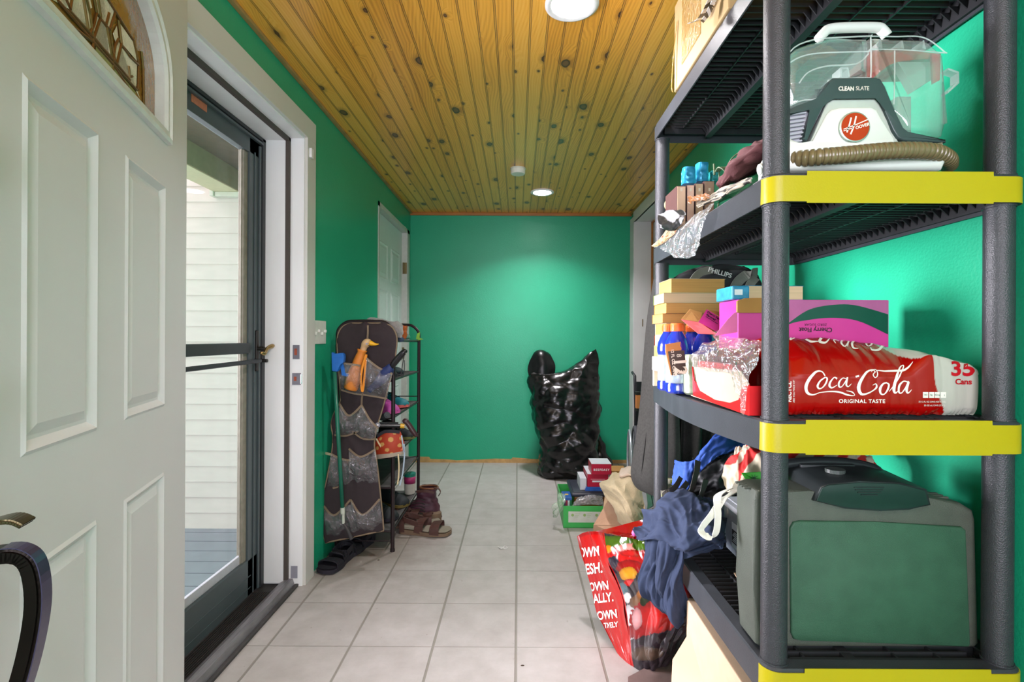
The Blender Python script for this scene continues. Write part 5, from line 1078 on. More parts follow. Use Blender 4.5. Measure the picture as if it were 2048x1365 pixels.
bm = NB(); prism(bm, [PY(1455, 640, 1.262), PY(1468, 627, 1.262), PY(1475, 624, 1.262), PY(1475, 665, 1.262), PY(1430, 672, 1.262), PY(1436, 664, 1.262)], (0, 0.002, 0)); tag(link('carton_flap', bm, mat('flap_pink_light', '#d868a0', rough=0.4, noise_amt=0.1)), 'light pink carton flap hanging open at the left end of the pink soda carton', 'cardboard')
bm = NB(); a, b = LX(1302, 708, .478), LX(1326, 737, .478); box(bm, 0.474, 0.484, 1.70, 1.79, 1.026, 1.075, bev=0.004); box(bm, 0.478, 0.49, 1.70, 1.715, z3, 1.04); box(bm, 0.478, 0.49, 1.775, 1.79, z3, 1.04); tag(link('white_bracket', bm, mat('bracket_white', '#e2dccd', rough=0.5)), 'white plastic bracket standing at the far shelf edge beside the paperbacks', 'bracket')
# ================================================================ BOTTOM TIER
z4 = TZ[3]
tc = thing('tool_case', 'large dusty dark green-grey plastic tool case standing on the lowest shelf', 'case', (0.735, 1.17, z4))
casem = mat('case_plastic', '#4c5249', rough=0.5, noise_amt=0.12, nscale=25, bump=0.35, bscale=600); cased = mat('case_panel', '#315641', rough=0.5, noise_amt=0.14, nscale=25, bump=0.3, bscale=600); caseb = mat('case_black', '#24292a', rough=0.4, noise_amt=0.1)  # green in the case colours stands in for bounce off the wall
cy0, cy1 = 1.085, 1.275
def cpt(px, py, y=cy0): p = PY(px, py, y); return p
def cslab(bm, pts, y0, y1, bev=0.0, mi=0, seg=3, zlift=0.0):
    A = [bm.verts.new(PY(a, b, y0)) for a, b in pts]; B = [bm.verts.new((v.co.x, y1, v.co.z + zlift)) for v in A]; n = len(A)
    f1 = bm.faces.new(A[::-1]); f2 = bm.faces.new(B); f1.material_index = f2.material_index = mi
    for i in range(n): bm.faces.new((A[i], A[(i + 1) % n], B[(i + 1) % n], B[i])).material_index = mi
    if bev: bmesh.ops.bevel(bm, geom=list(f1.edges) + list(f2.edges), offset=bev, segments=seg, profile=0.55, affect='EDGES')
outl = [(1514, 1292), (1508, 1180), (1508, 1000), (1514, 984), (1528, 980), (1620, 983), (1700, 992), (1850, 995), (1925, 1008), (1948, 1022), (1953, 1040), (1960, 1290), (1952, 1298), (1522, 1296)]
bm = NB(); cslab(bm, outl, cy0 + 0.002, (cy0 + cy1) / 2 - 0.002, 0.010); link('front_shell', bm, casem, tc, autosmooth=50)
bm = NB(); cslab(bm, [(a, b + (0 if b > 1100 else 2)) for a, b in outl], (cy0 + cy1) / 2 + 0.002, cy1, 0.012); link('back_shell', bm, casem, tc, autosmooth=50)
bm = NB(); cslab(bm, [(a + (1735 - a) * 0.02, b + (1140 - b) * 0.02) for a, b in outl], (cy0 + cy1) / 2 - 0.006, (cy0 + cy1) / 2 + 0.006); link('seam', bm, caseb, tc)
bm = NB(); cslab(bm, [(1588, 1280), (1583, 1268), (1581, 1058), (1588, 1046), (1600, 1043), (1750, 1045), (1925, 1055), (1933, 1062), (1942, 1290), (1938, 1300 - 4), (1600, 1282)], cy0 - 0.004, cy0 + 0.006, 0.004); link('face_panel', bm, cased, tc, autosmooth=50)
bm = NB()
for k in range(4): box(bm, 0.50 + 0.0, 0.56, cy0 + 0.03 + k * 0.014, cy0 + 0.038 + k * 0.014, 0.806, 0.811, bev=0.002)
for k in range(3): box(bm, 0.86, 0.95, cy0 + 0.03 + k * 0.014, cy0 + 0.038 + k * 0.014, 0.787, 0.792, bev=0.002)
link('rib', bm, casem, tc)
bm = NB(); cslab(bm, [(1628, 1003), (1640, 975), (1655, 968), (1720, 963), (1800, 966), (1855, 980), (1863, 1012), (1820, 1020), (1760, 1023), (1690, 1018)], cy0 - 0.008, cy1 - 0.03, 0.004, zlift=0.012); bh = link('handle_block', bm, caseb, tc, autosmooth=50)
bm = NB(); cslab(bm, [(1633, 1003), (1644, 977), (1658, 971), (1720, 966), (1800, 969), (1850, 982), (1858, 1010), (1818, 1017), (1760, 1020), (1690, 1015)], cy0 - 0.0105, cy0 - 0.006, 0.001); link('handle_face', bm, mat('handle_green', '#1d302b', rough=0.35), tc, autosmooth=40)
bm = NB()
for k, (x0, x1) in enumerate(((1708, 1768), (1710, 1766), (1715, 1762), (1722, 1755))):
    a, b = PY(x0, 975 + k * 5, cy0 - 0.011), PY(x1, 975 + k * 5, cy0 - 0.011); box(bm, a.x, b.x, cy0 - 0.0125, cy0 - 0.0105, a.z - 0.0012, a.z + 0.0006)
link('handle_rib', bm, caseb, bh)
bm = NB(); tube(bm, curve([(0.60, 1.20, 0.815), (0.62, 1.20, 0.838), (0.70, 1.20, 0.848), (0.78, 1.20, 0.846), (0.845, 1.20, 0.832), (0.86, 1.20, 0.812)], 26), 0.011, n=10); box(bm, 0.66, 0.79, 1.18, 1.235, 0.832, 0.846, bev=0.006); link('carry_handle', bm, caseb, tc, autosmooth=50)
bm = NB(); cyl(bm, (0.715, 1.14, 0.838), (0.715, 1.14, 0.846), 0.02); link('latch_button', bm, mat('latch_grey', '#4a4f4c', rough=0.3), tc)

# clear lidded bins
binm = film('bin_clear', '#c3cede', 0.55, 0.12, 0.2, 6); lid = mat('lid_white', '#c9cbd2', rough=0.35, noise_amt=0.05)
def bin_(label, x0, x1, y0, y1, h, dark=False, contents='#6f7a8c', lm=None):
    t = thing('lidded_bin', label, 'bin', ((x0 + x1) / 2, (y0 + y1) / 2, z4))
    bm = NB(); i_ = 0.008; zt = z4 + h
    A = [(x0 + i_, y0 + i_, z4 + 0.001), (x1 - i_, y0 + i_, z4 + 0.001), (x1 - i_, y1 - i_, z4 + 0.001), (x0 + i_, y1 - i_, z4 + 0.001)]; B = [(x0 + 0.002, y0 + 0.002, zt), (x1 - 0.002, y0 + 0.002, zt), (x1 - 0.002, y1 - 0.002, zt), (x0 + 0.002, y1 - 0.002, zt)]
    va, vb = [bm.verts.new(p) for p in A], [bm.verts.new(p) for p in B]; bm.faces.new(va)
    for k in range(4): bm.faces.new((va[k], va[(k + 1) % 4], vb[(k + 1) % 4], vb[k]))
    bmesh.ops.bevel(bm, geom=[e for e in bm.edges if abs(e.verts[0].co.z - e.verts[1].co.z) > 0.05], offset=0.012, segments=3, affect='EDGES')
    link('tub', bm, binm, t, autosmooth=40)
    bm = NB(); box(bm, x0 + 0.014, x1 - 0.014, y0 + 0.014, y1 - 0.014, z4 + 0.004, zt - 0.03, bev=0.01); link('contents', bm, mat('bin_stuff_' + contents[1:], contents, rough=0.8, noise_amt=0.5, nscale=30), t)
    bm = NB(); box(bm, x0 - 0.006, x1 + 0.006, y0 - 0.006, y1 + 0.006, zt - 0.012, zt + 0.006, bev=0.005); box(bm, x0 + 0.012, x1 - 0.012, y0 + 0.012, y1 - 0.012, zt + 0.004, zt + 0.009, bev=0.002)
    link('lid', bm, lm or lid, t, autosmooth=40); return t
b1_ = bin_('clear plastic bin with white lid and a small label, left of the tool case', 0.662, 0.80, 1.46, 1.64, 0.15)
bm = NB(); box(bm, 0.6615, 0.6635, 1.50, 1.56, 0.50, 0.575); lb = link('label', bm, mat('label_pale', '#c5d0dc', rough=0.5), b1_)
bm = NB(); box(bm, 0.6607, 0.6615, 1.503, 1.557, 0.515, 0.555); link('label_panel', bm, mat('label_dark', '#20242c', rough=0.5), lb)
bm = NB()
for k in range(6): box(bm, 0.6602, 0.6607, 1.508, 1.552 - (k % 3) * 0.006, 0.520 + k * 0.0055, 0.5225 + k * 0.0055)
link('label_lines', bm, MATS['label_pale'], lb)
bin_('second clear bin with pale lid farther back, partly under the striped bag', 0.672, 0.82, 1.70, 1.83, 0.155, contents='#7d7a78')
bm = NB(); q = lambda a, b, y: PY(a, b, y); prism(bm, [q(1487, 1150, 1.38), q(1487, 1048, 1.38), q(1492, 1040, 1.38), q(1515, 1034, 1.38), q(1515, 1142, 1.38)], (0, 0.008, 0)); tag(link('cardboard_divider', bm, kraft_in), 'upright strip of brown cardboard between the white-lidded bin and the tool case', 'cardboard')
bm = NB(); prism(bm, [PZ(1468, 1148, z4 + 0.001), PZ(1512, 1150, z4 + 0.001), PZ(1525, 1225, z4 + 0.001), PZ(1508, 1212, z4 + 0.001)], (0, 0, 0.003)); tag(link('cardboard_sheet', bm, mat('kraft_light', '#c4a284', rough=0.8, noise_amt=0.1)), 'flat tan cardboard scrap lying on the grating below the brown divider', 'cardboard')
# striped bag heaped behind the case
stripm = mat('striped_cloth', (1, 1, 1), rough=0.75, noise_amt=0.05, vcol='Col', nscale=60)
CRL, CRM = (0.75, 0.12, 0.11), (0.74, 0.69, 0.60)
bm = NB(); q = lambda a, b, y: PY(a, b, y)
rows = [[q(1452, 985, 1.40), q(1480, 985, 1.36), q(1530, 990, 1.34), q(1620, 985, 1.33), q(1700, 980, 1.33), q(1745, 970, 1.36)],
        [q(1446, 950, 1.40), q(1480, 945, 1.345), q(1530, 950, 1.31), q(1620, 950, 1.31), q(1700, 940, 1.31), q(1748, 935, 1.36)],
        [q(1452, 925, 1.42), q(1482, 905, 1.38), q(1530, 905, 1.34), q(1620, 905, 1.34), q(1700, 908, 1.34), q(1738, 912, 1.38)],
        [q(1470, 896, 1.45), q(1495, 893, 1.44), q(1530, 890, 1.43), q(1620, 890, 1.42), q(1690, 895, 1.42), q(1720, 900, 1.42)]]
def stripes(u, v):
    w_ = u * 6.5 - v * 1.9 + 0.25 * math.sin(u * 9) + 0.3
    if u < 0.2: return CRL if 0.50 < v < 0.80 else CRM
    return CRL if (w_ % 1.0) < 0.45 else CRM
sheet(bm, net(rows), 120, 50, thick=0.0, disp=lambda u, v, p: 0.012 * fold(u, v, 4.4, 9, 3), color=stripes)
stb = link('striped_bag', bm, stripm, smooth=True); tag(stb, 'coral and cream striped cloth bag heaped behind the tool case', 'bag')
bm = NB(); hp = [q(1478, 962, 1.36), q(1466, 985, 1.30), q(1445, 1000, 1.22), q(1428, 1025, 1.19), q(1408, 1050, 1.18), q(1402, 1062, 1.18), q(1410, 1072, 1.17), q(1424, 1074, 1.17), q(1433, 1062, 1.17), q(1436, 1030, 1.18), q(1434, 1000, 1.20), q(1440, 988, 1.24), q(1460, 978, 1.30)]
ribbon(bm, curve(hp, 60), 0.017, 0.0018, side=[Vector((1, 0.35, 0.12))] * 60); link('handle_strap', bm, mat('strap_white', '#d9dccf', rough=0.7, bump=0.2, bscale=900), stb, label='off-white webbing strap')
# green card, pink toy
bm = NB(); prism(bm, [q(1483, 947, 1.20), q(1530, 944, 1.19), q(1575, 948, 1.20), q(1575, 972, 1.19), q(1530, 972, 1.18), q(1507, 982, 1.18)], (0, 0.002, 0)); gc = tag(link('green_card', bm, mat('card_green', '#3aa82f', rough=0.4)), 'bright green printed card lying against the striped bag behind the grey post', 'card')
bm = NB()
for k in range(9): a = k * 0.7; tube(bm, [q(1508, 957, 1.187), q(1508 + 11 * math.cos(a), 957 + 8 * math.sin(a), 1.186)], [0.0012, 0.0004], n=5)
link('star_print', bm, mat('print_dark', '#1d4a2a', rough=0.5), gc)
bm = NB(); S = silh([(1011, 1487, 1512, 1.25, 0.006), (1000, 1484, 1516, 1.25, 0.016), (985, 1488, 1516, 1.25, 0.018), (975, 1492, 1514, 1.25, 0.012), (972, 1498, 1508, 1.25, 0.004)]); sheet(bm, S, 24, 16, wrap=True, disp=lambda u, v, p: 0.003 * fold(u, v, 2, 3, 3)); bmesh.ops.holes_fill(bm, edges=bm.edges, sides=0)
tag(link('pink_toy', bm, mat('toy_pink', '#d970a4', rough=0.5, noise_amt=0.2), smooth=True), 'small round pink plush toy on the bin lid under the green card', 'toy')
# blue tote with black straps
blu = mat('tote_blue', '#2c4f9e', rough=0.7, noise_amt=0.1, nscale=60, bump=0.15, bscale=700); blkc = mat('tote_black', '#1c1c1e', rough=0.5, noise_amt=0.15); 
bt = thing('tote_bag', 'open blue tote bag with black lining and straps on the lowest shelf', 'bag', PY(1420, 1000, 1.78))
bm = NB(); sheet(bm, net([[q(1400, 945, 1.70), q(1420, 925, 1.70), q(1445, 910, 1.70)], [q(1388, 935, 1.71), q(1425, 900, 1.71), q(1490, 896, 1.71)], [q(1395, 920, 1.72), q(1430, 880, 1.72), q(1490, 878, 1.74)], [q(1430, 885, 1.78), q(1440, 868, 1.78), q(1492, 860, 1.80)]]), 36, 30, thick=0.003, disp=lambda u, v, p: 0.008 * fold(u, v, 3, 4, 3)); link('flap', bm, blu, bt, smooth=True)
bm = NB(); sheet(bm, net([[q(1346, 970, 1.80), q(1362, 985, 1.76), q(1382, 975, 1.74)], [q(1350, 945, 1.81), q(1372, 952, 1.72), q(1388, 940, 1.72)], [q(1353, 921, 1.82), q(1372, 925, 1.74), q(1398, 918, 1.73)]]), 30, 30, thick=0.003, disp=lambda u, v, p: 0.008 * fold(u, v, 13, 4, 3)); link('side_panel', bm, blu, bt, smooth=True)
bm = NB(); sheet(bm, net([[q(1385, 1000, 1.72), q(1420, 1000, 1.70), q(1470, 990, 1.68)], [q(1385, 960, 1.72), q(1430, 955, 1.68), q(1485, 950, 1.66)], [q(1400, 930, 1.74), q(1440, 915, 1.72), q(1490, 900, 1.70)]]), 40, 40, thick=0.003, disp=lambda u, v, p: 0.022 * fold(u, v, 23, 3, 3)); link('lining', bm, blkc, bt, smooth=True)
for pts in ([(1396, 922, 1.69), (1393, 945, 1.67), (1385, 975, 1.66), (1380, 995, 1.66)], [(1362, 955, 1.71), (1350, 975, 1.70), (1330, 990, 1.68), (1340, 998, 1.66)], [(1375, 965, 1.70), (1366, 978, 1.69), (1362, 992, 1.67)], [(1412, 960, 1.66), (1406, 980, 1.65), (1400, 1000, 1.65)]):
    bm = NB(); ribbon(bm, curve([q(*p) for p in pts], 16), 0.02, 0.0015, side=(1, 0.4, 0.3)); link('strap', bm, mat('strap_dark', '#33302c', rough=0.5), bt)
# newspaper behind the tote
bm = NB(); sheet(bm, net([[PZ(1322, 1000, 0.56), PZ(1350, 1005, 0.56), PZ(1385, 1005, 0.56)], [PZ(1322, 968, 0.57), PZ(1350, 966, 0.58), PZ(1375, 965, 0.575)]]), 30, 16, thick=0.02, color=printpat(3, (0.62, 0.6, 0.55), ((0.2, 0.2, 0.2), (0.45, 0.5, 0.1)), 0.55, 18), disp=lambda u, v, p: 0.003 * fold(u, v, 3, 3, 3)); tag(link('newspaper', bm, pm, smooth=True), 'folded printed newspaper behind the blue tote bag on the lowest shelf', 'newspaper')

# navy shirt thrown over the aisle corner of the lowest shelf
navy = mat('navy_cotton', '#26314a', rough=0.9, noise_amt=0.10, nscale=90, sheen=0.0, bump=0.2, bscale=900)
qn = lambda a, b, y: PY(1140 + a / 2.702, 860 + b / 2.702, y)
def ridge(u, v, s, fu, fv, tw=0.0): return fold(u + tw * v, v, s, fu, fv)
t = thing('navy_shirt', 'crumpled navy blue shirt draped over the aisle edge of the lowest shelf', 'shirt', (0.50, 1.62, 0.35))
# upper heap
rows = [[qn(350, 560, 1.66), qn(400, 605, 1.60), qn(470, 590, 1.53), qn(560, 640, 1.48), qn(640, 650, 1.44), qn(740, 660, 1.42), qn(820, 620, 1.40)],
        [qn(355, 520, 1.70), qn(420, 540, 1.60), qn(480, 500, 1.52), qn(560, 560, 1.47), qn(650, 590, 1.42), qn(740, 590, 1.40), qn(835, 590, 1.40)],
        [qn(395, 470, 1.76), qn(440, 450, 1.66), qn(510, 440, 1.56), qn(600, 470, 1.50), qn(660, 500, 1.46), qn(740, 510, 1.44), qn(835, 550, 1.44)],
        [qn(440, 430, 1.82), qn(480, 400, 1.72), qn(540, 370, 1.62), qn(620, 375, 1.58), qn(690, 400, 1.55), qn(750, 420, 1.54), qn(830, 480, 1.52)],
        [qn(480, 400, 1.84), qn(520, 370, 1.80), qn(580, 350, 1.76), qn(640, 345, 1.72), qn(700, 352, 1.68), qn(770, 362, 1.66), qn(810, 400, 1.62)]]
bm = NB(); sheet(bm, net(rows), 130, 90, disp=lambda u, v, p: 0.030 * ridge(u, v, 5.5, 3.2, 2.2, 0.5) + 0.010 * ridge(u, v, 15.5, 6, 3.4, -0.7) - 0.008, thick=0.003)
link('body', bm, navy, t, smooth=True)
rows = [[qn(560, 600, 1.50), qn(640, 620, 1.455), qn(740, 610, 1.42), qn(830, 590, 1.40)], [qn(555, 640, 1.49), qn(640, 660, 1.44), qn(740, 640, 1.41), qn(840, 600, 1.39)], [qn(590, 700, 1.475), qn(650, 690, 1.45), qn(740, 665, 1.425), qn(820, 618, 1.405)]]
bm = NB(); sheet(bm, net(rows), 50, 20, disp=lambda u, v, p: 0.008 * ridge(u, v, 8, 2, 3), thick=0.004); link('hem', bm, navy, t, smooth=True)
# hanging part
rows = [[qn(400, 560, 1.60), qn(450, 560, 1.55), qn(520, 560, 1.50), qn(580, 590, 1.47), qn(620, 640, 1.46)],
        [qn(395, 690, 1.60), qn(440, 680, 1.545), qn(510, 690, 1.50), qn(575, 690, 1.475), qn(615, 720, 1.475)],
        [qn(382, 780, 1.62), qn(430, 790, 1.56), qn(500, 790, 1.53), qn(560, 790, 1.50), qn(610, 800, 1.49)],
        [qn(395, 880, 1.62), qn(440, 890, 1.57), qn(500, 890, 1.54), qn(570, 880, 1.52), qn(630, 890, 1.50)],
        [qn(440, 950, 1.62), qn(480, 970, 1.575), qn(530, 985, 1.55), qn(600, 980, 1.53), qn(650, 960, 1.52)],
        [qn(500, 1000, 1.62), qn(540, 1020, 1.59), qn(590, 1040, 1.57), qn(630, 1010, 1.55), qn(668, 960, 1.54)]]
bm = NB(); sheet(bm, net(rows), 90, 110, disp=lambda u, v, p: 0.028 * ridge(u, v, 2.5, 3.4, 1.1, 0.25) + 0.008 * ridge(u, v, 7.5, 7, 2.2, 0.5) - 0.006, thick=0.003); link('sleeve', bm, navy, t, smooth=True)

# ================================================================ BEHIND AND BELOW THE SHELF
felt = mat('grey_wool', '#3f3e3b', rough=0.95, noise_amt=0.22, nscale=110, sheen=0.0, bump=0.4, bscale=500); feltd = mat('dark_wool', '#29292b', rough=0.95, noise_amt=0.2, nscale=90)
def drape(label, name, cols_top, cols_bot, ztop_px, zbot_px, y, seed, m, amp=0.03, yb=None, parent=None, th=0.01, fu=5, cat='coat'):
    bm = NB(); yb = yb or y
    S = lambda u, v: PY(cols_bot[0] + (cols_bot[1] - cols_bot[0]) * u + ((cols_top[0] - cols_bot[0]) * (1 - u) + (cols_top[1] - cols_bot[1]) * u) * v, zbot_px + (ztop_px - zbot_px) * v, yb + (y - yb) * v)
    sheet(bm, S, 60, 50, thick=th, disp=lambda u, v, p: amp * math.sin(u * fu * 2 * math.pi + seed + v * 0.8) * (1 - 0.5 * v) + amp * 0.4 * fold(u, v, seed, 3, 1)); return tag(link(name, bm, m, parent, smooth=True), label, cat if label else None)
# grey coat hanging at the end of the shelf (rounded lower corner toward the aisle)
ct_ = thing('grey_coat', 'long grey wool coat hanging beyond the far end of the shelving unit', 'coat', (0.62, 2.3, 0.42))
L1 = [(1316, 560), (1303, 640), (1296, 720), (1291, 780), (1282, 860), (1272, 920), (1270, 950), (1280, 968), (1300, 978)]
Rr = [(1345, 560), (1345, 640), (1348, 720), (1350, 780), (1352, 860), (1354, 920), (1354, 950), (1352, 970), (1345, 982)]
bm = NB(); La = [PY(a, b, 2.15) for a, b in L1][::-1]; Ra = [PY(a, b, 2.05) for a, b in Rr][::-1]
def S(u, v):
    a, b = catmull(La, v), catmull(Ra, v); p = a + (b - a) * u; p.y -= 0.05 * math.sin(math.pi * u); return p
sheet(bm, S, 40, 60, thick=0.02, disp=lambda u, v, p: 0.006 * fold(u, v, 2, 3, 1)); link('front_panel', bm, felt, ct_, smooth=True)
bm = NB(); ribbon(bm, curve([PY(1301, 800, 2.10), PY(1294, 860, 2.085), PY(1286, 920, 2.08), PY(1282, 960, 2.09)], 16), 0.003, 0.002, side=(1, 0, 0)); link('seam', bm, mat('seam_dark', '#2c2b2a', rough=0.9), ct_)
drape('dark charcoal coat with deep folds hanging just right of the grey coat', 'charcoal_coat', (1338, 1400), (1328, 1375), 700, 985, 2.22, 1.0, feltd, 0.035, fu=1.5)
drape('grey-black coat with broad folds behind the blue tote bag', 'folded_coat', (1370, 1440), (1355, 1420), 700, 985, 2.10, 2.6, felt, 0.035, fu=1.7)
drape('nearly black long coat hanging closest to the green wall behind the shelf', 'black_coat', (1410, 1500), (1400, 1500), 700, 960, 2.34, 4.0, mat('black_wool', '#1b1b1d', rough=0.95), 0.03, fu=2.0)

# wheelchair by the right wall
wc = thing('wheelchair', 'folded wheelchair with silver hand rims beside the far green wall', 'wheelchair', (0.88, 3.75, 0))
WY, WZ, WRa = 3.62, 0.262, 0.255; alu = mat('wheel_alu', '#aeb4bb', rough=0.3, metal=0.6); tire = mat('tire_grey', '#4a4850', rough=0.7); rimw = mat('rim_silver', '#c6ccd6', rough=0.3, metal=0.4)
def ring3(bm, c_, r, tr, ang, n=48, k=8):
    d = Vector((math.sin(ang), math.cos(ang), 0)); tube(bm, [c_ + d * (r * math.cos(t)) + Vector((0, 0, r * math.sin(t))) for t in [2 * math.pi * i / n for i in range(n)]], tr, n=k, closed=True)
ang = R(9)
for sx_, hand in ((0.845, -1), (1.0, 0)):
    c_ = Vector((sx_, WY, WZ)); bm = NB(); ring3(bm, c_, WRa - 0.017, 0.016, ang); wl = link('tire', bm, tire, wc, smooth=True)
    bm = NB(); ring3(bm, c_, WRa - 0.04, 0.008, ang); link('rim', bm, rimw, wl, smooth=True)
    bm = NB(); d = Vector((math.sin(ang), math.cos(ang), 0)); nx = Vector((math.cos(ang), -math.sin(ang), 0))
    for k in range(28):
        a = 2 * math.pi * k / 28; a2 = a + (0.5 if k % 2 else -0.5); cyl(bm, c_ + nx * (0.02 if k % 4 < 2 else -0.02) + d * 0.02 * math.cos(a2) + Vector((0, 0, 0.02 * math.sin(a2))), c_ + d * (WRa - 0.042) * math.cos(a) + Vector((0, 0, (WRa - 0.042) * math.sin(a))), 0.0012, n=5)
    cyl(bm, c_ - nx * 0.03, c_ + nx * 0.03, 0.022, n=16); link('spokes', bm, alu, wl)
    bm = NB(); h_ = c_ + nx * (-0.045 if hand else 0.03); ring3(bm, h_ - Vector((0, 0.02, 0)), WRa - 0.035, 0.0085, ang); link('hand_rim', bm, rimw, wl, smooth=True)
fr_m = mat('chair_frame', '#2c2c32', rough=0.4)
bm = NB()
for x in (0.875, 0.975):
    tube(bm, [(x, 3.75, 0.25), (x, 3.75, 0.62), (x, 3.78, 0.86), (x, 3.86, 0.88)], 0.011, n=8); tube(bm, [(x, 3.75, 0.45), (x, 3.35, 0.45), (x, 3.25, 0.2), (x, 3.2, 0.1)], 0.011, n=8); tube(bm, [(x, 3.75, 0.62), (x, 3.45, 0.64)], 0.010, n=8); tube(bm, [(x, 3.45, 0.64), (x, 3.45, 0.45)], 0.010, n=8)
tube(bm, [(0.875, 3.4, 0.25), (0.975, 3.7, 0.45)], 0.009); tube(bm, [(0.975, 3.4, 0.25), (0.875, 3.7, 0.45)], 0.009)
link('frame', bm, fr_m, wc, smooth=True)
bm = NB(); box(bm, 0.86, 0.89, 3.45, 3.72, 0.635, 0.665, bev=0.01); link('armrest', bm, mat('armrest_dark', '#2a2a33', rough=0.5), wc)
bm = NB(); box(bm, 0.96, 0.99, 3.45, 3.72, 0.635, 0.665, bev=0.01); link('armrest', bm, MATS['armrest_dark'], wc)
bm = NB(); sheet(bm, lambda u, v: Vector((0.88 + 0.09 * u, 3.40 + 0.33 * v, 0.455 - 0.10 * math.sin(math.pi * u))), 14, 6, thick=0.004); link('seat', bm, fr_m, wc)
bm = NB(); box(bm, 0.88, 0.97, 3.745, 3.76, 0.5, 0.82, bev=0.003); link('backrest', bm, fr_m, wc)
for x in (0.875, 0.975):
    bm = NB(); ring3(bm, Vector((x, 3.27, 0.085)), 0.072, 0.012, 0.1, 24); link('caster', bm, tire, wc, smooth=True)
bm = NB(); a, b = PY(1273, 790, 3.4), PY(1281, 818, 3.4); box(bm, a.x, b.x + 0.03, 3.40, 3.44, b.z, a.z, bev=0.003); oc = tag(link('orange_tool', bm, mat('tool_orange', '#dd8a50', rough=0.4)), 'orange tool with black ends hanging on the white jamb above the wheelchair', 'tool')
bm = NB(); box(bm, a.x - 0.004, a.x + 0.03, 3.395, 3.445, a.z - 0.002, a.z + 0.018, bev=0.004); box(bm, a.x - 0.004, a.x + 0.03, 3.395, 3.445, b.z - 0.018, b.z + 0.002, bev=0.004); link('tip', bm, mat('tool_black', '#1d1b1b', rough=0.5), oc)

# black trash bag
rows = [(956, 1086, 1150, 4.22, 0.05), (950, 1080, 1168, 4.22, 0.13), (935, 1077, 1188, 4.24, 0.19), (912, 1079, 1193, 4.24, 0.20), (880, 1080, 1194, 4.24, 0.20), (850, 1070, 1196, 4.26, 0.19), (815, 1063, 1196, 4.27, 0.19), (790, 1062, 1197, 4.28, 0.18), (765, 1059, 1196, 4.30, 0.16), (748, 1062, 1196, 4.32, 0.13)]
tb = thing('trash_bag', 'tall full black plastic rubbish bag leaning on the far green wall', 'bag', (0.40, 4.25, 0.0))
tbm = mat('bag_black', '#0a0a0b', rough=0.27, noise_amt=0.1, spec=0.6, bump=0.1, bscale=14)
def tdisp(u, v, p):
    q_ = Vector((p.x * 4.5 + p.z * 2.2, p.y * 4.5, p.z * 6.5 - p.x * 2)); return 0.055 * facet(q_, 1.0, 3) + 0.013 * facet(q_ * 2.6, 1.0, 9) - 0.02 + 0.008 * fold(u, v, 3.3, 4, 6)
bm = NB(); sheet(bm, silh(rows, 0.85), 150, 130, disp=tdisp, wrap=True); bmesh.ops.holes_fill(bm, edges=bm.edges, sides=0)
for v in bm.verts: v.co.z = max(v.co.z, 0.002); v.co.y = min(v.co.y, YF - 0.012)
link('bag', bm, tbm, tb, smooth=True)
rows = [[PY(1075, 770, 4.22), PY(1100, 775, 4.18), PY(1130, 780, 4.16), PY(1165, 775, 4.16), PY(1195, 775, 4.22)], [PY(1062, 750, 4.26), PY(1100, 752, 4.20), PY(1130, 748, 4.19), PY(1168, 740, 4.18), PY(1196, 745, 4.24)],
        [PY(1078, 742, 4.30), PY(1102, 748, 4.26), PY(1132, 742, 4.24), PY(1172, 722, 4.22), PY(1197, 720, 4.26)], [PY(1095, 748, 4.32), PY(1106, 750, 4.30), PY(1136, 740, 4.28), PY(1178, 708, 4.28), PY(1192, 698, 4.30)]]
bm = NB(); sheet(bm, net(rows), 90, 40, disp=lambda u, v, p: 0.02 * facet(Vector((p.x * 12, p.y * 12, p.z * 12)), 1, 4) - 0.01, thick=0.01); link('twisted_top', bm, tbm, tb, smooth=True)
bm = NB(); sheet(bm, net([[PY(1063, 752, 4.33), PY(1085, 762, 4.27), PY(1102, 752, 4.33)], [PY(1060, 735, 4.34), PY(1085, 735, 4.28), PY(1104, 732, 4.34)], [PY(1070, 716, 4.34), PY(1082, 713, 4.31), PY(1098, 720, 4.34)], [PY(1076, 710, 4.35), PY(1082, 710, 4.35), PY(1090, 713, 4.35)]]), 36, 30, disp=lambda u, v, p: 0.010 * facet(p * 14, 1, 2), thick=0.04); link('loose_end', bm, mat('bag_matte', '#0d0d0f', rough=0.35), tb, autosmooth=40)
bm = NB(); sheet(bm, silh([(945, 1180, 1226, 4.36, 0.03), (930, 1182, 1224, 4.36, 0.08), (905, 1184, 1212, 4.40, 0.08), (880, 1184, 1203, 4.44, 0.05), (868, 1186, 1196, 4.46, 0.02)]), 50, 30, disp=lambda u, v, p: 0.03 * facet(p * 9, 1, 6) - 0.01, wrap=True); bmesh.ops.holes_fill(bm, edges=bm.edges, sides=0); link('side_fold', bm, tbm, tb, autosmooth=35)

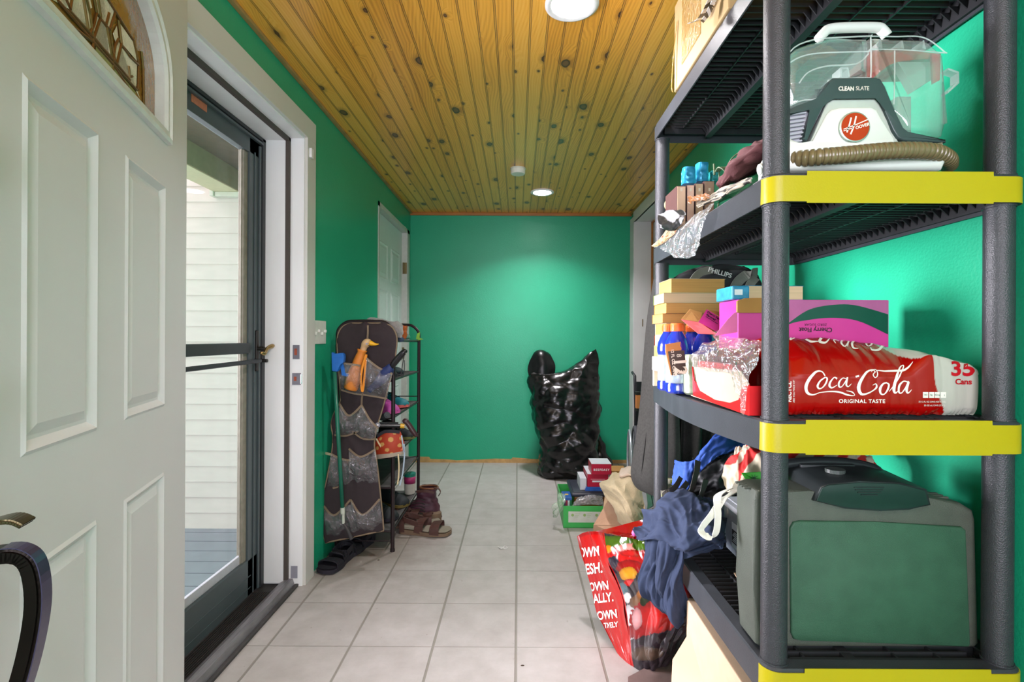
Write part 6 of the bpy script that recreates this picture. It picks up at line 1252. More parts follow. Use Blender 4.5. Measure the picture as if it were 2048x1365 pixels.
# green carton with things in it, on the floor
gcn = mat('carton_lime', '#3fae55', rough=0.45, noise_amt=0.04)
gb = thing('green_carton', 'open bright green carton on the tiles holding a lidded bin', 'box', (0.45, 3.25, 0))
gx0, gx1, gy0, gy1, gh_ = 0.280, 0.62, 3.04, 3.50, 0.132
bm = NB(); box(bm, gx0, gx1, gy0, gy0 + 0.004, 0.001, gh_); box(bm, gx0, gx0 + 0.004, gy0 + 0.004, gy1, 0.001, gh_); box(bm, gx1 - 0.004, gx1, gy0 + 0.004, gy1, 0.001, gh_); box(bm, gx0 + 0.004, gx1 - 0.004, gy1 - 0.004, gy1, 0.001, gh_); box(bm, gx0, gx1, gy0, gy1, 0.0, 0.003); link('tray', bm, gcn, gb)
bm = NB(); prism(bm, [(gx0 + 0.03, gy0 - 0.001, 0.034), (gx1 - 0.01, gy0 - 0.001, 0.034), (gx1 - 0.01, gy0 - 0.001, 0.098), (gx0 + 0.03, gy0 - 0.001, 0.100)], (0, 0.0006, 0)); wp = link('white_panel', bm, mat('panel_white', '#c9cdc4', rough=0.5), gb)
bm = NB()
for k in range(4):
    cyl(bm, (gx0 + 0.055 + k * 0.072, gy0 - 0.002, 0.078), (gx0 + 0.055 + k * 0.072, gy0 - 0.001, 0.078), 0.0085, n=18)
    for j in range(3): box(bm, gx0 + 0.07 + k * 0.072, gx0 + 0.07 + k * 0.072 + 0.03 - j * 0.006, gy0 - 0.0018, gy0 - 0.001, 0.086 - j * 0.010, 0.0875 - j * 0.010)
link('printed_step', bm, mat('print_lime', '#8fb36a', rough=0.5), wp)
bm = NB(); sheet(bm, net([[PY(1103, 1035, 3.1), PY(1108, 1010, 3.08), PY(1120, 990, 3.1)], [PY(1112, 1036, 3.06), PY(1118, 1012, 3.04), PY(1125, 985, 3.08)], [PY(1126, 1020, 3.03), PY(1128, 1004, 3.02), PY(1132, 990, 3.1)]]), 24, 24, disp=lambda u, v, p: 0.02 * fold(u, v, 2, 4, 4)); tag(link('plastic_film', bm, film('poly_green', '#b8d8b8', 0.35, 0.2, 0.8, 30), smooth=True), 'clear plastic film spilling over the left corner of the green carton', 'plastic film')
bm = NB(); sheet(bm, net([[PY(1142, 1014, 3.06), PY(1175, 1010, 3.06), PY(1208, 1012, 3.06)], [PY(1152, 1002, 3.09), PY(1178, 998, 3.07), PY(1205, 1000, 3.09)], [PY(1160, 996, 3.115), PY(1182, 992, 3.112), PY(1206, 994, 3.115)]]), 40, 24, disp=lambda u, v, p: 0.012 * fold(u, v, 12, 6, 4)); tag(link('bubble_wrap', bm, film('poly_grey', '#a9a9ad', 0.5, 0.15, 0.9, 40), smooth=True), 'crinkled grey plastic wrap in the front of the green carton', 'plastic film')
t = thing('storage_bin', 'brown bin with a dark grey lid standing in the green carton', 'bin', (0.46, 3.28, 0.004))
bm = NB(); box(bm, 0.355, 0.59, 3.13, 3.40, 0.004, 0.165, bev=0.01); link('tub', bm, mat('bin_amber', '#7a4a18', rough=0.3, noise_amt=0.3), t)
bm = NB(); box(bm, 0.335, 0.60, 3.115, 3.42, 0.162, 0.186, bev=0.011, seg=3); box(bm, 0.35, 0.59, 3.13, 3.405, 0.185, 0.190, bev=0.002); link('lid', bm, mat('lid_slate', '#2c2f3c', rough=0.35), t, autosmooth=40)
ccol = ['#5c4a6a', '#8c2f4a', '#c3c9cc', '#2e6e50']
for k in range(4):
    bm = NB(); x = 0.287 + k * 0.0125; box(bm, x, x + 0.0115, 3.10, 3.22, 0.004, 0.148, bev=0.001); dv = link('game_case', bm, mat('case_%d' % k, ccol[k], rough=0.35, noise_amt=0.4, nscale=60)); tag(dv, ['leftmost slim purple case standing in the green carton', 'red slim case, second from the left in the green carton', 'pale grey slim case, third from the left in the green carton', 'green slim case, rightmost of four in the green carton'][k], 'case', 'slim cases in the green carton')
bm = NB(); box(bm, 0.283, 0.337, 3.095, 3.225, 0.1485, 0.165, bev=0.002); k1 = tag(link('game_case', bm, mat('case_blue', '#2a58a0', rough=0.35)), 'blue case with small yellow emblem lying across the slim cases', 'case')
bm = NB(); cyl(bm, (0.310, 3.16, 0.165), (0.310, 3.16, 0.1656), 0.014, n=5); link('emblem', bm, mat('emblem_yellow', '#d9b040', rough=0.4), k1)
redb = mat('box_red', '#b3163a', rough=0.35, noise_amt=0.03); whb = mat('box_white', '#cfd3da', rough=0.4, noise_amt=0.03)
def rbox(label, x0, x1, y0, y1, z0, z1, word=None):
    t = thing('red_box', label, 'box', ((x0 + x1) / 2, (y0 + y1) / 2, z0), 'red and white boxes'); bm = NB(); box(bm, x0, x1, y0, y1, z0, z1 - 0.003, bev=0.001); link('body', bm, redb, t); bm = NB(); box(bm, x0, x1, y0, y1, z1 - 0.003, z1, bev=0.0008); box(bm, x0 + 0.03, x1 - 0.03, y0 + 0.03, y0 + 0.034, z1, z1 + 0.0005); link('lid', bm, whb, t)
    if word: bm = text_bm(word, frame(((x0 + x1) / 2, y0 - 0.001, (z0 + z1) / 2 - 0.005), (1, 0, 0), (0, 0, 1)), 0.020, space=1.2, bold=0.0003); link('lettering', bm, MATS['label_white'], t)
    else: bm = NB(); box(bm, x0 + 0.03, x1 - 0.03, y0 - 0.001, y0, (z0 + z1) / 2 - 0.012, (z0 + z1) / 2 - 0.002); box(bm, x0 + 0.02, x1 - 0.02, y0 - 0.001, y0, (z0 + z1) / 2 + 0.006, (z0 + z1) / 2 + 0.007); link('printed_line', bm, MATS['label_white'], t)
bm = NB(); box(bm, 0.425, 0.60, 3.15, 3.40, 0.1905, 0.200, bev=0.001); box(bm, 0.43, 0.60, 3.16, 3.40, 0.2002, 0.212, bev=0.001); tag(link('blue_booklet', bm, mat('booklet_blue', '#2f62b8', rough=0.4, noise_amt=0.3, nscale=12)), 'blue booklets lying on the dark lid beneath the red boxes', 'booklet')
rbox('larger red box with white top on the blue booklets, lower of the stacked pair', 0.440, 0.57, 3.16, 3.36, 0.213, 0.294)
rbox('small red box with pale lettering, on top of the stacked red boxes', 0.462, 0.585, 3.14, 3.28, 0.2945, 0.362, 'BEEFEASY')
bm = NB(); box(bm, 0.396, 0.436, 3.17, 3.33, 0.1905, 0.262, bev=0.001); tag(link('white_box', bm, whb), 'small plain white box left of the red boxes on the dark lid', 'box')
t = thing('red_box', 'open red box with brown inside, to the right of the stacked red boxes', 'box', (0.65, 3.27, 0.0), 'red and white boxes')
bm = NB(); box(bm, 0.63, 0.71, 3.18, 3.36, 0.0, 0.27, bev=0.001); box(bm, 0.59, 0.70, 3.18, 3.184, 0.20, 0.285); link('body', bm, redb, t); bm = NB(); box(bm, 0.60, 0.70, 3.20, 3.34, 0.271, 0.30); link('inside', bm, kraft_in, t)

# carton and cream fleece
bm = NB(); M = Matrix.Translation((0.62, 2.68, 0)) @ Matrix.Rotation(R(-12), 4, 'Z'); box(bm, -0.16, 0.20, -0.20, 0.20, 0, 0.24, bev=0.003, M=M); cbx = tag(link('moving_carton', bm, mat('carton_tan', '#c8a383', rough=0.8, noise_amt=0.06)), 'tan carton on the floor under the cream fleece, one flap folded out', 'box')
zq = lambda a, b, y: PY(1100 + a / 6.204, 860 + b / 6.204, y)
bm = NB(); prism(bm, [zq(535, 1275, 2.50), zq(540, 1180, 2.48), zq(712, 888, 2.50), zq(850, 1000, 2.46), zq(918, 1120, 2.42), zq(900, 1190, 2.40), zq(740, 1268, 2.42)], (0.002, 0.004, 0)); link('flap', bm, mat('flap_tan', '#c9a084', rough=0.8, noise_amt=0.08), cbx)
fl_m = mat('cream_fleece', '#c2b08e', rough=1.0, noise_amt=0.07, nscale=60, sheen=0.1, bump=0.6, bscale=160)
t = thing('fleece_blanket', 'bunched cream fleece blanket on the tan carton beside the shelf post', 'blanket', (0.55, 2.5, 0.24))
rows = [[zq(860, 1020, 2.42), zq(900, 1160, 2.36), zq(1000, 1200, 2.30), zq(1110, 1170, 2.30), zq(1175, 1060, 2.34)],
        [zq(760, 880, 2.44), zq(860, 980, 2.33), zq(960, 1030, 2.27), zq(1080, 1010, 2.27), zq(1180, 990, 2.33)],
        [zq(660, 760, 2.50), zq(800, 830, 2.36), zq(920, 870, 2.30), zq(1050, 870, 2.29), zq(1170, 920, 2.33)],
        [zq(648, 680, 2.54), zq(760, 700, 2.40), zq(900, 720, 2.34), zq(1040, 760, 2.34), zq(1150, 830, 2.37)],
        [zq(700, 600, 2.60), zq(800, 590, 2.50), zq(920, 600, 2.44), zq(1060, 650, 2.42), zq(1200, 740, 2.42)],
        [zq(770, 530, 2.70), zq(850, 545, 2.64), zq(960, 500, 2.62), zq(1060, 560, 2.56), zq(1240, 690, 2.50)]]
bm = NB(); sheet(bm, net(rows), 110, 110, disp=lambda u, v, p: 0.026 * ridge(u, v, 8.5, 2.2, 1.8, 0.5) + 0.004 * ridge(u, v, 3.5, 5, 4) - 0.012, thick=0.012); link('fleece', bm, fl_m, t, smooth=True)
bm = NB(); sheet(bm, net([[zq(870, 600, 2.46), zq(1000, 590, 2.40), zq(1160, 720, 2.40), zq(1250, 740, 2.44)], [zq(880, 540, 2.60), zq(1000, 490, 2.55), zq(1070, 600, 2.52), zq(1250, 690, 2.50)], [zq(900, 500, 2.70), zq(960, 495, 2.66), zq(1020, 495, 2.62), zq(1100, 620, 2.56)]]), 40, 24, disp=lambda u, v, p: 0.008 * fold(u, v, 3, 3, 3), thick=0.008); link('lining', bm, mat('fleece_pink', '#cbb29c', rough=0.9, noise_amt=0.05, sheen=0.4), t, smooth=True)
# glass jar/frame by the post
bm = NB(); prism(bm, [zq(1140, 780, 2.25), zq(1240, 730, 2.20), zq(1290, 960, 2.18), zq(1190, 1030, 2.22)], (0.05, 0.03, 0)); pf_ = tag(link('picture_frame', bm, mat('frame_silver', '#9aa0a0', rough=0.25, metal=0.6, noise_amt=0.2)), 'silver-edged picture frame wedged between the fleece and the shelf post', 'picture frame')
bm = NB(); prism(bm, [zq(1160, 790, 2.245), zq(1236, 755, 2.195), zq(1275, 940, 2.175), zq(1205, 990, 2.215)], (0, -0.002, 0)); link('glass', bm, mat('frame_green', '#2a5040', rough=0.2, noise_amt=0.3), pf_)

# shopping bag printed with vegetables and lettering
vb = thing('shopping_bag', 'glossy red shopping bag printed with vegetables and white words, under the navy shirt', 'bag', (0.42, 1.85, 0))
vq = lambda a, b, y: PY(1140 + a / 2.702, 860 + b / 2.702, y)
Lb, Lt = vq(345, 1310, 1.755), None
# corner line (between the gusset and the front), and the two outer edges
cor = [vq(347, 1310, 1.755), vq(330, 1230, 1.76), vq(318, 1130, 1.775), vq(300, 1000, 1.79), vq(285, 900, 1.80), vq(245, 800, 1.82), vq(205, 720, 1.83), vq(190, 640, 1.84), vq(178, 558, 1.85)]
lef = [vq(340, 1312, 1.76), vq(285, 1250, 1.80), vq(225, 1150, 1.88), vq(180, 1060, 1.93), vq(150, 1000, 1.95), vq(120, 870, 1.97), vq(90, 760, 1.98), vq(60, 670, 2.0), vq(38, 575, 2.02)]
rig = [vq(550, 1255, 1.70), vq(600, 1190, 1.69), vq(650, 1120, 1.68), vq(700, 1060, 1.67), vq(735, 980, 1.66), vq(700, 880, 1.66), vq(640, 780, 1.68), vq(560, 680, 1.72), vq(520, 600, 1.76)]
bagm = mat('bag_print', (1, 1, 1), rough=0.18, noise_amt=0.03, vcol='Col', coat=0.5, bump=0.12, bscale=40)
def gus(u, v): p = catmull(lef, v) * (1 - u) + catmull(cor, v) * u; p.y += 0.03 * math.sin(math.pi * u) * v; return p
def gdisp(u, v, p): return 0.006 * fold(u, v, 5, 3, 3)
bm = NB(); sheet(bm, gus, 30, 80, disp=gdisp, color=lambda u, v: (0.62, 0.035, 0.03) if not (v > 0.97) else (0.5, 0.03, 0.03))
gs = link('side_gusset', bm, bagm, vb, smooth=True)
def frt(u, v):
    a, b = catmull(cor, v), catmull(rig, v); p = a * (1 - u) + b * u; p.y -= 0.05 * math.sin(math.pi * u) * (0.4 + 0.6 * math.sin(math.pi * v)); return p
veg = [  # (px, py, rx, ry, colour) in the zoomed frame of the photograph, later ones on top
    (300, 610, 190, 45, (0.20, 0.30, 0.02)), (300, 690, 150, 60, (0.58, 0.02, 0.015)), (208, 645, 22, 22, (0.75, 0.42, 0.02)), (330, 640, 70, 30, (0.72, 0.42, 0.38)), (335, 665, 60, 20, (0.6, 0.05, 0.04)), (385, 625, 45, 24, (0.22, 0.33, 0.03)),
    (300, 790, 110, 70, (0.10, 0.075, 0.10)), (240, 740, 40, 60, (0.12, 0.10, 0.14)), (330, 740, 70, 40, (0.5, 0.02, 0.02)), (318, 780, 45, 40, (0.75, 0.50, 0.05)), (325, 825, 28, 20, (0.6, 0.04, 0.02)), (370, 850, 40, 40, (0.14, 0.11, 0.12)), (290, 870, 32, 44, (0.20, 0.30, 0.32)),
    (320, 905, 22, 30, (0.75, 0.72, 0.70)), (330, 1040, 40, 100, (0.68, 0.66, 0.66)), (400, 930, 70, 45, (0.36, 0.24, 0.14)), (395, 885, 30, 25, (0.5, 0.3, 0.14)), (430, 960, 70, 26, (0.65, 0.20, 0.03)), (460, 1020, 130, 105, (0.56, 0.02, 0.02)), (410, 920, 22, 34, (0.08, 0.12, 0.03)), (440, 1090, 150, 46, (0.45, 0.015, 0.03)),
    (560, 1080, 120, 110, (0.10, 0.07, 0.12)), (480, 1010, 120, 85, (0.60, 0.03, 0.025)), (370, 1020, 26, 60, (0.66, 0.45, 0.45)), (400, 1175, 140, 48, (0.17, 0.12, 0.14)), (500, 1140, 130, 40, (0.10, 0.07, 0.10)), (420, 1210, 90, 40, (0.26, 0.20, 0.16)), (640, 960, 70, 110, (0.12, 0.05, 0.09)), (600, 860, 60, 80, (0.35, 0.02, 0.04))]
def vcolr(u, v):
    p = frt(min(1, u), min(1, v)); px = CX + p.x * F / p.y; py = CY - (p.z - H) * F / p.y; a, b = (px - 1140) * 2.702, (py - 860) * 2.702; c = (0.11, 0.085, 0.11)
    for x, y, rx_, ry_, col in veg:
        d = ((a - x) / rx_) ** 2 + ((b - y) / ry_) ** 2 + 0.25 * noise.noise(Vector((a * 0.05, b * 0.05, x)))
        if d < 1:
            k = 0.75 + 0.35 * (1 - d); c = tuple(q_ * k for q_ in col)
    if u < 0.015: c = (0.6, 0.05, 0.05)
    return c
bm = NB(); sheet(bm, frt, 150, 150, disp=lambda u, v, p: -0.010 * fold(u, v, 9, 4, 4) * (0.3 + 0.7 * math.sin(math.pi * u)), color=vcolr); link('front', bm, bagm, vb, smooth=True)
bkc = [p + Vector((0.0, 0.22, 0)) for p in rig]; 
bm = NB(); sheet(bm, lambda u, v: catmull(lef, v) * (1 - u) + catmull(bkc, v) * u, 30, 40, disp=lambda u, v, p: 0.006 * fold(u, v, 4, 3, 3), color=lambda u, v: (0.55, 0.03, 0.03)); link('back', bm, bagm, vb, smooth=True)
bm = NB(); sheet(bm, lambda u, v: catmull(rig, v) * (1 - u) + catmull(bkc, v) * u, 10, 40, color=lambda u, v: (0.4, 0.02, 0.03)); link('side_gusset', bm, bagm, vb, smooth=True)
bm = NB()
def on_gus(px, py):
    """point on the gusset under a photo position, lifted a touch"""
    best = None; v = 0.5; u = 0.5
    for _ in range(12):
        p = gus(u, v); e = 1e-3; pu = (gus(u + e, v) - p) / e; pv = (gus(u, v + e) - p) / e
        f_ = lambda w_: (CX + w_.x * F / w_.y, CY - (w_.z - H) * F / w_.y); a0 = f_(p); a1 = f_(p + pu * e); a2 = f_(p + pv * e)
        J = ((a1[0] - a0[0]) / e, (a2[0] - a0[0]) / e, (a1[1] - a0[1]) / e, (a2[1] - a0[1]) / e); det = J[0] * J[3] - J[1] * J[2]
        if abs(det) < 1e-6: break
        dx, dy = px - a0[0], py - a0[1]; u += (J[3] * dx - J[1] * dy) / det; v += (-J[2] * dx + J[0] * dy) / det; u, v = min(1, max(0, u)), min(0.999, max(0, v))
    p = gus(u, v); e = 1e-3; nm = (gus(u + e, v) - p).cross(gus(u, v + e) - p).normalized(); p = p + nm * gdisp(u, v, p); return p + (Vector((0, 0, H)) - p).normalized() * 0.003
def gtext(s, cx_, cy_, sz, sl):
    ca, sa = math.cos(sl), math.sin(sl)
    return text_bm(s, None, sz, bold=sz * 0.022, conform=lambda x, y: on_gus(1140 + (cx_ + x * ca + y * sa) / 2.702, 860 + (cy_ + x * sa - y * ca) / 2.702), xs=0.62)
for s, cx_, cy_, sz in (('OWN', 108, 662, 72), ('ESH.', 136, 750, 78), ('OWN', 165, 845, 66), ('ALLY.', 190, 908, 70), ('OWN', 210, 1000, 66), ('TIVELY', 228, 1055, 40)): add_bm(bm, gtext(s, cx_, cy_, sz, -0.12))
link('lettering', bm, cw, gs, recalc=False)
bm = NB(); sheet(bm, net([[vq(180, 572, 1.90), vq(260, 590, 1.90), vq(340, 600, 1.88)], [vq(240, 555, 2.0), vq(300, 560, 1.96), vq(350, 570, 1.94)]]), 20, 10, disp=lambda u, v, p: 0.006 * fold(u, v, 4, 3, 3), color=lambda u, v: (0.5, 0.02, 0.03)); link('inner_lip', bm, bagm, vb, smooth=True)
bm = NB(); lathe(bm, [(0, -0.012), (0.008, -0.008), (0.011, 0), (0.008, 0.008), (0, 0.012)], vq(349, 560, 1.80), 16); tag(link('pink_button', bm, mat('button_pink', '#d660a8', rough=0.3), smooth=True), 'tiny bright pink bead between the shopping bag rim and the navy shirt', 'bead')
# big pale carton under the lowest shelf and flattened brown card before it
pa_, pb_, pc_ = PY(1400, 1230, 1.50), Vector((0.33, 1.42, 0.004)), Vector((0.47, 1.16, 0.004)); pn_ = (pb_ - pa_).cross(pc_ - pa_).normalized()
def onpl(px, py): a, b = ray(px, py); d_ = Vector((a, 1, b)); o_ = Vector((0, 0, H)); return o_ + d_ * ((pa_ - o_).dot(pn_) / d_.dot(pn_))
bm = NB(); prism(bm, [onpl(1400, 1230), onpl(1345, 1320), onpl(1341, 1400), pc_, pc_ + (pa_ - pb_) * 0.9, onpl(1430, 1200)], (0.004, 0.006, 0)); bc_ = link('large_carton', bm, mat('carton_pale', '#c4a78c', rough=0.75, noise_amt=0.03, nscale=5)); tag(bc_, 'large pale cardboard carton under the lowest shelf, one side facing the aisle', 'box')
bm = NB(); box(bm, 0.51, 0.95, 1.12, 1.52, 0.001, 0.36, bev=0.003); link('body', bm, mat('carton_pale2', '#c9ac90', rough=0.8, noise_amt=0.06), bc_)
bm = NB(); prism(bm, [PZ(1256, 1362, 0.004), PZ(1256, 1375, 0.004), PZ(1300, 1420, 0.004), PZ(1390, 1420, 0.004), PZ(1345, 1318, 0.004), PZ(1315, 1330, 0.004)], (0, 0, 0.012)); tag(link('flat_cardboard', bm, mat('card_mauve', '#6b5753', rough=0.8, noise_amt=0.15)), 'flat grey-brown cardboard on the tiles below the shopping bag', 'cardboard')
# ================================================================ SHOE RACK BY THE LEFT WALL
rk = mat('rack_bronze', '#2d2224', rough=0.4, metal=0.3); RX0, RX1, RY0, RY1 = -0.955, -0.658, 2.695, 3.39
RZ = [1.116, 0.91, 0.71, 0.50, 0.34, 0.11]
sr = thing('shoe_rack', 'narrow dark metal shoe rack with grey fabric tiers along the left green wall', 'shoe rack', ((RX0 + RX1) / 2, 3.04, 0))
for y in (RY0, RY1):
    for x in (RX0, RX1):
        bm = NB(); cyl(bm, (x, y, 0.012), (x, y, 1.13), 0.0105, n=14); cyl(bm, (x, y, 0), (x, y, 0.014), 0.0125, n=14)
        for z in (0.33, 0.62, 0.93): cyl(bm, (x, y, z), (x, y, z + 0.004), 0.0118, n=14)
        link('post', bm, rk, sr, autosmooth=40)
    bm = NB(); tube(bm, curve([(RX0, y, 1.12), (RX0 + 0.004, y, 1.175), (RX0 + 0.045, y, 1.215), (RX0 + 0.1, y, 1.222), (RX1 - 0.1, y, 1.222), (RX1 - 0.045, y, 1.215), (RX1 - 0.004, y, 1.175), (RX1, y, 1.12)], 30), 0.0095, n=10); link('arch', bm, rk, sr, smooth=True)
fab = mat('tier_fabric', '#4c4b49', rough=0.9, noise_amt=0.22, nscale=25)
for k, z in enumerate(RZ):
    bm = NB(); sag = 0.012 if k else 0.004
    sheet(bm, lambda u, v: Vector((RX0 + 0.008 + (RX1 - RX0 - 0.016) * u, RY0 - (0.0 if k == 5 else 0.0) + (RY1 - RY0) * v, z - sag * math.sin(math.pi * u) * math.sin(math.pi * v))), 14, 20, thick=0.004, disp=lambda u, v, p: 0.003 * fold(u, v, k, 3, 4)); link('tier', bm, fab, sr, smooth=True)
    bm = NB()
    for x in (RX0, RX1): cyl(bm, (x, RY0, z), (x, RY1, z), 0.005, n=8)
    for y in (RY0, RY1): cyl(bm, (RX0, y, z - 0.004), (RX1, y, z - 0.004), 0.005, n=8)
    link('rail', bm, rk, sr)
bm = NB(); cyl(bm, (RX0, RY0, 0.055), (RX1, RY0, 0.055), 0.003, n=8); cyl(bm, (RX0, RY1, 0.745), (RX1, RY1, 0.745), 0.003, n=8); link('cross_wire', bm, rk, sr)

# ---- hanging organiser on the near end of the rack
hz3 = lambda a, b, y=2.62: PY(600 + a / 2.394, 600 + b / 2.394, y)
brf = mat('organiser_brown', '#31272a', rough=0.85, noise_amt=0.12, nscale=40); pip = mat('piping_tan', '#7d6b56', rough=0.7, noise_amt=0.1)
ho = thing('hanging_organiser', "dark brown organiser with clear pockets and tan piping, hung on the rack's near end", 'organiser', hz3(280, 1160, 2.60))
ho['label'] = "dark brown organiser with clear pockets and tan piping, hung on the rack's near end"
oy = [112, 122, 150, 200, 300, 400, 480, 545, 600, 650, 700, 760, 850, 980, 1100, 1162]
ol = [250, 215, 190, 180, 184, 192, 196, 165, 152, 160, 158, 150, 132, 110, 114, 124]
orr = [395, 430, 455, 466, 452, 428, 408, 390, 372, 362, 358, 366, 376, 388, 398, 402]
dY = [2.665, 2.655, 2.645, 2.64, 2.635, 2.635, 2.63, 2.625, 2.62, 2.61, 2.605, 2.60, 2.60, 2.595, 2.59, 2.59]
LL = [hz3(a, b, d) for a, b, d in zip(ol, oy, dY)][::-1]; RRr = [hz3(a, b - (58 * max(0, (b - 700)) / 460), d) for a, b, d in zip(orr, oy, dY)][::-1]
def osurf(u, v): return catmull(LL, v) * (1 - u) + catmull(RRr, v) * u
bm = NB(); sheet(bm, osurf, 40, 100, thick=0.006, disp=lambda u, v, p: 0.008 * fold(u, v, 3, 2.2, 5)); link('backing', bm, brf, ho, smooth=True)
bm = NB(); tube(bm, [osurf(0, v / 60) - Vector((0, 0.006, 0)) for v in range(61)] + [osurf(u / 12, 1) - Vector((0, 0.006, 0)) for u in range(1, 12)] + [osurf(1, 1 - v / 60) - Vector((0, 0.006, 0)) for v in range(61)] + [osurf(1 - u / 12, 0) - Vector((0, 0.006, 0)) for u in range(1, 12)], 0.0042, n=7, closed=True); link('piping', bm, pip, ho, smooth=True)
def band(pts, y=2.585, w_=0.009): 
    bm = NB(); ribbon(bm, curve([hz3(a, b, y) for a, b in pts], 20), w_, 0.003, side=(0.3, 0, 1)); return bm
for pts in ([(325, 122), (325, 160), (322, 200)], [(300, 445), (296, 480), (295, 510)], [(230, 650), (232, 690), (235, 720)], [(235, 780), (240, 850), (242, 960)]): link('seam_tape', band(pts, 2.622, 0.009), pip, ho)
clr = film('pocket_film', '#c9c4cc', 0.10, 0.10, 1.0, 32, gloss=0.5)
pockets = [([(190, 303), (240, 308), (290, 316)], [(198, 432), (250, 448), (300, 455)]), ([(318, 280), (375, 325), (442, 355)], [(302, 455), (360, 464), (418, 474)]),
           ([(190, 500), (235, 555), (295, 506)], [(165, 648), (220, 652), (280, 630)]), ([(295, 506), (335, 575), (375, 617)], [(250, 630), (300, 665), (358, 668)]),
           ([(148, 738), (195, 762), (242, 770)], [(132, 908), (190, 896), (238, 890)]), ([(234, 714), (290, 752), (362, 716)], [(240, 890), (310, 886), (378, 884)]),
           ([(114, 988), (165, 1032), (242, 958)], [(124, 1158), (190, 1150), (250, 1138)]), ([(242, 958), (300, 1030), (382, 955)], [(250, 1138), (320, 1120), (400, 1102)])]
for k, (tp, bt_) in enumerate(pockets):
    yo = 2.535 if k < 2 else 2.565
    mid = [((a[0] + b[0]) / 2, (a[1] + b[1]) / 2) for a, b in zip(tp, bt_)]
    bm = NB(); sheet(bm, net([[hz3(a, b, 2.60) for a, b in bt_], [hz3(a, b, yo) for a, b in mid], [hz3(a, b, yo + 0.02) for a, b in tp]]), 26, 26, disp=lambda u, v, p: 0.010 * fold(u, v, k * 3.1, 3, 2)); pk_ = link('pocket', bm, clr, ho, smooth=True)
    bm = band(tp, yo + 0.018, 0.010); link('pocket_band', bm, pip, pk_)
    bm = band(bt_, 2.594, 0.008); link('pocket_hem', bm, pip, pk_)
# duck-head umbrella
t = thing('duck_umbrella', 'orange folded umbrella with a duck-head handle in an upper organiser pocket', 'umbrella', hz3(240, 440, 2.59))
bm = NB(); ax = [hz3(a, b, 2.583) for a, b in ((298, 240), (280, 300), (258, 370), (240, 430))]; tube(bm, curve(ax, 20), [0.026, 0.024, 0.022, 0.023, 0.025, 0.027, 0.029, 0.030, 0.031, 0.032, 0.033, 0.034, 0.035, 0.036, 0.036, 0.036, 0.036, 0.035, 0.034, 0.030], n=18)
for v in bm.verts:
    a = math.atan2(v.co.x - ax[0].x, v.co.y - ax[0].y); v.co += Vector((0.004 * fold(v.co.z * 6, a, 2, 3, 3), 0, 0))
link('canopy', bm, mat('umbrella_orange', '#cf7a2a', rough=0.55, noise_amt=0.14, nscale=26), t, smooth=True)
bm = NB(); ribbon(bm, curve([hz3(318, 262, 2.552), hz3(300, 320, 2.548), hz3(292, 380, 2.548), hz3(298, 440, 2.555), hz3(306, 400, 2.552), hz3(312, 330, 2.552), hz3(318, 262, 2.555)], 30), 0.010, 0.003, side=(1, 0, 0.2)); link('strap', bm, mat('strap_orange', '#e08a1e', rough=0.6), t)
bm = NB(); nk = curve([hz3(296, 262, 2.585), hz3(304, 235, 2.583), hz3(312, 216, 2.582), hz3(324, 205, 2.58), hz3(338, 208, 2.58)], 16); tube(bm, nk, [0.014, 0.0145, 0.015, 0.0155, 0.016, 0.0165, 0.018, 0.020, 0.0215, 0.022, 0.022, 0.0215, 0.020, 0.018, 0.013, 0.006], n=16); link('duck_head', bm, mat('duck_cream', '#c9a67a', rough=0.45, noise_amt=0.15, nscale=50), t, smooth=True)
bm = NB(); tube(bm, curve([hz3(336, 207, 2.58), hz3(352, 212, 2.578), hz3(366, 214, 2.576), hz3(377, 212, 2.575)], 10), [0.014, 0.0125, 0.011, 0.009, 0.0075, 0.006, 0.005, 0.004, 0.003, 0.002], n=12); link('beak', bm, mat('beak_yellow', '#e0a81a', rough=0.4), t, smooth=True)
bm = NB(); cyl(bm, hz3(319, 211, 2.560), hz3(319, 211, 2.5585), 0.0045, n=14); link('eye', bm, mat('eye_black', '#111111', rough=0.2), t)
# blue umbrella
t = thing('blue_umbrella', 'folded navy blue umbrella with a black curved handle poking from the organiser', 'umbrella', hz3(360, 440, 2.58))
bm = NB(); tube(bm, curve([hz3(440, 322, 2.565), hz3(415, 345, 2.57), hz3(375, 395, 2.58), hz3(330, 436, 2.59)], 20), [0.016 + 0.014 * math.sin(math.pi * min(1, k / 15)) for k in range(20)], n=14)
for v in bm.verts: v.co += Vector((0, 0, 0.005 * fold(v.co.x * 14, v.co.y * 10, 2, 3, 3)))
link('canopy', bm, mat('umbrella_navy', '#1f2e5e', rough=0.6, noise_amt=0.25, nscale=40), t, smooth=True)
bm = NB(); tube(bm, curve([hz3(438, 322, 2.565), hz3(450, 305, 2.56), hz3(470, 280, 2.555), hz3(490, 258, 2.55), hz3(502, 248, 2.55), hz3(509, 255, 2.55)], 20), [0.011, 0.013, 0.015, 0.016, 0.0165, 0.017, 0.017, 0.017, 0.017, 0.0165, 0.016, 0.016, 0.0155, 0.015, 0.0145, 0.014, 0.013, 0.011, 0.008, 0.003], n=14); link('handle', bm, mat('handle_black', '#17171a', rough=0.3), t, smooth=True)
bm = NB(); ribbon(bm, curve([hz3(500, 262, 2.545), hz3(493, 300, 2.54), hz3(486, 345, 2.54), hz3(484, 365, 2.54), hz3(492, 366, 2.54), hz3(499, 345, 2.54), hz3(500, 290, 2.54)], 24), 0.004, 0.002, side=(1, 0, 0)); link('wrist_strap', bm, MATS['handle_black'], t)
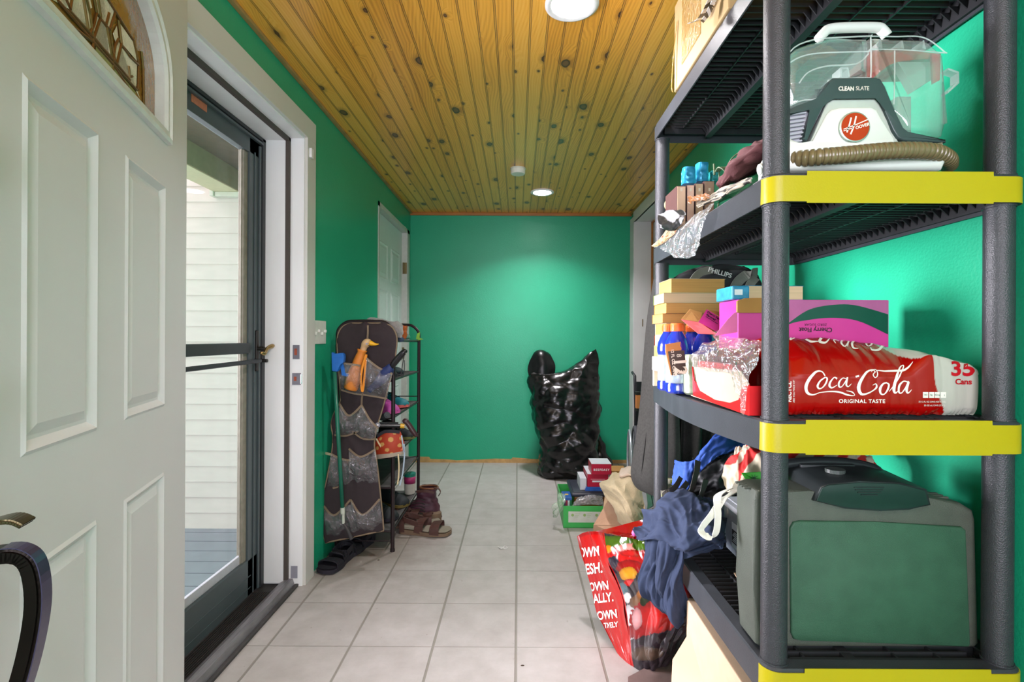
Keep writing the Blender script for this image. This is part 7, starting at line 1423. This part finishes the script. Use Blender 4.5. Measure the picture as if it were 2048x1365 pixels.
# green pole
t = thing('duster_pole', 'thin green telescopic pole with a blue plastic head leaning against the organiser', 'pole', hz3(207, 1075, 2.52))
bm = NB(); tube(bm, [hz3(165, 345, 2.50), hz3(204, 1000, 2.50)], 0.0095, n=14); link('pole', bm, mat('pole_green', '#1f6a55', rough=0.3, noise_amt=0.1), t, smooth=True)
bm = NB(); tube(bm, [hz3(204, 995, 2.50), hz3(205, 1022, 2.50), hz3(207, 1030, 2.50), hz3(208, 1072, 2.50)], [0.011, 0.011, 0.007, 0.007], n=12); link('sleeve', bm, mat('sleeve_white', '#b9bdb0', rough=0.5), t)
bm = NB(); a = [hz3(*q_, 2.50) for q_ in ((150, 250), (168, 262), (180, 256), (205, 255), (210, 270), (208, 300), (190, 310), (178, 345), (152, 342))]; prism(bm, a, (0, 0.03, 0)); bmesh.ops.bevel(bm, geom=list(bm.edges), offset=0.003, segments=2, affect='EDGES'); prism(bm, [hz3(*q_, 2.53) for q_ in ((193, 305), (206, 308), (215, 350), (230, 358), (226, 368), (200, 362))], (0, 0.01, 0)); link('head', bm, mat('head_blue', '#1a66b8', rough=0.35), t)
bm = NB(); tube(bm, [hz3(208, 1070, 2.50), hz3(230, 1105, 2.495), hz3(247, 1148, 2.49)], [0.006, 0.008, 0.010], n=10); link('tip', bm, mat('tip_dark', '#3a3638', rough=0.4), t)
bm = NB(); ribbon(bm, curve([hz3(120, 735, 2.60), hz3(135, 738, 2.59), hz3(152, 742, 2.585)], 8), 0.012, 0.003, side=(0, 0, 1)); link('hanging_tie', bm, mat('tie_cream', '#b5a88a', rough=0.8), ho)

# ---- footwear
def shoe(name, label, c_, ang, L_, W_, hh, upper, sole, group=None, kind='sneaker', accent=None, lining='#1c1a1a', z0=0.0):
    """heel at -L/2, toe at +L/2 along local x; then turned by ang about z and placed"""
    M = Matrix.Translation(Vector(c_)) @ Matrix.Rotation(R(ang), 4, 'Z'); t = thing(name, label, 'shoe', c_, group)
    def half(s): return W_ / 2 * (0.74 + 0.34 * math.sin(math.pi * min(1, max(0, (s - 0.15) / 0.95))) - 0.20 * math.exp(-((s - 0.42) / 0.16) ** 2)) * min(1, math.sqrt(max(0.0, 1 - ((s - 0.5) / 0.5) ** 2)) * 1.9 + 0.02)
    bm = NB(); n = 30; ST = 0.022
    for lv, zz_ in ((0, 0.0), (1, ST)):
        pass
    lo = [Vector((L_ * (k / n - 0.5), half(k / n), 0)) for k in range(n + 1)] + [Vector((L_ * (k / n - 0.5), -half(k / n), 0)) for k in range(n, -1, -1)]
    A = [bm.verts.new(M @ Vector((p.x, p.y, 0.004 * max(0, (p.x / L_)) * 3))) for p in lo]; B = [bm.verts.new(M @ Vector((p.x, p.y * 1.02, ST + 0.008 * max(0, -p.x / L_) * 2))) for p in lo]; m = len(lo)
    bm.faces.new(A[::-1]); bm.faces.new(B)
    for k in range(m): bm.faces.new((A[k], A[(k + 1) % m], B[(k + 1) % m], B[k]))
    bmesh.ops.remove_doubles(bm, verts=bm.verts, dist=1e-6); link('sole', bm, sole, t, autosmooth=50)
    if kind in ('sneaker', 'boot'):
        prof = [(0.02, 0.9), (0.08, 1.0), (0.2, 1.0), (0.33, 0.96), (0.45, 0.84), (0.6, 0.62), (0.75, 0.50), (0.88, 0.42), (0.96, 0.28), (0.995, 0.08)]
        def up(u, v):
            s = 0.02 + 0.972 * v
            for (a, ha), (b, hb) in zip(prof, prof[1:]):
                if s <= b: f_ = (s - a) / (b - a); hgt = ha + (hb - ha) * max(0, f_); break
            else: hgt = 0.08
            a = 2 * math.pi * u; w_ = half(s) * 0.96; y = w_ * math.copysign(abs(math.cos(a)) ** 0.75, math.cos(a)) * (1 - 0.35 * max(0, math.sin(a)) * (1 - s * 0.5)); z = ST * 0.8 + max(0, math.sin(a)) ** 0.8 * hh * hgt
            return M @ Vector((L_ * (s - 0.5), y, z))
        bm = NB(); sheet(bm, up, 36, 34, wrap=True); bmesh.ops.holes_fill(bm, edges=bm.edges, sides=0); link('upper', bm, upper, t, smooth=True)
        bm = NB(); cc = [M @ Vector((L_ * (0.20 - 0.5) + 0.26 * L_ / 2 * (1 + math.cos(a)) - 0.02, half(0.25) * 0.52 * math.sin(a), ST + hh * (1.02 - 0.10 * (1 + math.cos(a)) / 2))) for a in [2 * math.pi * k / 20 for k in range(20)]]
        tube(bm, cc, 0.006, n=8, closed=True); link('collar', bm, accent or upper, t, smooth=True); bm = NB(); bm.faces.new([bm.verts.new(p - Vector((0, 0, 0.001))) for p in cc]); link('lining', bm, mat('shoe_lining_' + lining[1:], lining, rough=0.9), t, recalc=False)
        bm = NB()
        for k in range(4):
            s = 0.50 + k * 0.07; tube(bm, curve([up(0.17, s), up(0.25, s) + Vector((0, 0, 0.004)), up(0.33, s)], 8), 0.0028, n=6)
        link('laces', bm, accent or upper, t, smooth=True)
    else:                                     # sandal: footbed and straps
        bm = NB(); bm.faces.new([bm.verts.new(M @ Vector((p.x * 0.97, p.y * 0.95, ST + 0.006 + 0.008 * max(0, -p.x / L_) * 2))) for p in lo[1:-1]]); link('footbed', bm, accent or sole, t)
        for s, w_, h2, tl in ((0.72, 0.055, hh * 0.5, 0.0), (0.40, 0.05, hh * 0.72, 0.02), (0.10, 0.03, hh * 0.9, -0.01)):
            x = L_ * (s - 0.5); hw = half(s) * 1.0; bm = NB(); ribbon(bm, curve([M @ Vector((x, hw, ST * 0.6)), M @ Vector((x + tl * 0.5, hw * 0.86, ST + h2 * 0.75)), M @ Vector((x + tl, 0, ST + h2)), M @ Vector((x + tl * 0.5, -hw * 0.86, ST + h2 * 0.75)), M @ Vector((x, -hw, ST * 0.6))], 20), w_, 0.005, side=[M.to_3x3() @ Vector((1, 0, 0.15))] * 20); link('strap', bm, upper, t)
        bm = NB(); ribbon(bm, curve([M @ Vector((L_ * -0.10, half(0.4), ST + hh * 0.5)), M @ Vector((L_ * -0.36, half(0.15), ST + hh * 0.75)), M @ Vector((L_ * -0.46, 0, ST + hh * 0.8)), M @ Vector((L_ * -0.36, -half(0.15), ST + hh * 0.75)), M @ Vector((L_ * -0.10, -half(0.4), ST + hh * 0.5))], 20), 0.028, 0.005, side=(0, 0, 1)); link('heel_strap', bm, upper, t)
    return t
brl = mat('sandal_brown', '#4a2f28', rough=0.55, noise_amt=0.18, nscale=40); tanS = mat('sole_tan', '#6f5b48', rough=0.8, noise_amt=0.15); gft = mat('footbed_grey', '#7f7868', rough=0.8); blks = mat('sandal_black', '#1e1c24', rough=0.7, noise_amt=0.15); blk2 = mat('sole_black', '#25222c', rough=0.8)
shoe('brown_sandal', 'brown leather sandal with tan sole on the tiles before the rack, nearest the aisle', (-0.53, 2.95, 0.001), -8, 0.315, 0.115, 0.085, brl, tanS, None, 'sandal', gft)
shoe('brown_sandal', 'second brown strapped sandal behind the front one, half under the shoe rack', (-0.60, 3.065, 0.001), 4, 0.29, 0.105, 0.10, brl, tanS, None, 'sandal', gft)
# purple-brown ankle boot
t = thing('ankle_boot', 'worn purple-brown ankle boot with loop pull tab standing by the shoe rack', 'boot', (-0.55, 3.17, 0.0))
bq = lambda a, b, y: PY(620 + a / 4.403, 860 + b / 4.403, y); boot = mat('boot_plum', '#472632', rough=0.5, noise_amt=0.2, nscale=30)
bm = NB(); sheet(bm, silh([(1040, 812, 882, 3.20, 0.05), (1030, 808, 884, 3.20, 0.055), (1018, 812, 880, 3.20, 0.055), (1005, 824, 877, 3.20, 0.05), (995, 832, 873, 3.20, 0.045), (985, 835, 873, 3.20, 0.045), (973, 840, 876, 3.20, 0.045)]), 40, 36, wrap=True, disp=lambda u, v, p: 0.007 * fold(u, v, 3, 4, 6)); link('upper', bm, boot, t, smooth=True)
bm = NB(); tube(bm, [PY(858 + 18 * math.cos(a), 975 + 3.5 * math.sin(a), 3.15 - 0.045 * math.sin(a)) for a in [2 * math.pi * k / 24 for k in range(24)]], 0.006, n=8, closed=True); link('collar', bm, mat('boot_tan', '#6b4228', rough=0.6), t, smooth=True)
bm = NB(); ribbon(bm, curve([PY(868, 976, 3.10), PY(877, 978, 3.09), PY(881, 985, 3.09), PY(877, 992, 3.10)], 12), 0.012, 0.003, side=(0, 1, 0.4)); link('pull_tab', bm, brl, t)
bm = NB(); ribbon(bm, curve([PY(833, 984, 3.10), PY(850, 983, 3.09), PY(868, 986, 3.095)], 10), 0.014, 0.004, side=(0, 0, 1)); link('strap', bm, brl, t)
bm = NB(); 
for k in range(5): tube(bm, curve([PY(826 - k * 2, 1002 + k * 7, 3.10), PY(838, 999 + k * 7, 3.09), PY(850, 1003 + k * 7, 3.10)], 8), 0.0035, n=6)
link('laces', bm, mat('lace_dark', '#241c1c', rough=0.8), t, smooth=True)
c0 = PY(846, 1045, 3.15); bm = NB(); sheet(bm, lambda u, v: Vector((c0.x + 0.115 * math.cos(2 * math.pi * u), 3.15 + 0.055 * math.sin(2 * math.pi * u), 0.002 + v * 0.05)), 30, 3, wrap=True); bmesh.ops.holes_fill(bm, edges=bm.edges, sides=0); link('sole', bm, tanS, t)
shoe('black_sandal', 'black strapped sandal on the floor by the door casing, toe toward the camera', (-0.895, 2.535, 0.001), -102, 0.245, 0.10, 0.055, blks, blk2, None, 'sandal', blks)
shoe('black_sandal', 'second black sandal farther under the hanging organiser', (-0.855, 2.72, 0.001), -108, 0.245, 0.10, 0.055, blks, blk2, None, 'sandal', blks)
teal = mat('shoe_teal', '#17747e', rough=0.6, noise_amt=0.15, nscale=50); corl = mat('sole_coral', '#d0625c', rough=0.6); pinks = mat('shoe_pink', '#b54a9a', rough=0.6, noise_amt=0.15); dks = mat('shoe_dark', '#1d2224', rough=0.7, noise_amt=0.2); dkt = mat('shoe_dark_teal', '#22393c', rough=0.7, noise_amt=0.3, nscale=60)
shoe('sneaker', 'teal running shoe with coral sole on the third tier of the rack', (-0.775, 3.10, 0.714), -28, 0.265, 0.095, 0.085, teal, corl, None, 'sneaker', mat('shoe_black_trim', '#141416', rough=0.7))
shoe('sneaker', 'bright pink running shoe on the third tier, toward the organiser', (-0.76, 2.86, 0.714), -40, 0.25, 0.095, 0.095, pinks, mat('sole_pink', '#c9589e', rough=0.6))
shoe('sneaker', 'dark teal shoe on the second tier of the rack', (-0.80, 3.05, 0.914), -30, 0.27, 0.10, 0.07, dkt, blk2)
shoe('sneaker', 'black shoe on the second tier beside the umbrella handle', (-0.78, 2.84, 0.914), -35, 0.26, 0.10, 0.07, dks, blk2)
shoe('sneaker', 'dark shoe at the far end of the fourth tier behind the cane handle', (-0.76, 3.20, 0.504), -25, 0.27, 0.10, 0.08, dks, mat('sole_olive', '#6a6a3a', rough=0.7))
shoe('sneaker', 'black shoe with yellowish sole on the lowest tier of the rack', (-0.78, 3.12, 0.114), -30, 0.28, 0.105, 0.10, dks, mat('sole_mustard', '#6a5a2a', rough=0.8))
shoe('sneaker', 'plain black shoe on the lowest tier, nearer the organiser', (-0.79, 2.90, 0.114), -35, 0.28, 0.105, 0.09, dks, blk2)
t = thing('plastic_tub', 'white tub with magenta band and teal lid at the far end of the rack', 'tub', (-0.70, 3.31, 0.114))
bm = NB(); lathe(bm, [(0.030, 0), (0.034, 0.004), (0.036, 0.07)], (-0.70, 3.32, 0.116), 24); link('tub', bm, mat('tub_white', '#b9b5a8', rough=0.5), t, autosmooth=40)
bm = NB(); lathe(bm, [(0.037, 0.07), (0.038, 0.115)], (-0.70, 3.32, 0.116), 24); link('band', bm, mat('tub_magenta', '#a02c60', rough=0.5), t, smooth=True)
bm = NB(); lathe(bm, [(0.038, 0.115), (0.039, 0.135), (0, 0.136)], (-0.70, 3.32, 0.116), 24); link('lid', bm, mat('tub_teal', '#1d7a68', rough=0.5), t, autosmooth=40)
# top tier: slippers, rolls, tag
def blob(name, label, rows, m, cat, seed=1, d=0.006, pw=0.9):
    bm = NB(); sheet(bm, silh(rows, pw), 40, 24, wrap=True, disp=lambda u, v, p: d * fold(u, v, seed, 4, 3)); bmesh.ops.holes_fill(bm, edges=bm.edges, sides=0); return tag(link(name, bm, m, smooth=True), label, cat)
fur = mat('fur_grey', '#8b8684', rough=1.0, noise_amt=0.15, nscale=90, sheen=0.5, bump=0.8, bscale=200)
blob('fuzzy_slipper', 'grey fuzzy slipper on top of the shoe rack, left one behind the organiser', [(652, 728, 775, 2.80, 0.03), (646, 724, 780, 2.80, 0.05), (640, 730, 772, 2.80, 0.04), (637, 738, 762, 2.80, 0.015)], fur, 'slipper', 2)
blob('fuzzy_slipper', 'grey fuzzy slipper on top of the shoe rack, lower one at the organiser corner', [(676, 790, 803, 2.78, 0.03), (665, 788, 806, 2.78, 0.05), (650, 778, 804, 2.78, 0.05), (643, 772, 794, 2.78, 0.03)], fur, 'slipper', 5)
blob('orange_cloth', 'small orange cloth on top of the shoe rack behind the slippers', [(678, 797, 812, 3.0, 0.03), (665, 800, 814, 3.0, 0.04), (654, 803, 814, 3.0, 0.03), (652, 805, 813, 3.0, 0.01)], mat('cloth_orange', '#b85a24', rough=0.8, noise_amt=0.2), 'cloth', 3)
bm = NB(); cyl(bm, (-0.70, 2.84, 1.1405), (-0.675, 3.12, 1.1405), 0.016, n=18); tag(link('silver_roll', bm, mat('roll_silver', '#8f9698', rough=0.3, metal=0.6, noise_amt=0.2)), 'silver foil roll lying on the top tier of the shoe rack', 'roll')
blob('blue_cloth', 'small blue-grey rolled cloth on the top tier beside the silver roll', [(684, 793, 806, 2.84, 0.02), (678, 792, 808, 2.84, 0.03), (674, 794, 805, 2.84, 0.02)], mat('cloth_bluegrey', '#3d4a66', rough=0.8, noise_amt=0.2), 'cloth', 4, 0.003)
bm = NB(); prism(bm, [PY(832, 678, 3.36), PY(834, 668, 3.36), PY(840, 664, 3.36), PY(839, 676, 3.36), PY(847, 679, 3.36), PY(838, 681, 3.36)], (0, 0.003, 0)); tag(link('plastic_tag', bm, mat('tag_lime', '#8fc23a', rough=0.4)), 'lime green plastic tag at the far top corner of the shoe rack', 'tag')
# polka dot pouch, cane, roll
t = thing('polka_dot_pouch', 'orange polka dot pouch with black trim and hanging straps on the rack', 'pouch', hz3(430, 760, 2.66))
dots = [(405, 690, 9), (438, 672, 10), (470, 700, 9), (425, 715, 8), (385, 705, 8), (455, 645, 7), (480, 670, 8), (395, 665, 7), (440, 735, 7)]
def dcol(u, v):
    b = 760 - v * 130; a = 366 + u * 132
    if v < 0.22: return (0.62, 0.57, 0.50)
    for x, y, r in dots:
        if (a - x) ** 2 + (b - y) ** 2 < r * r: return (0.72, 0.55, 0.30)
    return (0.62, 0.20, 0.09)
bm = NB(); sheet(bm, net([[hz3(368, 762, 2.665), hz3(430, 752, 2.64), hz3(497, 735, 2.665)], [hz3(366, 700, 2.665), hz3(430, 695, 2.635), hz3(498, 690, 2.665)], [hz3(385, 642, 2.668), hz3(430, 632, 2.65), hz3(480, 632, 2.668)]]), 70, 60, thick=0.014, color=dcol); link('body', bm, mat('dotted_cloth', (1, 1, 1), rough=0.6, noise_amt=0.04, vcol='Col'), t, smooth=True)
bm = NB(); ribbon(bm, curve([hz3(368, 655, 2.645), hz3(400, 634, 2.64), hz3(430, 630, 2.635), hz3(478, 634, 2.645)], 14), 0.016, 0.004, side=(0, 0, 1)); prism(bm, [hz3(456, 735, 2.650), hz3(500, 715, 2.655), hz3(500, 732, 2.655), hz3(460, 748, 2.650)], (0, 0.004, 0)); link('trim', bm, blks, t)
for pts, m_ in (([(365, 665), (385, 700), (410, 730), (445, 745)], '#c9b890'), ([(470, 740), (474, 790), (472, 850), (466, 885)], '#c9b890'), ([(498, 690), (500, 750), (492, 830), (478, 890)], '#9fb0bc'), ([(486, 650), (492, 690), (497, 730)], '#9fb0bc')):
    bm = NB(); ribbon(bm, curve([hz3(a, b, 2.635) for a, b in pts], 16), 0.007, 0.002, side=(1, 0, 0.3)); link('strap', bm, mat('cord_' + m_[1:], m_, rough=0.7), t)
bm = NB(); cyl(bm, hz3(487, 712, 2.648), hz3(487, 712, 2.644), 0.011, n=16); link('orange_badge', bm, mat('badge_orange', '#c9602a', rough=0.5), t)
t = thing('folding_cane', 'black folding cane with a yellow ring and dark brown grip lying across the rack', 'cane', hz3(430, 610, 2.66))
bm = NB(); tube(bm, [hz3(366, 603, 2.62), hz3(482, 604, 2.66)], 0.0095, n=12); tube(bm, [hz3(380, 590, 2.63), hz3(470, 592, 2.665)], 0.006, n=10); cyl(bm, hz3(372, 600, 2.605), hz3(372, 600, 2.64), 0.013, n=16); link('shaft', bm, mat('cane_black', '#121214', rough=0.3), t)
bm = NB(); cyl(bm, hz3(480, 604, 2.655), hz3(500, 605, 2.66), 0.0125, n=16); link('ring', bm, mat('ring_yellow', '#c99a1a', rough=0.35), t)
bm = NB(); cyl(bm, hz3(372, 600, 2.6045), hz3(372, 600, 2.603), 0.005, n=14); link('hub', bm, mat('hub_white', '#c9c9c9', rough=0.4), t)
bm = NB(); tube(bm, curve([hz3(497, 590, 2.66), hz3(506, 582, 2.66), hz3(522, 600, 2.66), hz3(545, 635, 2.66), hz3(562, 656, 2.66)], 16), [0.008, 0.012, 0.015, 0.016, 0.016, 0.015, 0.014, 0.014, 0.014, 0.014, 0.014, 0.014, 0.013, 0.012, 0.009, 0.004], n=12); link('grip', bm, mat('grip_brown', '#3a2224', rough=0.4), t, smooth=True)
bm = NB(); cyl(bm, hz3(392, 565, 2.70), hz3(418, 552, 2.64), 0.017, n=20); cyl(bm, hz3(418, 552, 2.64), hz3(419, 551.5, 2.638), 0.012, n=16); tag(link('grey_cylinder', bm, mat('roll_dark', '#3a3d40', rough=0.6)), 'small dark grey cylinder poking out between the organiser and the pink shoe', 'cylinder')
# lint twist and grit on the tiles
bm = NB()
for s in range(3): tube(bm, curve([PZ(996 + s * 2, 1094 + s, 0.004), PZ(1003, 1098 - s, 0.008), PZ(1010, 1092 + s * 3, 0.005), PZ(1016 - s, 1097, 0.004)], 12), 0.0012, n=5)
bmesh.ops.remove_doubles(bm, verts=bm.verts, dist=0.0004); tag(link('thread_scrap', bm, mat('scrap_white', '#d9d9d4', rough=0.8)), 'tiny white thread scrap on the tiles in the middle of the hall', 'scrap')
for k, (px, py) in enumerate(((717, 1105), (757, 1121), (1045, 1332))):
    p = PZ(px, py, 0.0); bm = NB(); bmesh.ops.create_icosphere(bm, subdivisions=2, radius=0.0036)
    for v in bm.verts: v.co = p + Vector((v.co.x * 1.5, v.co.y, abs(v.co.z) * 0.5)) + Vector((0.003 * noise.noise(v.co * 200), 0, 0))
    tag(link('grit', bm, mat('grit_brown', '#3a2c1c', rough=0.9)), ['brown crumb of dirt on the tiles just under the shoe rack', 'small brown crumb of dirt left of the rack foot', 'single dark crumb on the tiles near the bottom edge'][k], 'crumb')
